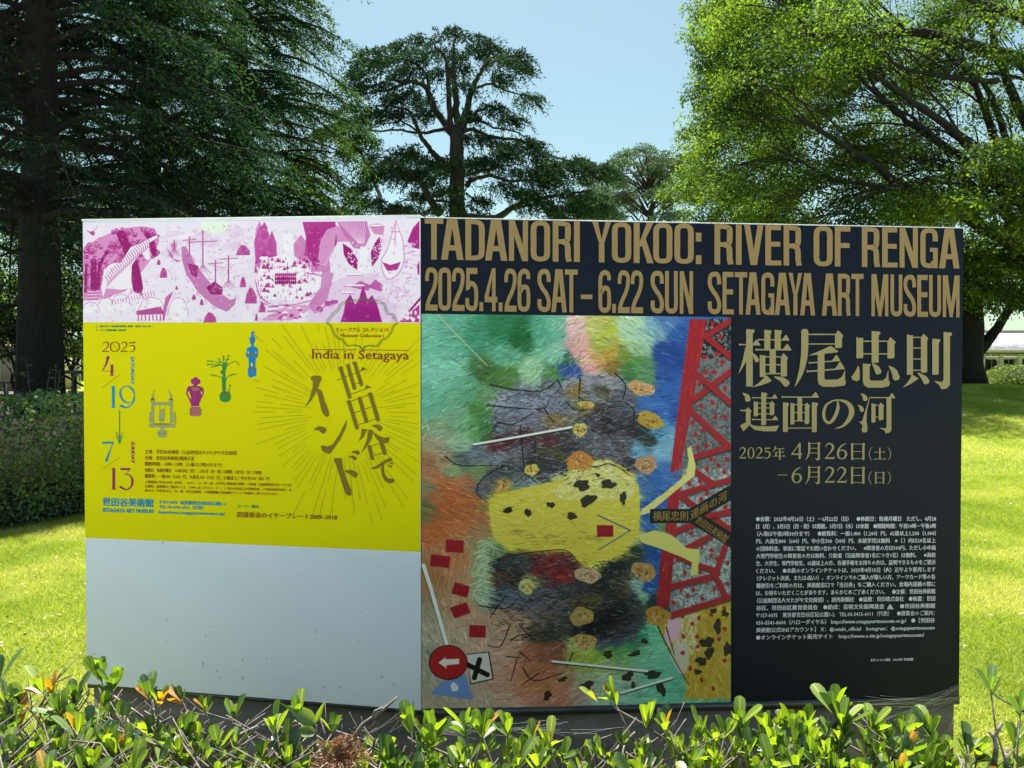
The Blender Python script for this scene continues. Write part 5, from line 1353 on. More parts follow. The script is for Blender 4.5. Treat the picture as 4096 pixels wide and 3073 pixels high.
class Leaves:
    """many leaf-sized faces, gathered and written as one mesh"""
    def __init__(s): s.P = []
    def add(s, P, D, N, L, W):
        """lozenge leaves: foot P, direction D, face normal N, length L, width W"""
        P = np.asarray(P, float); n = len(P)
        if n == 0: return s
        D = unit(D); Sd = unit(np.cross(D, N))
        L = np.broadcast_to(L, (n,))[:, None]; W = np.broadcast_to(W, (n,))[:, None]
        q = np.stack([P, P + D * L * .45 + Sd * W * .5, P + D * L, P + D * L * .45 - Sd * W * .5], 1)
        s.P.append(q)
        return s
    def count(s): return sum(len(q) for q in s.P)
    def build(s, name, mat, parent, kind=None):
        V = np.concatenate(s.P).reshape(-1, 3)
        Q = np.arange(len(V)).reshape(-1, 4)
        o = link(name, quick_mesh(name, V, Q), mat, parent)
        if kind: o['kind'] = kind
        return o

def rand_dir(n, zmin=-1, zmax=1):
    z = rg.uniform(zmin, zmax, n); a = rg.uniform(0, 2 * math.pi, n); r = np.sqrt(np.clip(1 - z * z, 0, 1))
    return np.stack([r * np.cos(a), r * np.sin(a), z], -1)

def trunk_line(base, top, bend=.15, n=9):
    base, top = np.array(base, float), np.array(top, float)
    t = np.linspace(0, 1, n)[:, None]
    w = np.stack([np.sin(t[:, 0] * 5 + base[0]) * bend, np.cos(t[:, 0] * 4 + base[1]) * bend, 0 * t[:, 0]], -1) * t
    return base + (top - base) * t + w

def bark_tube(mb, P, r, n=10, rough=.07):
    """trunk with fluted, uneven bark"""
    P = np.asarray(P, float); k0 = mb.n
    mb.tube(P, r, n)
    V = mb.V[-1]; m = len(P) * n
    c = np.repeat(P, n, 0); d = V[:m] - c
    V[:m] = c + d * (1 + rough * rg.normal(0, 1, (m, 1)) * .6 + rough * np.sin(np.tile(np.arange(n), len(P)) * 2.4)[:, None])

def conifer(base, H, r, Rc, h0, mat, label, density=1.0, leafL=.11, group=None, az=(0, 2 * math.pi), droop=.35, nb=90, top_taper=1.15, upto=None, bark='bark', dead=0):
    """tall conifer with layered, drooping feathery boughs"""
    base = np.array([base[0], base[1], float(gz(base[0], base[1])) - .05])
    root = empty('conifer_tree', base, label, 'tree', group)
    top = base + [0, 0, H]
    tl = trunk_line(base, top, .12, 12)
    t = np.linspace(0, 1, 12)
    rr = r * (1 - t) ** .8 + .02; rr[0] *= 1.35; rr[1] *= 1.05
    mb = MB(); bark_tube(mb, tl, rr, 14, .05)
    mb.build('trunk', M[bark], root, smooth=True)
    bm = MB(); lv = Leaves()
    hs = np.sort(rg.uniform(h0, H * .98, nb) if upto is None else rg.uniform(h0, upto, nb))
    for i, h in enumerate(hs):
        f = (h - h0) / (H - h0)
        L = Rc * (1 - f) ** (1 / top_taper) * rg.uniform(.7, 1.08) + .4
        a = rg.uniform(*az)
        d = np.array([math.cos(a), math.sin(a), 0])
        s = np.linspace(0, 1, 9)
        lift = rg.uniform(.05, .3)
        zz_ = L * (lift * s - droop * rg.uniform(.7, 1.5) * s ** 2.2)
        side = np.array([-d[1], d[0], 0]) * rg.normal(0, .08) * L
        st = np.array([np.interp(h, tl[:, 2] - base[2], tl[:, 0]), np.interp(h, tl[:, 2] - base[2], tl[:, 1]), base[2] + h])
        C = st + d * (s * L)[:, None] + side * (s ** 2)[:, None]; C[:, 2] += zz_
        bm.tube(C, np.linspace(.035 + .008 * L, .008, 9), 5, False)
        nt_ = int(24 * density * L / 2.5 + 8)
        u = rg.uniform(.18, 1, nt_) ** .8
        T0 = np.stack([np.interp(u, s, C[:, k]) for k in range(3)], -1)
        sd = np.where(rg.random(nt_) < .5, 1, -1)[:, None]
        tdir = unit(d * rg.uniform(.5, 1.1, (nt_, 1)) + np.array([-d[1], d[0], 0]) * sd * rg.uniform(.2, 1, (nt_, 1)) + np.array([0, 0, -1]) * rg.uniform(.0, .7, (nt_, 1)))
        tl_ = L * rg.uniform(.18, .42, nt_) * (1.15 - .6 * u)
        K = 22
        kk = np.linspace(.06, 1, K)
        P = T0[:, None] + tdir[:, None] * (tl_[:, None] * kk)[..., None]
        P[..., 2] -= (tl_[:, None] * kk ** 2) * .45
        P = P.reshape(-1, 3) + rg.normal(0, .02, (nt_ * K, 3))
        dd = np.repeat(tdir, K, 0)
        lat = unit(np.cross(dd, [0, 0, 1.0])) * np.tile(np.where(np.arange(K) % 2 == 0, 1, -1), nt_)[:, None]
        D = dd * .8 + lat * .75 + np.array([0, 0, -.25]) + rg.normal(0, .5, P.shape)
        N = np.array([0, 0, 1.0]) + rg.normal(0, .5, P.shape)
        lv.add(P, D, N, leafL * .64 * rg.uniform(.5, 1.5, len(P)), leafL * .23)
    for i in range(dead):
        h = rg.uniform(1.5, h0 + 2); a = rg.uniform(0, 6.28); L = rg.uniform(.5, 2.2)
        d = np.array([math.cos(a), math.sin(a), rg.uniform(-.3, .1)])
        st = np.array([base[0], base[1], base[2] + h]); C = np.stack([st + d * k * L + np.array([0, 0, -.25 * L * k * k]) for k in np.linspace(0, 1, 6)])
        bm.tube(C, np.linspace(.03, .006, 6), 4, False)
    o = bm.build('boughs', M[bark], root); o['kind'] = 'stuff'
    lv.build('crown', M[mat], root, 'stuff')
    return root, lv.count()

cnt = {}
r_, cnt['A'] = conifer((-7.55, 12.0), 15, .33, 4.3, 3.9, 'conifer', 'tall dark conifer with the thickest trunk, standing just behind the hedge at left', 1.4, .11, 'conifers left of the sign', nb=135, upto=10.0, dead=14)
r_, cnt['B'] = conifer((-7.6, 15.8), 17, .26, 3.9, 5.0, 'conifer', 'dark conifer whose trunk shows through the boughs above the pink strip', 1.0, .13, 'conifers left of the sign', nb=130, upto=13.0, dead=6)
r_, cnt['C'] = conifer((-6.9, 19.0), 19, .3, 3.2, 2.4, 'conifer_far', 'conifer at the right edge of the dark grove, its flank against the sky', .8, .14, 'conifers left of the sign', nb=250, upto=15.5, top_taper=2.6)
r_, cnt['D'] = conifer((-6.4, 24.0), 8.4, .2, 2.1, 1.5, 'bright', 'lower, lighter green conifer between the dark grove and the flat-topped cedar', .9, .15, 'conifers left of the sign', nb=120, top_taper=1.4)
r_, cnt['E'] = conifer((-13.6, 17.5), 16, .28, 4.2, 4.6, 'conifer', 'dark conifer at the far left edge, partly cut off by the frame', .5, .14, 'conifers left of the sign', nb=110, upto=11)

def broadleaf(base, H, r, regions, mat, label, n, leafL=.07, limbs=(), bark='smooth_bark', group=None, name='broadleaf_tree', trunk=True, flat=.35, tpl=150, rbig=.55):
    """crown of clumped leaves; regions are ellipsoids (x, y, z, rx, ry, rz)"""
    base = np.array([base[0], base[1], float(gz(base[0], base[1])) - .05])
    root = empty(name, base, label, 'tree', group)
    if trunk:
        mb = MB(); tl = trunk_line(base, base + [0, 0, H * .55], .2, 9)
        rr = np.linspace(r, r * .5, 9); rr[0] *= 1.4
        bark_tube(mb, tl, rr, 12, .05); mb.build('trunk', M[bark], root, smooth=True)
    bm = MB()
    for P, w0, w1 in limbs:
        P, _ = crom(np.asarray(P, float), np.ones(len(P)), False, 4)
        P = P + rg.normal(0, .012, P.shape)
        bm.tube(P, np.linspace(w0, w1, len(P)), 8)
    lv = Leaves()
    vol = np.array([q[3] * q[4] * q[5] for q in regions]) ** (2 / 3.); vol /= vol.sum()
    nc = n // tpl
    ks = rg.choice(len(regions), nc, p=vol)
    c0 = np.array([base[0], base[1], base[2] + H * .5])
    for k in ks:
        q = np.array(regions[k], float)
        d = rand_dir(1)[0]; c = q[:3] + d * q[3:6] * rg.uniform(.45, 1.0)
        R0 = rbig * rg.uniform(.5, 1.3)
        m_ = int(tpl * rg.uniform(.6, 1.4))
        out = unit((c - c0)[None])[0]
        tilt = unit(np.array([out[0] * .4, out[1] * .4, 1.0]) + rg.normal(0, .18, 3))
        e1 = unit(np.cross(tilt, [0, 1, .1])); e2 = np.cross(tilt, e1)
        rad = np.sqrt(rg.random(m_)) * R0; an = rg.uniform(0, 6.28, m_)
        P = c + e1 * (rad * np.cos(an))[:, None] + e2 * (rad * np.sin(an))[:, None] + tilt * (rg.normal(0, flat * R0 * .5, m_) - .25 * rad ** 2 / R0)[:, None]
        D = unit(P - c) + rg.normal(0, .6, P.shape) + [0, 0, -.35]
        N = tilt + rg.normal(0, .38, P.shape)
        lv.add(P, D, N, leafL * rg.uniform(.7, 1.4, m_), leafL * .68)
        # a few twigs holding the clump
        if rg.random() < .5:
            E0 = c - out * R0 * 1.2 - [0, 0, .15]
            bm.tube(np.array([E0, c - [0, 0, .03], c + e1 * R0 * .6]), [.016, .01, .004], 4, False)
    if bm.n:
        o = bm.build('limbs', M[bark], root, smooth=True); o['kind'] = 'stuff'
    lv.build('crown', M[mat], root, 'stuff')
    return root, lv.count()

# ---- large spreading tree at right, limbs fanning from a trunk just outside the picture
zl = lambda x, y: (2600 + x * .676, y * .676)
def limb(pts, d0, d1, w0, w1):
    n = len(pts); D = np.linspace(d0, d1, n)
    return [at(*zl(*p), dd) for p, dd in zip(pts, D)], w0, w1
fork = at(4620, 1090, 20)
zk = lambda P: [P[0]]
L_ = [
 limb([(2480, 640), (2212, 375), (1900, 272), (1600, 192), (1300, 215), (1050, 214), (880, 200)], 19.5, 17.6, .20, .03),
 limb([(2480, 1420), (2212, 1180), (1900, 872), (1700, 700), (1500, 562), (1330, 440)], 19.8, 17.2, .17, .03),
 limb([(2400, 1400), (2212, 1210), (2000, 1060), (1800, 902), (1600, 770), (1450, 665), (1300, 520), (1200, 400)], 20, 18.5, .15, .025),
 limb([(2500, 1700), (2212, 1480), (1900, 1300), (1700, 1182), (1500, 1112), (1300, 962), (1100, 830), (850, 680)], 19.6, 16.6, .22, .03),
 limb([(2500, 1620), (2200, 1350), (2000, 1190), (1800, 1020), (1500, 925), (1200, 872), (1060, 810)], 20, 19.0, .14, .02),
 limb([(1470, 1110), (1300, 1095), (1150, 1070), (1030, 1030)], 17.3, 16.8, .07, .02),
 limb([(2050, 480), (1800, 460), (1500, 402), (1300, 262)], 18.6, 17.5, .08, .02),
 limb([(2360, 1300), (2160, 1000), (2050, 850), (1980, 640), (1900, 450), (1830, 370)], 20.5, 20.8, .16, .04),
 limb([(1450, 1120), (1320, 1150), (1180, 1250), (980, 1290), (860, 1310)], 17.0, 16.4, .04, .012),
 limb([(1500, 1112), (1300, 1130), (1120, 1180), (960, 1290)], 17.1, 17.6, .035, .012),
 limb([(2300, 900), (2150, 560), (2050, 300), (2000, 100), (1900, -150)], 20.5, 21, .14, .05),
 limb([(2480, 300), (2212, 110), (1950, 20), (1800, -60)], 19, 18, .15, .05),
 limb([(2450, 1550), (2250, 1180), (2100, 800), (1980, 500), (1750, 260)], 21, 22.5, .15, .04),
 limb([(1700, 850), (1560, 700), (1400, 600), (1250, 400)], 18.5, 18, .05, .015),
 limb([(1900, 1170), (2000, 1190), (1850, 1100), (1600, 1075), (1420, 1100)], 19, 17.5, .07, .03),
 limb([(1100, 1080), (900, 960), (700, 860)], 17, 17.4, .04, .015),
]
tb = np.array([fork[0] + .6, 20.5, 0])
subs = []; tips = []
for P_, a_r, b_r in list(L_):
    C_, _ = crom(np.asarray(P_, float), np.ones(len(P_)), False, 4)
    for q in range(max(4, len(C_) // 3)):
        i_ = rnd.randrange(2, len(C_) - 1); dr_ = unit((C_[i_] - C_[i_ - 2])[None])[0]
        sgn = rnd.choice([-1, 1]); nn = np.array([-dr_[2] * sgn, rnd.gauss(0, .5), dr_[0] * sgn])
        Ls = rnd.uniform(1.0, 2.6); v_ = unit((dr_ + nn * rnd.uniform(.35, .8))[None])[0]
        e_ = C_[i_] + v_ * Ls + np.array([-.15 * Ls, 0, -.12 * Ls]); m_ = C_[i_] + v_ * Ls * .5 + np.array([0, 0, .05])
        r_b = (a_r + (b_r - a_r) * i_ / len(C_)) * .32 + .008
        subs.append(([C_[i_], m_, e_], r_b, .008)); tips.append(e_)
        for w_ in range(2):
            e2_ = m_ + unit((v_ + rg.normal(0, .5, 3))[None])[0] * Ls * .6; subs.append(([m_, (m_ + e2_) / 2 + rg.normal(0, .05, 3), e2_], r_b * .5, .006)); tips.append(e2_)
L_ = L_ + subs
for P, a, b in L_[:5] + L_[7:8] + L_[10:13]:
    pass
reg = []
for i in range(70):
    px = rnd.uniform(2950, 4700); py = rnd.uniform(-700, 900)
    if 3050 < px < 3420 and 430 < py < 860 and rnd.random() < .7: continue
    if rnd.random() < .15: continue
    D = rnd.uniform(19.4, 24.5) if rnd.random() < .8 else rnd.uniform(16.5, 19)
    c = at(px, py, D); reg.append((c[0], c[1], c[2], rnd.uniform(.7, 1.4), rnd.uniform(.7, 1.4), rnd.uniform(.35, .7)))
for px, py, D in ((3500, 830, 17), (3650, 800, 18), (3800, 850, 19), (3950, 700, 18), (3350, 830, 17.5), (3150, 860, 18), (3560, 900, 19), (4050, 860, 20), (4100, 250, 17), (3900, 100, 17), (3300, 40, 17), (3100, 150, 18), (3450, 560, 19), (3250, 400, 18), (2980, 500, 19)):
    c = at(px, py, D); reg.append((c[0], c[1], c[2], 1.1, 1.1, .45))
for e_ in tips: reg.append((e_[0], e_[1] + .9, e_[2], .7, .6, .26))
root, cnt['Z'] = broadleaf((tb[0], tb[1]), 9, .5, reg, 'zelkova', 'great spreading tree with long dark limbs fanning in from the right edge', 155000, .082, L_, group='broadleaf trees right of the sign', tpl=170, rbig=.62)
# its big trunk fork outside the frame
mb = MB()
g0 = np.array([tb[0], tb[1], float(gz(tb[0], tb[1]))])
for P, a, b in (L_[0], L_[1], L_[3], L_[4], L_[7], L_[10], L_[11], L_[12], L_[2]):
    e = np.array(P[0]); mid = g0 * .45 + e * .55 + [.35, 0, .3]
    mb.tube(np.array([g0 + [0, 0, 1.6], mid, e]), [.34, (a + .34) / 2, a], 9, False)
o = mb.build('limb_fork', M['smooth_bark'], root, smooth=True)

# ---- column of brighter foliage forming the left flank of the right-hand trees
reg = []
for py in range(-420, 1000, 62):
    e = np.interp(py, [-400, 0, 150, 300, 420, 600, 720, 870, 1000], [2850, 2745, 2700, 2715, 2690, 2672, 2680, 2745, 2800])
    for k in range(3):
        D = 27 + rnd.uniform(-1.8, 2.2); px = e + (135, 260, 420)[k] + rnd.uniform(-20, 30)
        c = at(px, py, D); reg.append((c[0], c[1], c[2], .95, 1.1, .6))
_, cnt['F'] = broadleaf((reg[4][0] + 1.8, 27), 9, .3, reg, 'bright', 'bright green tree forming the left flank of the right-hand foliage', 100000, .10, group='broadleaf trees right of the sign', tpl=130, rbig=.55, flat=.6)

# ---- tree with a forked trunk on the rise beside the right edge of the sign
D = 21.0
bx = at(3850, 1525, D)
reg = []
for px, py, d in ((3880, 950, 21), (4000, 1000, 20), (4080, 1080, 21), (3800, 1080, 20), (3920, 1120, 19.6), (3700, 1000, 22), (4150, 1180, 20.5), (3560, 950, 22), (4020, 1190, 19.8), (3900, 1180, 19.4), (4250, 1000, 22), (4090, 940, 22), (3960, 1060, 22.5), (3850, 1030, 23), (4300, 700, 15.5), (4350, 850, 15), (4200, 600, 15.8), (4100, 820, 16.2), (4500, 800, 16), (3900, 600, 16), (3850, 820, 16.4)):
    c = at(px, py, d); reg.append((c[0], c[1], c[2], 1.0, 1.0, .42))
Lb = [([at(3885, 1430, D), at(3940, 1375, D), at(3990, 1310, D - .3), at(4060, 1200, D - .6), at(4130, 1100, D - 1)], .2, .06),
      ([at(3875, 1330, D), at(3900, 1250, D + .2), at(3930, 1150, D + .5), at(3960, 1000, D + .8)], .24, .07),
      ([at(3820, 1300, D), at(3780, 1180, D), at(3720, 1050, D), at(3640, 930, D)], .22, .06),
      ([at(3890, 1190, D), at(3960, 1180, D - .5), at(4020, 1165, D - .8)], .07, .03)]
root, cnt['G'] = broadleaf((bx[0] - .1, D), 8, .43, reg, 'zelkova', 'leafy tree with a thick forked trunk on the rise at the right end of sign', 46000, .09, Lb, group='broadleaf trees right of the sign', tpl=120, rbig=.5)
mb = MB(); bz = float(gz(bx[0], D))
bark_tube(mb, np.array([[bx[0], D - .02, bz - .2], [bx[0] + .02, D, bz + .6], [bx[0] + .05, D, bz + 1.6], [bx[0] + .12, D, bz + 2.6]]), [.66, .5, .47, .36], 14, .05)
mb.build('trunk_foot', M['smooth_bark'], root, smooth=True)

# ---- flat-topped cedar standing alone in the middle
zc2 = lambda x, y: (1200 + x * .7233, 50 + y * .7233)
CD = 34.0
def cl(pts, w0, w1, dz=0, bow=0):
    n = len(pts)
    return [at(*zc2(*p), CD + dz * k / (n - 1) + bow * math.sin(math.pi * k / (n - 1))) for k, p in enumerate(pts)], w0, w1
cb = at(*zc2(866, 1400), CD)
croot = empty('cedar_tree', (cb[0], CD, float(gz(cb[0], CD))), 'flat-topped dark cedar with tiered boughs standing alone against the sky, centre', 'tree', 'cedars')
mb = MB(); P, w = crom(np.array([[cb[0], CD, float(gz(cb[0], CD)) - .1], at(*zc2(868, 1300), CD), at(*zc2(868, 1000), CD), at(*zc2(866, 760), CD), at(*zc2(866, 640), CD)]), np.array([.52, .38, .34, .31, .29]), False, 4)
bark_tube(mb, P, w, 14, .05); mb.build('trunk', M['cedar_bark'], croot, smooth=True)
limbs = [cl([(880, 660), (866, 560), (862, 440), (850, 330), (848, 220), (860, 150)], .2, .04), cl([(842, 660), (826, 520), (820, 400), (814, 290), (790, 230), (740, 180)], .15, .04, -1.5),
 cl([(835, 660), (810, 630), (740, 520), (705, 430), (660, 395), (600, 385), (540, 375), (470, 372)], .2, .04, 1.2, .5), cl([(895, 660), (915, 560), (955, 430), (990, 350), (1025, 290), (1090, 230)], .19, .04, -1), cl([(905, 650), (930, 590), (1040, 520), (1110, 545), (1210, 600)], .1, .025, 2),
 cl([(745, 790), (700, 730), (660, 665), (615, 565), (560, 530), (430, 515)], .13, .03, -2), cl([(820, 640), (740, 655), (660, 668), (560, 652), (420, 655), (200, 655)], .09, .03, 1.5),
 cl([(830, 860), (745, 790)], .16, .13), cl([(770, 1110), (735, 1060), (680, 960), (640, 915), (590, 870), (500, 830)], .2, .04, -3), cl([(925, 960), (960, 920), (1050, 905), (1150, 930), (1260, 925), (1340, 935)], .13, .03, 2), cl([(925, 900), (1050, 870), (1130, 850), (1240, 830)], .08, .02, -2),
 cl([(900, 660), (960, 650), (1060, 690), (1200, 705), (1320, 770), (1480, 820), (1640, 850), (1700, 855)], .1, .02, 1), cl([(920, 610), (1000, 600), (1090, 640), (1200, 660), (1300, 720)], .07, .02, -3),
 cl([(900, 1130), (1080, 1135), (1180, 1080), (1300, 1030), (1450, 1010), (1620, 985)], .2, .03, -1.5), cl([(1180, 1085), (1300, 1060), (1420, 1070), (1560, 1100)], .06, .02, 1.5), cl([(960, 420), (1060, 400), (1200, 450), (1330, 475)], .07, .02, 1.5),
 cl([(720, 430), (680, 320), (600, 265), (520, 250), (420, 235)], .08, .02, -1.5), cl([(600, 385), (480, 430), (380, 450), (290, 460)], .07, .02, 1), cl([(1020, 300), (1120, 250), (1240, 235)], .06, .02, -1), cl([(650, 660), (560, 600), (520, 610), (400, 620)], .05, .02, -1),
 cl([(840, 1050), (700, 1035), (600, 1035), (520, 1050)], .07, .02, 1), cl([(450, 1080), (440, 1010), (380, 880), (330, 765), (250, 695), (190, 680)], .11, .04, 1.5, 1), cl([(340, 765), (420, 800), (480, 810)], .05, .02, -1), cl([(395, 930), (330, 950), (270, 930)], .05, .02, 1),
 cl([(920, 1000), (960, 1040), (1000, 1050)], .05, .02, -2), cl([(960, 440), (975, 480), (945, 520)], .03, .01), cl([(730, 540), (720, 480), (760, 400)], .05, .02, 1)]
mb = MB()
for P, a, b in limbs:
    P, _ = crom(np.array(P), np.ones(len(P)), False, 4); mb.tube(P + rg.normal(0, .025, P.shape), np.linspace(a, b, len(P)), 7)
o = mb.build('limbs', M['cedar_bark'], croot, smooth=True); o['kind'] = 'stuff'
pads = [(860,125,90,28),(700,158,90,32),(565,185,70,28),(440,228,80,32),(1000,160,85,38),(1060,205,60,28),(370,290,85,38),(520,280,110,48),(680,250,95,45),(335,350,60,24),(350,415,65,34),(480,410,95,36),(930,220,90,45),(1180,235,75,30),(1225,300,45,34),(1120,285,85,38),(1080,365,65,30),(620,330,100,40),(780,330,70,36),(560,490,140,26),(335,530,80,36),(330,600,85,48),(230,645,80,26),(560,570,85,32),(430,560,70,30),(1250,475,85,24),(1050,530,85,34),(1160,590,60,28),(930,575,45,26),(380,715,85,30),(300,745,60,22),(620,775,120,38),(500,825,130,42),(430,880,80,36),(750,825,100,36),(860,845,125,52),(700,895,90,30),(1000,825,90,36),(1150,735,110,36),(1250,725,90,36),(1300,795,100,42),(1110,800,80,28),(1400,855,100,36),(1200,895,110,32),(1350,925,110,34),(1500,835,100,30),(1580,880,105,42),(1660,862,50,24),(1100,955,85,30),(1220,1000,85,28),(980,1040,45,24),(440,1050,90,32),(560,1090,120,26),(280,1100,80,22),(860,1095,170,34),(1300,1060,110,32),(1450,1010,120,32),(1580,1015,100,32),(1500,1085,100,28),(1650,1085,90,32),(655,1000,30,18),(790,985,60,30),(940,680,50,30),(720,560,60,26),(900,420,60,26),(700,480,60,30),(740,930,50,26),(1000,700,60,24),(640,440,50,22),(160,660,50,20),(820,215,70,40),(880,300,60,30),(1320,870,70,30),(560,880,60,30),(380,960,50,36),(330,1040,60,30),(1380,1100,80,26)]
pads = pads + [(x + rnd.uniform(-60, 60), y + rnd.uniform(-14, 22), a * .6, b * .7) for x, y, a, b in pads if rnd.random() < .4 and y > 600]
lv = Leaves(); tw = MB()
for x, y, a, b in pads:
    sc_ = .7233 / F * CD
    c = at(*zc2(x, y), CD + rnd.uniform(-2.3, 2.3) * (1 if y > 450 else .6))
    rx, rz = a * sc_ * 1.1, b * sc_ * .72
    n = int(250 + 780 * rx)
    nt_ = n // 14
    # tufted shoots hanging and pointing outwards
    d = rand_dir(nt_); rr = rg.random(nt_) ** .5
    T0 = c + d * np.array([rx, rx * 1.0, rz]) * rr[:, None]
    T0[:, 2] += .10 * rx - .25 * ((T0[:, 0] - c[0]) ** 2 + (T0[:, 1] - c[1]) ** 2) / max(rx, .2)
    out = unit((T0 - np.array([cb[0], CD, c[2]])) * [1, 1, 0])
    td = unit(out * 1.0 + d * [.7, .7, 0] + np.array([0, 0, -.25]) + rg.normal(0, .3, (nt_, 3)))
    tl_ = rg.uniform(.3, .95, nt_) * (.5 + .5 * rr)
    kk = np.linspace(.05, 1, 14)
    P = (T0[:, None] + td[:, None] * (tl_[:, None] * kk)[..., None]); P[..., 2] -= tl_[:, None] * kk ** 2 * .55
    P = P.reshape(-1, 3); dd = np.repeat(td, 14, 0)
    D_ = dd * .7 + rand_dir(len(P)) * .8
    lv.add(P, D_, rand_dir(len(P)), .17 * rg.uniform(.7, 1.4, len(P)), .055)
cnt['cedar'] = lv.count()
lv.build('crown', M['cedar'], croot, 'stuff')

# ---- paler cedars further away
def far_cedar(px, top, D, spread, label, seed):
    r0 = random.Random(seed)
    b = at(px, 1480, D); g = float(gz(b[0], D))
    root = empty('cedar_tree', (b[0], D, g), label, 'tree', 'cedars')
    zt = at(px, top, D)[2]; H = zt - g
    mb = MB(); mb.tube(trunk_line((b[0], D, g - .1), (b[0] + .3, D, zt - .3), .25, 8), np.linspace(.4, .05, 8), 9)
    mb.tube(trunk_line((b[0], D, g + H * .25), (b[0] - spread * .35, D + 1, g + H * .8), .3, 7), np.linspace(.26, .05, 7), 8)
    mb.tube(trunk_line((b[0], D, g + H * .2), (b[0] + spread * .45, D - 1, g + H * .75), .3, 7), np.linspace(.26, .05, 7), 8)
    mb.build('trunk', M['cedar_bark'], root, smooth=True)
    bm = MB(); lv = Leaves()
    for i in range(125):
        f = r0.uniform(.3, 1.0) ** .8; a = r0.uniform(0, 6.28)
        R_ = spread * (1.04 - f) ** .38 * r0.uniform(.2, 1)
        c = np.array([b[0] + R_ * math.cos(a), D + R_ * math.sin(a), g + H * f - .2 * R_])
        bm.tube(np.array([[b[0], D, g + H * max(.12, f - .12)], (np.array([b[0], D, g + H * f]) + c) / 2, c]), [.09, .06, .02], 5, False)
        rx = r0.uniform(1.1, 2.3) * (.55 + .45 * (1 - f)); rz = r0.uniform(.25, .5); n = int(330 * rx)
        d = rand_dir(n); P = c + d * np.array([rx, rx, rz]) * (rg.random(n) ** .5)[:, None]
        P[:, 2] -= .2 * ((P[:, 0] - c[0]) ** 2 + (P[:, 1] - c[1]) ** 2) / rx
        lv.add(P, rand_dir(n) + d * .5 + [0, 0, -.4], rand_dir(n), .26 * rg.uniform(.7, 1.4, n), .11)
    o = bm.build('limbs', M['cedar_bark'], root); o['kind'] = 'stuff'
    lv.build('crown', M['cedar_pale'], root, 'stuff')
    return lv.count()
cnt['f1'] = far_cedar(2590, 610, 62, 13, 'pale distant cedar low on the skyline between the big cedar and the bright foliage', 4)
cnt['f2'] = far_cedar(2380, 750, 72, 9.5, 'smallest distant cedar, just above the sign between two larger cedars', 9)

# ---- small trees and shrubs in the shade behind the hedge
def shrub_tree(px, D, H, R_, mat, label, n, leafL, seed, group, zc=.6, trunkr=.07):
    b = at(px, 1489, D); g = float(gz(b[0], D)); r0 = random.Random(seed)
    reg = []
    for i in range(9):
        a = r0.uniform(0, 6.28); rr = R_ * r0.uniform(0, .7)
        reg.append((b[0] + rr * math.cos(a), D + rr * math.sin(a), g + H * r0.uniform(zc - .2, .95), R_ * .5, R_ * .5, H * .13))
    limbs = []
    for i in range(4):
        q = reg[i]; limbs.append(([np.array([b[0], D, g + H * .15]), np.array([(b[0] + q[0]) / 2 + .1, (D + q[1]) / 2, g + H * .4]), np.array(q[:3])], trunkr * .8, .015))
    return broadleaf((b[0], D), H * .6, trunkr, reg, mat, label, n, leafL, limbs, group=group, name='small_tree', tpl=90, rbig=.4, flat=.6)[1]
cnt['s1'] = shrub_tree(285, 31, 7.4, 3.2, 'bright', 'sunlit small tree showing between the big trunk and the left edge of the sign', 11000, .11, 1, 'small trees behind the hedge', .45)
cnt['s2'] = shrub_tree(90, 19, 4.4, 1.5, 'conifer_far', 'low dark tree with bent bare stems in front of the beige wall', 6000, .1, 2, 'small trees behind the hedge', .7)
cnt['s3'] = shrub_tree(-30, 33, 9.5, 3.2, 'bright', 'green tree left of the big trunk, cut by the left edge of the picture', 12000, .11, 3, 'small trees behind the hedge', .5)
cnt['s4'] = shrub_tree(420, 27, 7.5, 2.6, 'zelkova', 'leafy tree mostly hidden behind the left end of the sign', 12000, .12, 5, 'small trees behind the hedge', .5)
cnt['s5'] = shrub_tree(760, 30, 8.2, 3.0, 'bright', 'sunlit tree seen only in gaps of the dark grove above the pink strip', 12000, .13, 6, 'small trees behind the hedge', .5)
cnt['s6'] = shrub_tree(1250, 36, 6.5, 3.0, 'bright', 'low tree just above the sign between the grove and the central cedar', 9000, .14, 8, 'small trees behind the hedge', .5)
if len(bpy.data.texts) < 0: print(cnt)

# ------------------------------------------------------------------ clipped hedge at left
def leaf_shell(lv, pts, nrm, L, W, jitter=.03):
    n = len(pts)
    D = unit(nrm * .7 + rand_dir(n) * .9 + [0, 0, .25]); N = unit(nrm + rand_dir(n) * .8)
    lv.add(pts + rg.normal(0, jitter, pts.shape), D, N, L * rg.uniform(.6, 1.3, n), W)
hd = unit(np.array([[.45, 1.0, 0]]))[0]; hn = np.array([hd[1], -hd[0], 0])     # along, and towards the lawn
h0 = np.array([-4.9, 7.2, 0]); HZ = 1.24
hroot = empty('clipped_hedge', h0, 'long clipped hedge in shade, running back from the left edge of the lawn', 'hedge')
lv = Leaves()
n = 42000
u = rg.uniform(-3.5, 8.5, n) ; v = rg.uniform(.04, 1, n)
P = h0 + hd * u[:, None] + np.stack([0 * v, 0 * v, v * HZ], -1); P[:, 2] += gz(P[:, 0], P[:, 1])
P += hn * (.05 * np.sin(u * 5) + .05 * np.cos(v * 9 + u * 3) - .12 * (1 - v) - .03 * (v > .95))[:, None]
leaf_shell(lv, P, np.tile(hn, (n, 1)), .05, .028, .035)
n = 13000
u = rg.uniform(-4.5, 9.5, n); w = rg.uniform(0, 1.1, n)
P = h0 + hd * u[:, None] - hn * w[:, None]; P[:, 2] = gz(P[:, 0], P[:, 1]) + HZ + .03 * np.sin(u * 7 + w * 5) - .06 * (w < .08)
leaf_shell(lv, P, np.tile([0, 0, 1.0], (n, 1)), .05, .028, .03)
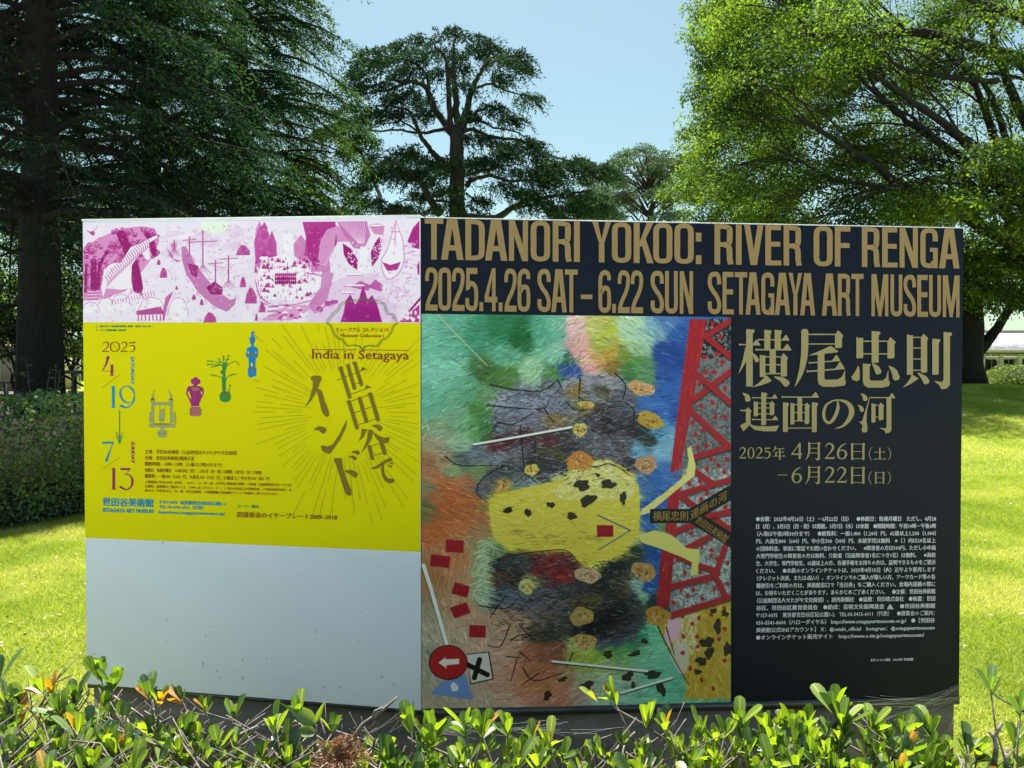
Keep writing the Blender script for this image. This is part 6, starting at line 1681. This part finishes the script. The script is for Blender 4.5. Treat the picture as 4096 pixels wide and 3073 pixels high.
lv.build('foliage', M['hedge'], hroot, 'stuff')
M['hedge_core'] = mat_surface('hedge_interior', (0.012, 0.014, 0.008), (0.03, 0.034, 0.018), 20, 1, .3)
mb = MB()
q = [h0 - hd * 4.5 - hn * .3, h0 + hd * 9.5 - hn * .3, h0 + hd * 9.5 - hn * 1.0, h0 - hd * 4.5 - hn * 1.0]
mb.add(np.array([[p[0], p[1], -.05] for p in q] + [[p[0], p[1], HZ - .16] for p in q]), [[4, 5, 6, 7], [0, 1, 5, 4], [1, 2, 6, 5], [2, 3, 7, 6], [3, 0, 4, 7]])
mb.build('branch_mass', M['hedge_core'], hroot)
# young shoots growing out of the hedge top, at the foot of the big trunk
sroot_base = at(160, 1600, 10.2)
sr = empty('sapling', (sroot_base[0], 10.2, float(gz(sroot_base[0], 10.2))), 'young leafy shoot rising above the hedge against the big trunk', 'plant')
lv = Leaves(); mb = MB()
for k in range(5):
    b0 = np.array([sroot_base[0] + rnd.uniform(-.25, .25), 10.2 + rnd.uniform(-.1, .1), .3]); t0 = b0 + [rnd.uniform(-.15, .3), 0, rnd.uniform(1.15, 1.5)]
    mb.tube(np.array([b0, (b0 + t0) / 2 + [.04, 0, 0], t0]), [.008, .006, .003], 4)
    for j in range(14):
        f = .5 + .5 * j / 14; p = b0 * (1 - f) + t0 * f
        lv.add(p[None], rand_dir(1, -.2, .6), rand_dir(1, .3, 1), .10, .045)
mb.build('stem', M['twig'], sr); lv.build('foliage', M['hedge'], sr, 'stuff')

# far wood closing the park behind everything
lv = Leaves(); n = 30000
a = rg.uniform(-1.35, 1.35, n); Rr = rg.uniform(88, 104, n)
x = Rr * np.sin(a); y = Rr * np.cos(a)
hh_ = 6.5 + 2.2 * np.sin(a * 17) + 1.6 * np.sin(a * 41 + 1) + 1.2 * np.sin(a * 83)
P = np.stack([x, y, gz(x, y) + hh_ * rg.random(n) ** .8], -1)
lv.add(P, rand_dir(n), rand_dir(n), rg.uniform(.5, 1.1, n), rg.uniform(.35, .7, n))
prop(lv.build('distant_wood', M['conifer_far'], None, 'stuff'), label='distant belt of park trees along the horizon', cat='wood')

# ------------------------------------------------------------------ lawn blades
def blades(n, region, hmin, hmax, wid):
    P = region(n); n = len(P)
    P = np.column_stack([P, gz(P[:, 0], P[:, 1])])
    L = rg.uniform(hmin, hmax, n)[:, None]
    a = rg.uniform(0, 6.28, n); s = np.stack([np.cos(a), np.sin(a), 0 * a], -1) * wid / 2
    lean = rg.normal(0, .8, (n, 2)); tip = P + np.column_stack([lean, np.ones(n)]) * L
    return np.stack([P - s, P + s, tip], 1)
def wedge(n, a0, a1, y0, y1):
    y = np.sqrt(rg.uniform(y0 ** 2, y1 ** 2, n)); x = rg.uniform(a0, a1, n) * y
    return np.stack([x, y], -1)
def keep_lawn(P):
    # not inside the hedge or on the bare earth behind it
    d = (P[:, 0] - h0[0]) * hn[0] + (P[:, 1] - h0[1]) * hn[1]
    return P[d > -.05]
B = [blades(85000, lambda n: keep_lawn(wedge(n, -.80, -.50, 2.7, 9.5)), .02, .05, .0045),
     blades(85000, lambda n: keep_lawn(wedge(n, .52, .78, 2.7, 9.5)), .02, .05, .0045),
     blades(45000, lambda n: keep_lawn(wedge(n, .50, .80, 9.5, 21)), .03, .06, .009),
     blades(40000, lambda n: keep_lawn(wedge(n, -.5, .52, 2.75, 9)), .02, .05, .007)]
V = np.concatenate(B).reshape(-1, 3)
M['grass'] = mat_leaf('grass_blades', [(0.25, 0.35, 0.03), (0.42, 0.50, 0.055), (0.60, 0.58, 0.18)], .5, .02, .9, tint=(.72, .74, .4), patch=2.4)
g_ = link('grass_blades', quick_mesh('grass_blades', V, None, np.arange(len(V)).reshape(-1, 3)), M['grass'])
prop(g_, kind='stuff', label='short bright green lawn grass', cat='grass')

# dry leaves and bits lying on the lawn
P = np.concatenate([keep_lawn(wedge(420, -.8, -.5, 2.8, 9)), keep_lawn(wedge(520, .5, .8, 2.8, 16)), keep_lawn(wedge(200, -.5, .5, 2.8, 9))])
P = np.column_stack([P, gz(P[:, 0], P[:, 1]) + .03]); lv = Leaves()
lv.add(P, rand_dir(len(P), -.2, .2), np.array([0, 0, 1.0]) + rg.normal(0, .3, P.shape), rg.uniform(.015, .05, len(P)), rg.uniform(.008, .022, len(P)))
M['litter'] = mat_leaf('dry_litter', [(0.10, .06, .03), (.30, .20, .10), (.5, .42, .3)], .1, .03, 9, (1, .8, .5))
fl = lv.build('fallen_leaves', M['litter'], None, 'stuff'); prop(fl, label='dry brown leaves and scraps scattered on the lawn', cat='fallen leaves')

# ------------------------------------------------------------------ buildings beyond
M['beige'] = mat_surface('beige_render', (0.36, 0.30, 0.24), (0.44, 0.37, 0.30), 1.2, .9, .1)
M['roofgrey'] = mat_surface('weathered_roof', (0.12, 0.13, 0.15), (0.36, 0.37, 0.40), 2.2, .8, .2, vec=(2, 1, .35))
M['pale'] = mat_surface('pale_concrete', (0.34, 0.34, 0.33), (0.46, 0.46, 0.45), 3, .85, .1)
M['glassdark'] = mat_surface('dark_glazing', (0.02, 0.025, 0.03), (0.06, 0.07, 0.08), .6, .12, 0)
M['iron'] = mat_surface('dark_iron', (0.02, 0.02, 0.022), (0.04, 0.04, 0.045), 20, .5, .1)
M['red'] = mat_surface('faded_wood', (0.10, 0.07, 0.05), (0.18, 0.13, 0.10), 10, .8, .2)

def wall_px(px0, px1, D, ztop, name, mat, parent, th=.3, zb=None):
    a, b = at(px0, 1489, D), at(px1, 1489, D); g = min(float(gz(a[0], D)), float(gz(b[0], D))) - .1 if zb is None else zb
    return MB().box(((a[0] + b[0]) / 2, D + th / 2, (g + ztop) / 2), (b[0] - a[0], th, ztop - g)).build(name, mat, parent)
D = 40.0
a = at(-260, 1489, D); g = float(gz(a[0], D))
zt = at(0, 1385, D)[2]
b1_ = empty('beige_building', (a[0] + 3, D, g), 'low beige rendered building behind the hedge at the far left', 'building')
wall_px(-420, 108, D, zt + .1, 'wall', M['beige'], b1_, 5)
cx_ = at(-150, 1489, D)[0]
MB().box((cx_, D + 2.3, zt + .2), (7.6, 6, .2)).build('roof', M['roofgrey'], b1_, bevel=.02)
p = at(3, 1489, D - .06)
MB().box((p[0], D - .03, (g + zt) / 2), (.07, .07, zt - g - .1)).build('downpipe', M['pale'], b1_)
# low rail in front of it
def railing(px0, px1, D, h, label, posts=4):
    a, b = at(px0, 1489, D), at(px1, 1489, D); g = float(gz((a[0] + b[0]) / 2, D))
    r0 = empty('railing', ((a[0] + b[0]) / 2, D, g), label, 'railing', 'railings behind the hedge')
    for k in range(posts):
        x = a[0] + (b[0] - a[0]) * k / (posts - 1)
        MB().box((x, D, g + h / 2), (.06, .06, h)).build('post', M['iron'], r0)
    for zf_ in (.62, .97):
        MB().box(((a[0] + b[0]) / 2, D - .045, g + h * zf_), (b[0] - a[0] + .1, .03, .07)).build('rail', M['iron'], r0)
railing(238, 420, 16.5, 1.55, 'dark double rail beside the big trunk, left of the sign')
railing(-60, 60, 22, 1.1, 'dark rail in front of the beige building')

# right: long low pavilion with a weathered roof
D = 46.0
x0, x1 = at(3820, 1489, D)[0], at(4460, 1489, D)[0]
g = float(gz((x0 + x1) / 2, D))
ze, zr = at(4000, 1404, D)[2], at(4000, 1326, D + 3)[2]
b2_ = empty('park_pavilion', ((x0 + x1) / 2, D, g), 'long low pavilion with a weathered grey roof beyond the lawn at right', 'building')
mb = MB()
mb.add(np.array([[x0, D - .6, ze], [x1, D - .6, ze], [x1, D + 4, zr], [x0 + .4, D + 4, zr], [x0, D - .6, ze - .12], [x1, D - .6, ze - .12], [x1, D + 4, ze - .12], [x0 + .4, D + 4, ze - .12]]), [[0, 1, 2, 3], [4, 7, 6, 5], [0, 4, 5, 1], [1, 5, 6, 2], [2, 6, 7, 3], [3, 7, 4, 0]])
mb.build('roof', M['roofgrey'], b2_)
MB().box(((x0 + x1) / 2, D - .66, ze - .02), (x1 - x0 + .1, .1, .16)).build('eaves_board', M['pale'], b2_)
MB().box(((x0 + x1) / 2 + .2, D + 4.03, zr + .07), (x1 - x0, .3, .13)).build('ridge', M['pale'], b2_)
MB().box(((x0 + x1) / 2, D + 3.5, (g + ze) / 2 - .2), (x1 - x0, .2, ze - g - .1)).build('wall', M['pale'], b2_)
n = 9
for k in range(n):
    x = x0 + .4 + (x1 - x0 - .8) * k / (n - 1)
    MB().box((x, D - .2, (g + ze) / 2 - .16), (.26, .26, ze - g - .1)).build('column', M['pale'], b2_, bevel=.02)
    if k < n - 1:
        xm = x + (x1 - x0 - .8) / (n - 1) / 2
        w_ = MB().box((xm, D + 3.36, (g + ze) / 2 - .1), ((x1 - x0) / n - .4, .06, ze - g - .7)).build('window', M['glassdark'], b2_)
        MB().box((xm, D + 3.31, (g + ze) / 2 - .1), (.06, .05, ze - g - .7)).build('mullion', M['pale'], w_)
MB().box(((x0 + x1) / 2, D - .2, ze - .42), (x1 - x0 - .6, .14, .16)).build('beam', M['pale'], b2_)
# clipped bushes in front of it
def round_bush(px, py, D, rx, ry, rz, mat, label, n, group=None, name='round_bush'):
    c = at(px, py, D); g = float(gz(c[0], D)); 
    o = empty(name, (c[0], D, g), label, 'bush', group)
    d = rand_dir(n, -.25, 1); e = .28
    sgn = np.sign(d) * np.abs(d) ** .75
    P = np.array([c[0], D, g]) + sgn * np.array([rx, ry, rz]) + rg.normal(0, .02, (n, 3)); P[:, 2] = np.maximum(P[:, 2], g + .02)
    lv = Leaves(); leaf_shell(lv, P, unit(d), .055, .035, .03); lv.build('foliage', M[mat], o, 'stuff')
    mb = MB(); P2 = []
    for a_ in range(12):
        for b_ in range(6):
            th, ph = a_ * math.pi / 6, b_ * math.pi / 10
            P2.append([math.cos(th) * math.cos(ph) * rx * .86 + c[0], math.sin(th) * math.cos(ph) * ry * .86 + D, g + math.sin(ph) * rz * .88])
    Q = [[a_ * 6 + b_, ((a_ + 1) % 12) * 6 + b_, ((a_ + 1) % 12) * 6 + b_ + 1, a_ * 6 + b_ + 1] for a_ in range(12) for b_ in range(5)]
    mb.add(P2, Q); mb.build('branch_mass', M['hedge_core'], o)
round_bush(4075, 1489, 24, 1.0, .8, float(at(4075, 1466, 24)[2] - gz(at(4075, 0, 24)[0], 24)), 'roundbush', 'rounded clipped bush on the lawn at the right edge of the picture', 9000)
round_bush(4030, 1489, 30, 1.3, .6, float(at(4030, 1480, 30)[2] - gz(at(4030, 0, 30)[0], 30)), 'roundbush', 'low clipped bush behind the rounded one, in front of the pavilion', 5000)
c = at(4030, 1489, D - 1.2)
round_bush(4020, 1489, D - 1.6, 3.4, .5, float(at(4030, 1500, D - 1.6)[2] - gz(c[0], D - 1.6)), 'roundbush', 'long low hedge along the front of the pavilion', 6000, name='low_hedge')

# unseen pale ground round the camera, added to bounce sunlight onto the sign
M['bounce_sheet'] = mat_surface('pale_bounce_sheet', (0.50, 0.52, 0.55), (0.60, 0.62, 0.64), 1.5, .85, .1)
mb = MB(); mb.add([[-40, -45, .01], [40, -45, .01], [40, .55, .01], [-40, .55, .01]], [[0, 1, 2, 3]])
prop(mb.build('bounce_ground_sheet', M['bounce_sheet']), kind='structure')

# ------------------------------------------------------------------ clipped evergreen shrub in front of the sign
def leafmat(name, cols, trans, gloss, rough=.48):
    return mat_leaf(name, cols, trans, gloss, 3.0, (1.25, 1.3, .35), rough, True)
LM = [leafmat('shrub_leaf_lime', [(0.13, .21, .02), (.20, .29, .028), (.27, .36, .04)], .42, .05),
      leafmat('shrub_leaf_green', [(0.05, .10, .022), (.09, .16, .03), (.14, .22, .04)], .36, .06),
      leafmat('shrub_leaf_dark', [(0.02, .055, .018), (.035, .08, .025), (.05, .10, .035)], .22, .08),
      leafmat('shrub_leaf_amber', [(0.30, .10, .02), (.42, .20, .025), (.40, .30, .03)], .42, .07)]
def leaf_proto(k, L, W, curl, fold):
    """obovate leaf along +X, folded on its midrib, curling at the tip; face up +Z"""
    n = 6; V = []; Q = []
    prof = [.10, .36, .64, .90, 1.0, .84, .34]
    for i in range(n + 1):
        t = (0, .16, .36, .58, .78, .93, 1)[i]; w = prof[i] * W / 2; x = L * t; z = curl * L * t * t
        V += [[x, -w, z + fold * w], [x, 0, z - .02 * L * (i in (2, 3, 4))], [x, w, z + fold * w]]
    for i in range(n):
        a = i * 3
        Q += [[a, a + 1, a + 4, a + 3], [a + 1, a + 2, a + 5, a + 4]]
    V = np.array(V)
    return V, np.array(Q)
protos = [leaf_proto(0, .048, .020, .10, .35), leaf_proto(1, .055, .021, -.18, .25), leaf_proto(2, .042, .019, .22, .45), leaf_proto(3, .050, .017, -.05, .7)]
pm = {}
VEIN = np.tile([0.0, 1.0, 0.0], 7).astype(np.float32)
def add_vein(me, k=1):
    a = me.attributes.new('vein', 'FLOAT', 'POINT'); a.data.foreach_set('value', np.tile(VEIN, k))
for i, (V, Q) in enumerate(protos):
    for j in range(4):
        me = quick_mesh('leaf', V, Q); add_vein(me); me.polygons.foreach_set('use_smooth', [True] * len(me.polygons)); me.materials.append(LM[j]); pm[i, j] = me

bush = empty('clipped_shrub', (0, 1.4, 0), 'sunlit evergreen shrub with rosettes of small glossy leaves and bare twigs, below the sign', 'shrub')
topx = [0, 300, 420, 600, 760, 1000, 1250, 1420, 1700, 1900, 2200, 2400, 2700, 3000, 3350, 3600, 3800, 3950, 4096, 4300]
topy = [2775, 2750, 2780, 2850, 2870, 2900, 2920, 2965, 2955, 2950, 2990, 2975, 2950, 2935, 2915, 2945, 3000, 3010, 2975, 2960]
wood = MB(); twm = MB(); items = []
def rosette(tip, d, nl, sc, mix, spread=.58):
    d = unit(np.array(d)[None])[0]
    e1 = unit(np.cross(d, [.3, .2, .9])[None])[0]; e2 = np.cross(d, e1)
    a0 = rnd.uniform(0, 6.28)
    for k in range(nl):
        a = a0 + k * 2.4; s = spread * (.35 + .65 * (nl - k) / nl) * rnd.uniform(.8, 1.15)
        rad = e1 * math.cos(a) + e2 * math.sin(a)
        X = unit((d * (1 - s * .55) + rad * s)[None])[0]; Zv = unit((d * s - rad * (1 - s * .4) + rnd.gauss(0, .15))[None])[0]
        Zv = unit((Zv - X * (Zv @ X))[None])[0]; Yv = np.cross(Zv, X)
        r = rnd.random(); c = 0
        acc = 0
        for ci, w in enumerate(mix):
            acc += w
            if r < acc: c = ci; break
        size = sc * rnd.uniform(.55, 1.12) * (.72 if k >= nl - 2 else 1)
        items.append((tip - d * .012 * (nl - k) / nl * 1.6, X, Yv, Zv, size, rnd.randrange(4), c))
def sprig(px, py, D, h=.12, nl=8, sc=1.0, mix=(.5, .32, .1, .08), lean=0.0):
    tip = at(px, py, D)
    d = np.array([lean + rnd.gauss(0, .18), rnd.gauss(0, .18), 1.0]); d /= np.linalg.norm(d)
    b = tip - d * h + np.array([rnd.gauss(0, .01), rnd.gauss(0, .01), 0])
    wood.tube(np.array([b, (b + tip) / 2 + rg.normal(0, .004, 3), tip]), [.0021, .0018, .0014], 5)
    rosette(tip, d, nl, sc, mix)
# hand-placed sprigs that break the outline
for px, py, D, nl, sc, mx in ((400, 2690, 1.5, 11, 1.1, (.3, .5, .2, 0)), (450, 2740, 1.48, 9, 1.1, (.35, .5, .15, 0)), (160, 2745, 1.45, 8, 1, (.35, .1, .1, .45)), (205, 2760, 1.5, 7, 1, (.3, .1, .1, .5)), (595, 2770, 1.5, 7, 1, (.3, .4, .2, .1)), (640, 2800, 1.45, 7, .9, (.4, .2, .1, .3)), (720, 2785, 1.5, 6, 1.05, (.2, .2, .3, .3)), (820, 2830, 1.5, 6, 1, (.4, .3, .1, .2)),
    (935, 2860, 1.5, 7, 1, (.5, .25, .1, .15)), (1190, 2850, 1.45, 7, 1.2, (.55, .35, .1, 0)), (1100, 2900, 1.4, 8, 1, (.6, .3, .1, 0)), (1330, 2905, 1.5, 6, .9, (.5, .3, .1, .1)),
    (1640, 2900, 1.45, 8, 1.05, (.6, .3, .1, 0)), (1730, 2915, 1.5, 6, 1.2, (.6, .3, .1, 0)), (1860, 2910, 1.4, 8, 1.15, (.5, .4, .1, 0)), (1920, 2920, 1.45, 9, 1.1, (.5, .4, .1, 0)), (2030, 2920, 1.5, 7, 1, (.5, .3, .05, .15)), (2130, 2945, 1.5, 6, 1, (.5, .3, .1, .1)), (2200, 2960, 1.45, 5, .9, (.4, .2, 0, .4)),
    (2450, 2790, 1.5, 6, 1.3, (.5, .4, .05, .05)), (2590, 2880, 1.5, 9, 1.1, (.5, .4, .1, 0)), (2660, 2900, 1.45, 7, 1, (.55, .3, .1, .05)), (2800, 2910, 1.5, 7, 1, (.45, .4, .1, .05)), (2905, 2920, 1.45, 7, 1.05, (.4, .5, .1, 0)), (2960, 2885, 1.5, 6, 1.1, (.6, .3, .1, 0)), (3065, 2915, 1.5, 8, 1.15, (.45, .4, .15, 0)), (3190, 2940, 1.45, 7, 1.1, (.5, .4, .1, 0)),
    (3340, 2840, 1.5, 11, 1.25, (.65, .3, .05, 0)), (3370, 2880, 1.47, 9, 1.2, (.65, .3, .05, 0)), (3490, 2895, 1.5, 8, 1.1, (.5, .4, .1, 0)), (3610, 2920, 1.5, 7, 1.1, (.5, .4, .1, 0)), (3720, 2930, 1.48, 8, 1.15, (.6, .3, .1, 0)), (3870, 2990, 1.45, 7, 1.1, (.6, .3, .1, 0)),
    (3960, 2745, 1.4, 4, 1.25, (.5, .5, 0, 0)), (4085, 2830, 1.4, 6, 1.2, (.5, .5, 0, 0)), (2, 2690, 1.4, 4, 1.1, (.3, .5, .2, 0)), (4060, 2960, 1.45, 7, 1.1, (.5, .4, .1, 0)), (30, 2800, 1.45, 8, 1.1, (.4, .4, .1, .1)), (300, 2790, 1.45, 9, 1.05, (.45, .4, .1, .05))):
    sprig(px, py, D, .16, nl, sc, mx, lean=(-.35 if px in (2450,) else 0))
wood.tube(np.array([at(2660, 2960, 1.5), at(2560, 2890, 1.5), at(2470, 2840, 1.5), at(2440, 2810, 1.5)]), [.003, .0026, .002, .0016], 6)
wood.tube(np.array([at(4140, 2860, 1.4), at(4080, 2840, 1.4), at(4000, 2795, 1.4), at(3965, 2770, 1.4)]), [.003, .0026, .002, .0016], 6)
rosette(at(2378, 2790, 1.5), (-.6, 0, .8), 3, 1.2, (.1, .1, 0, .8))
# bulk of the shrub
for i in range(1550):
    px = rnd.uniform(-120, 4220)
    ty = np.interp(px, topx, topy)
    D = rnd.choice([1.5, 1.45, 1.4, 1.35, 1.3, 1.25, 1.2, 1.12, 1.05]) + rnd.uniform(-.03, .03)
    if px < 1500: D -= .08
    zt_ = at(px, ty, 1.47)[2]
    # the top is clipped roughly level: height falls only a little towards the viewer
    z = zt_ - abs(rnd.gauss(0, .035)) - .02 * (1.5 - D) / .4
    if rnd.random() < .5: z -= rnd.uniform(.03, .16)
    x, _ = ray(px, 1489); tip = np.array([x * D, D, z])
    d = np.array([rnd.gauss(0, .35), rnd.gauss(-.1, .3), 1.0]); d /= np.linalg.norm(d)
    b = tip - d * rnd.uniform(.07, .15)
    wood.tube(np.array([b, (b + tip) / 2 + rg.normal(0, .005, 3), tip]), [.0024, .002, .0015], 5)
    lx = px < 1500
    if rnd.random() < (.84 if lx else .92):
        rosette(tip, d, rnd.randint(5, 8), rnd.uniform(.8, 1.1), (.44, .36, .18, .02) if lx else (.55, .34, .095, .015))
# bare clipped twigs, denser at left
for i in range(760):
    px = rnd.uniform(-100, 1500) if rnd.random() < .7 else rnd.uniform(1500, 4200)
    ty = np.interp(px, topx, topy); D = rnd.uniform(1.1, 1.53)
    zt_ = at(px, ty, 1.47)[2] + .012 - abs(rnd.gauss(.0, .04)); x, _ = ray(px, 1489)
    tip = np.array([x * D, D, zt_]); a = rnd.choice([-1, 1, 1]) * rnd.uniform(.2, 1.5)
    d = np.array([a, rnd.gauss(0, .4), 1.0]); d /= np.linalg.norm(d); L = rnd.uniform(.06, .2)
    b = tip - d * L; m_ = (b + tip) / 2 + rg.normal(0, .008, 3); r = rnd.uniform(.0009, .0029)
    twm.tube(np.array([b, m_, tip]), [r * 1.3, r, r * .7], 5)
    if rnd.random() < .5:
        e = tip + np.array([rnd.gauss(0, .02), rnd.gauss(0, .02), rnd.uniform(.0, .03)]); twm.tube(np.array([m_, e]), [r * .7, r * .45], 5)
# the two tall bare sticks
twm.tube(np.array([at(1390, 2990, 1.5), at(1450, 2900, 1.5), at(1520, 2850, 1.5), at(1588, 2790, 1.5)]), [.006, .0048, .0036, .0022], 6)
twm.tube(np.array([at(1480, 2900, 1.5), at(1500, 2845, 1.5), at(1530, 2830, 1.5)]), [.004, .003, .002], 6)
twm.tube(np.array([at(3975, 3073, 1.4), at(3985, 2990, 1.4), at(3975, 2950, 1.4), at(4010, 2890, 1.4)]), [.005, .0045, .004, .0028], 6)
twm.tube(np.array([at(3982, 2965, 1.4), at(3955, 2925, 1.4)]), [.003, .0024], 6)
twm.tube(np.array([at(900, 3000, 1.45), at(960, 2940, 1.45), at(1030, 2905, 1.45)]), [.005, .004, .0025], 6)
# upright stems that carry it all
for i in range(150):
    x = rnd.uniform(-1.15, 1.15); y = rnd.uniform(1.02, 1.5); t = np.array([x + rnd.gauss(0, .06), y + rnd.gauss(0, .03), rnd.uniform(.66, .80)])
    twm.tube(np.array([[x, y, 0], [(x + t[0]) / 2 + rnd.gauss(0, .02), y, .4], t]), [.009, .007, .004], 5)
wood.build('shoots', M['twig'], bush)['kind'] = 'stuff'
twm.build('twigs', M['twig'], bush)['kind'] = 'stuff'
# the 300 leaves that show largest are single parts, the rest one mesh
def shows(it):
    p = it[0]
    px = 2048 + F * p[0] / p[1]; py = 1489 - F * (p[2] - EYE) / p[1]
    inside = 0 < px < 4096 and py < 3050
    return (it[4] / p[1] + (.25 if py < 2960 else 0)) if inside else -1
items.sort(key=shows, reverse=True)
for it in items[:300]:
    o = bpy.data.objects.new('leaf', pm[it[5], it[6]]); COL.objects.link(o); o.parent = bush
    Mx = Matrix(((it[1][0], it[2][0], it[3][0]), (it[1][1], it[2][1], it[3][1]), (it[1][2], it[2][2], it[3][2])))
    o.rotation_euler = Mx.to_euler(); o.location = Vector(it[0]) - bush.location; o.scale = (it[4],) * 3
for c in range(4):
    Vs_, Qs_, n0 = [], [], 0
    for it in items[300:]:
        if it[6] != c: continue
        V, Q = protos[it[5]]
        W = it[0] + it[4] * (V[:, :1] * it[1] + V[:, 1:2] * it[2] + V[:, 2:] * it[3])
        Vs_.append(W); Qs_.append(Q + n0); n0 += len(V)
    me = quick_mesh('foliage', np.concatenate(Vs_), np.concatenate(Qs_)); add_vein(me, len(Vs_)); me.polygons.foreach_set('use_smooth', [True] * len(me.polygons))
    link('foliage', me, LM[c], bush)['kind'] = 'stuff'

# pointed leaves of a vine seedling poking out of the shrub
M['vine'] = leafmat('pointed_leaf', [(0.12, .20, .03), (.18, .27, .04), (.22, .32, .05)], .45, .08)
vr = empty('seedling', at(1240, 2960, 1.45), 'seedling with long pointed leaves poking out of the shrub left of the fold', 'plant')
vm = MB(); vm.tube(np.array([at(1255, 3030, 1.45), at(1262, 2950, 1.45), at(1265, 2900, 1.45)]), [.003, .0025, .0015], 6); vm.build('stem', M['twig'], vr)
for (a, b, w) in (((1262, 2895), (1150, 2822), .030), ((1265, 2890), (1298, 2806), .012), ((1262, 2930), (1170, 2925), .024)):
    p, q = at(*a, 1.45), at(*b, 1.43); X = q - p; L = np.linalg.norm(X); X /= L; up = unit(np.array([[.1, -.8, .6]]))[0]; Yv = unit(np.cross(up, X)[None])[0]; Zv = np.cross(X, Yv)
    mbv = MB(); V = []
    for i, f in enumerate((0, .15, .35, .55, .75, .9, 1)):
        ww = (.05, .7, 1, .85, .5, .2, .02)[i] * w / 2
        V += [p + X * L * f - Yv * ww + Zv * ww * .4, p + X * L * f - Zv * .002, p + X * L * f + Yv * ww + Zv * ww * .4]
    Q = []
    for i in range(6): Q += [[i * 3, i * 3 + 1, i * 3 + 4, i * 3 + 3], [i * 3 + 1, i * 3 + 2, i * 3 + 5, i * 3 + 4]]
    mbv.add(V, Q).build('leaf', M['vine'], vr, smooth=True)

# dead brown cedar spray caught on the shrub
M['dead'] = mat_leaf('dead_needles', [(0.20, .10, .055), (.32, .18, .10), (.42, .27, .16)], .2, .04, 8, (1.1, .8, .5))
dr = empty('dead_frond', at(1370, 3020, 1.36), 'dry brown conifer spray caught on the shrub below the fold of the sign', 'frond')
lv = Leaves(); dm = MB()
c0 = at(1355, 3035, 1.36)
for k in range(46):
    a = rnd.uniform(0, 6.28); L = rnd.uniform(.03, .075)
    d = np.array([math.cos(a), -.3 + .5 * math.sin(a), .45 * math.sin(a) + .25]); d /= np.linalg.norm(d)
    s = np.linspace(0, 1, 12)[:, None]; P = c0 + d * s * L + np.array([0, 0, -.35 * L]) * s ** 2
    dm.tube(P[::3], [.0016, .0014, .001, .0007], 4)
    Q = np.repeat(P, 2, 0)
    lv.add(Q, d + rand_dir(len(Q)) * .9, rand_dir(len(Q)), .012, .003)
dm.build('stalks', M['dead'], dr)['kind'] = 'stuff'; lv.build('needles', M['dead'], dr, 'stuff')

# spider threads
m, nt, bs = new_mat('spider_silk'); bs.inputs['Base Color'].default_value = (.8, .8, .8, 1); bs.inputs['Roughness'].default_value = .3; M['silk'] = m
def web(name_loc, lines, label):
    w = empty('spider_web', name_loc, label, 'web')
    mb = MB()
    for (a, b, D0, D1) in lines:
        p, q = at(*a, D0), at(*b, D1); mid = (p + q) / 2 - [0, 0, .01 * np.linalg.norm(q - p)]
        mb.tube(np.array([p, mid, q]), .00011, 3, False)
    mb.build('threads', M['silk'], w)['kind'] = 'stuff'
r0 = random.Random(12)
ls = []
for i in range(20):
    x = r0.uniform(1640, 2300); ls.append(((x, 2880 + r0.uniform(0, 60)), (x + r0.uniform(120, 420), 2905 + r0.uniform(-30, 60)), 1.55, 1.7))
for i in range(12): ls.append(((1600 + r0.uniform(-20, 60), 2800 + r0.uniform(0, 60)), (1500 + r0.uniform(-80, 200), 2930), 1.52, 1.6))
web(at(1950, 2920, 1.6), ls, 'fine spider threads strung over the shrub in front of the fold of the sign')
ls = []
for i in range(30):
    ls.append(((3836, 2740 + r0.uniform(-20, 80)), (3400 + r0.uniform(-60, 260), 2800 + r0.uniform(-20, 120)), 2.45, 1.6 + r0.uniform(0, .4)))
for i in range(14):
    x, y = r0.uniform(3480, 3800), r0.uniform(2780, 2900); ls.append(((x, y), (x + r0.uniform(-70, 70), y + r0.uniform(-30, 40)), 2.0, 2.05))
web(at(3700, 2800, 2.0), ls, 'fine spider threads between the shrub and the lower right corner of the sign')
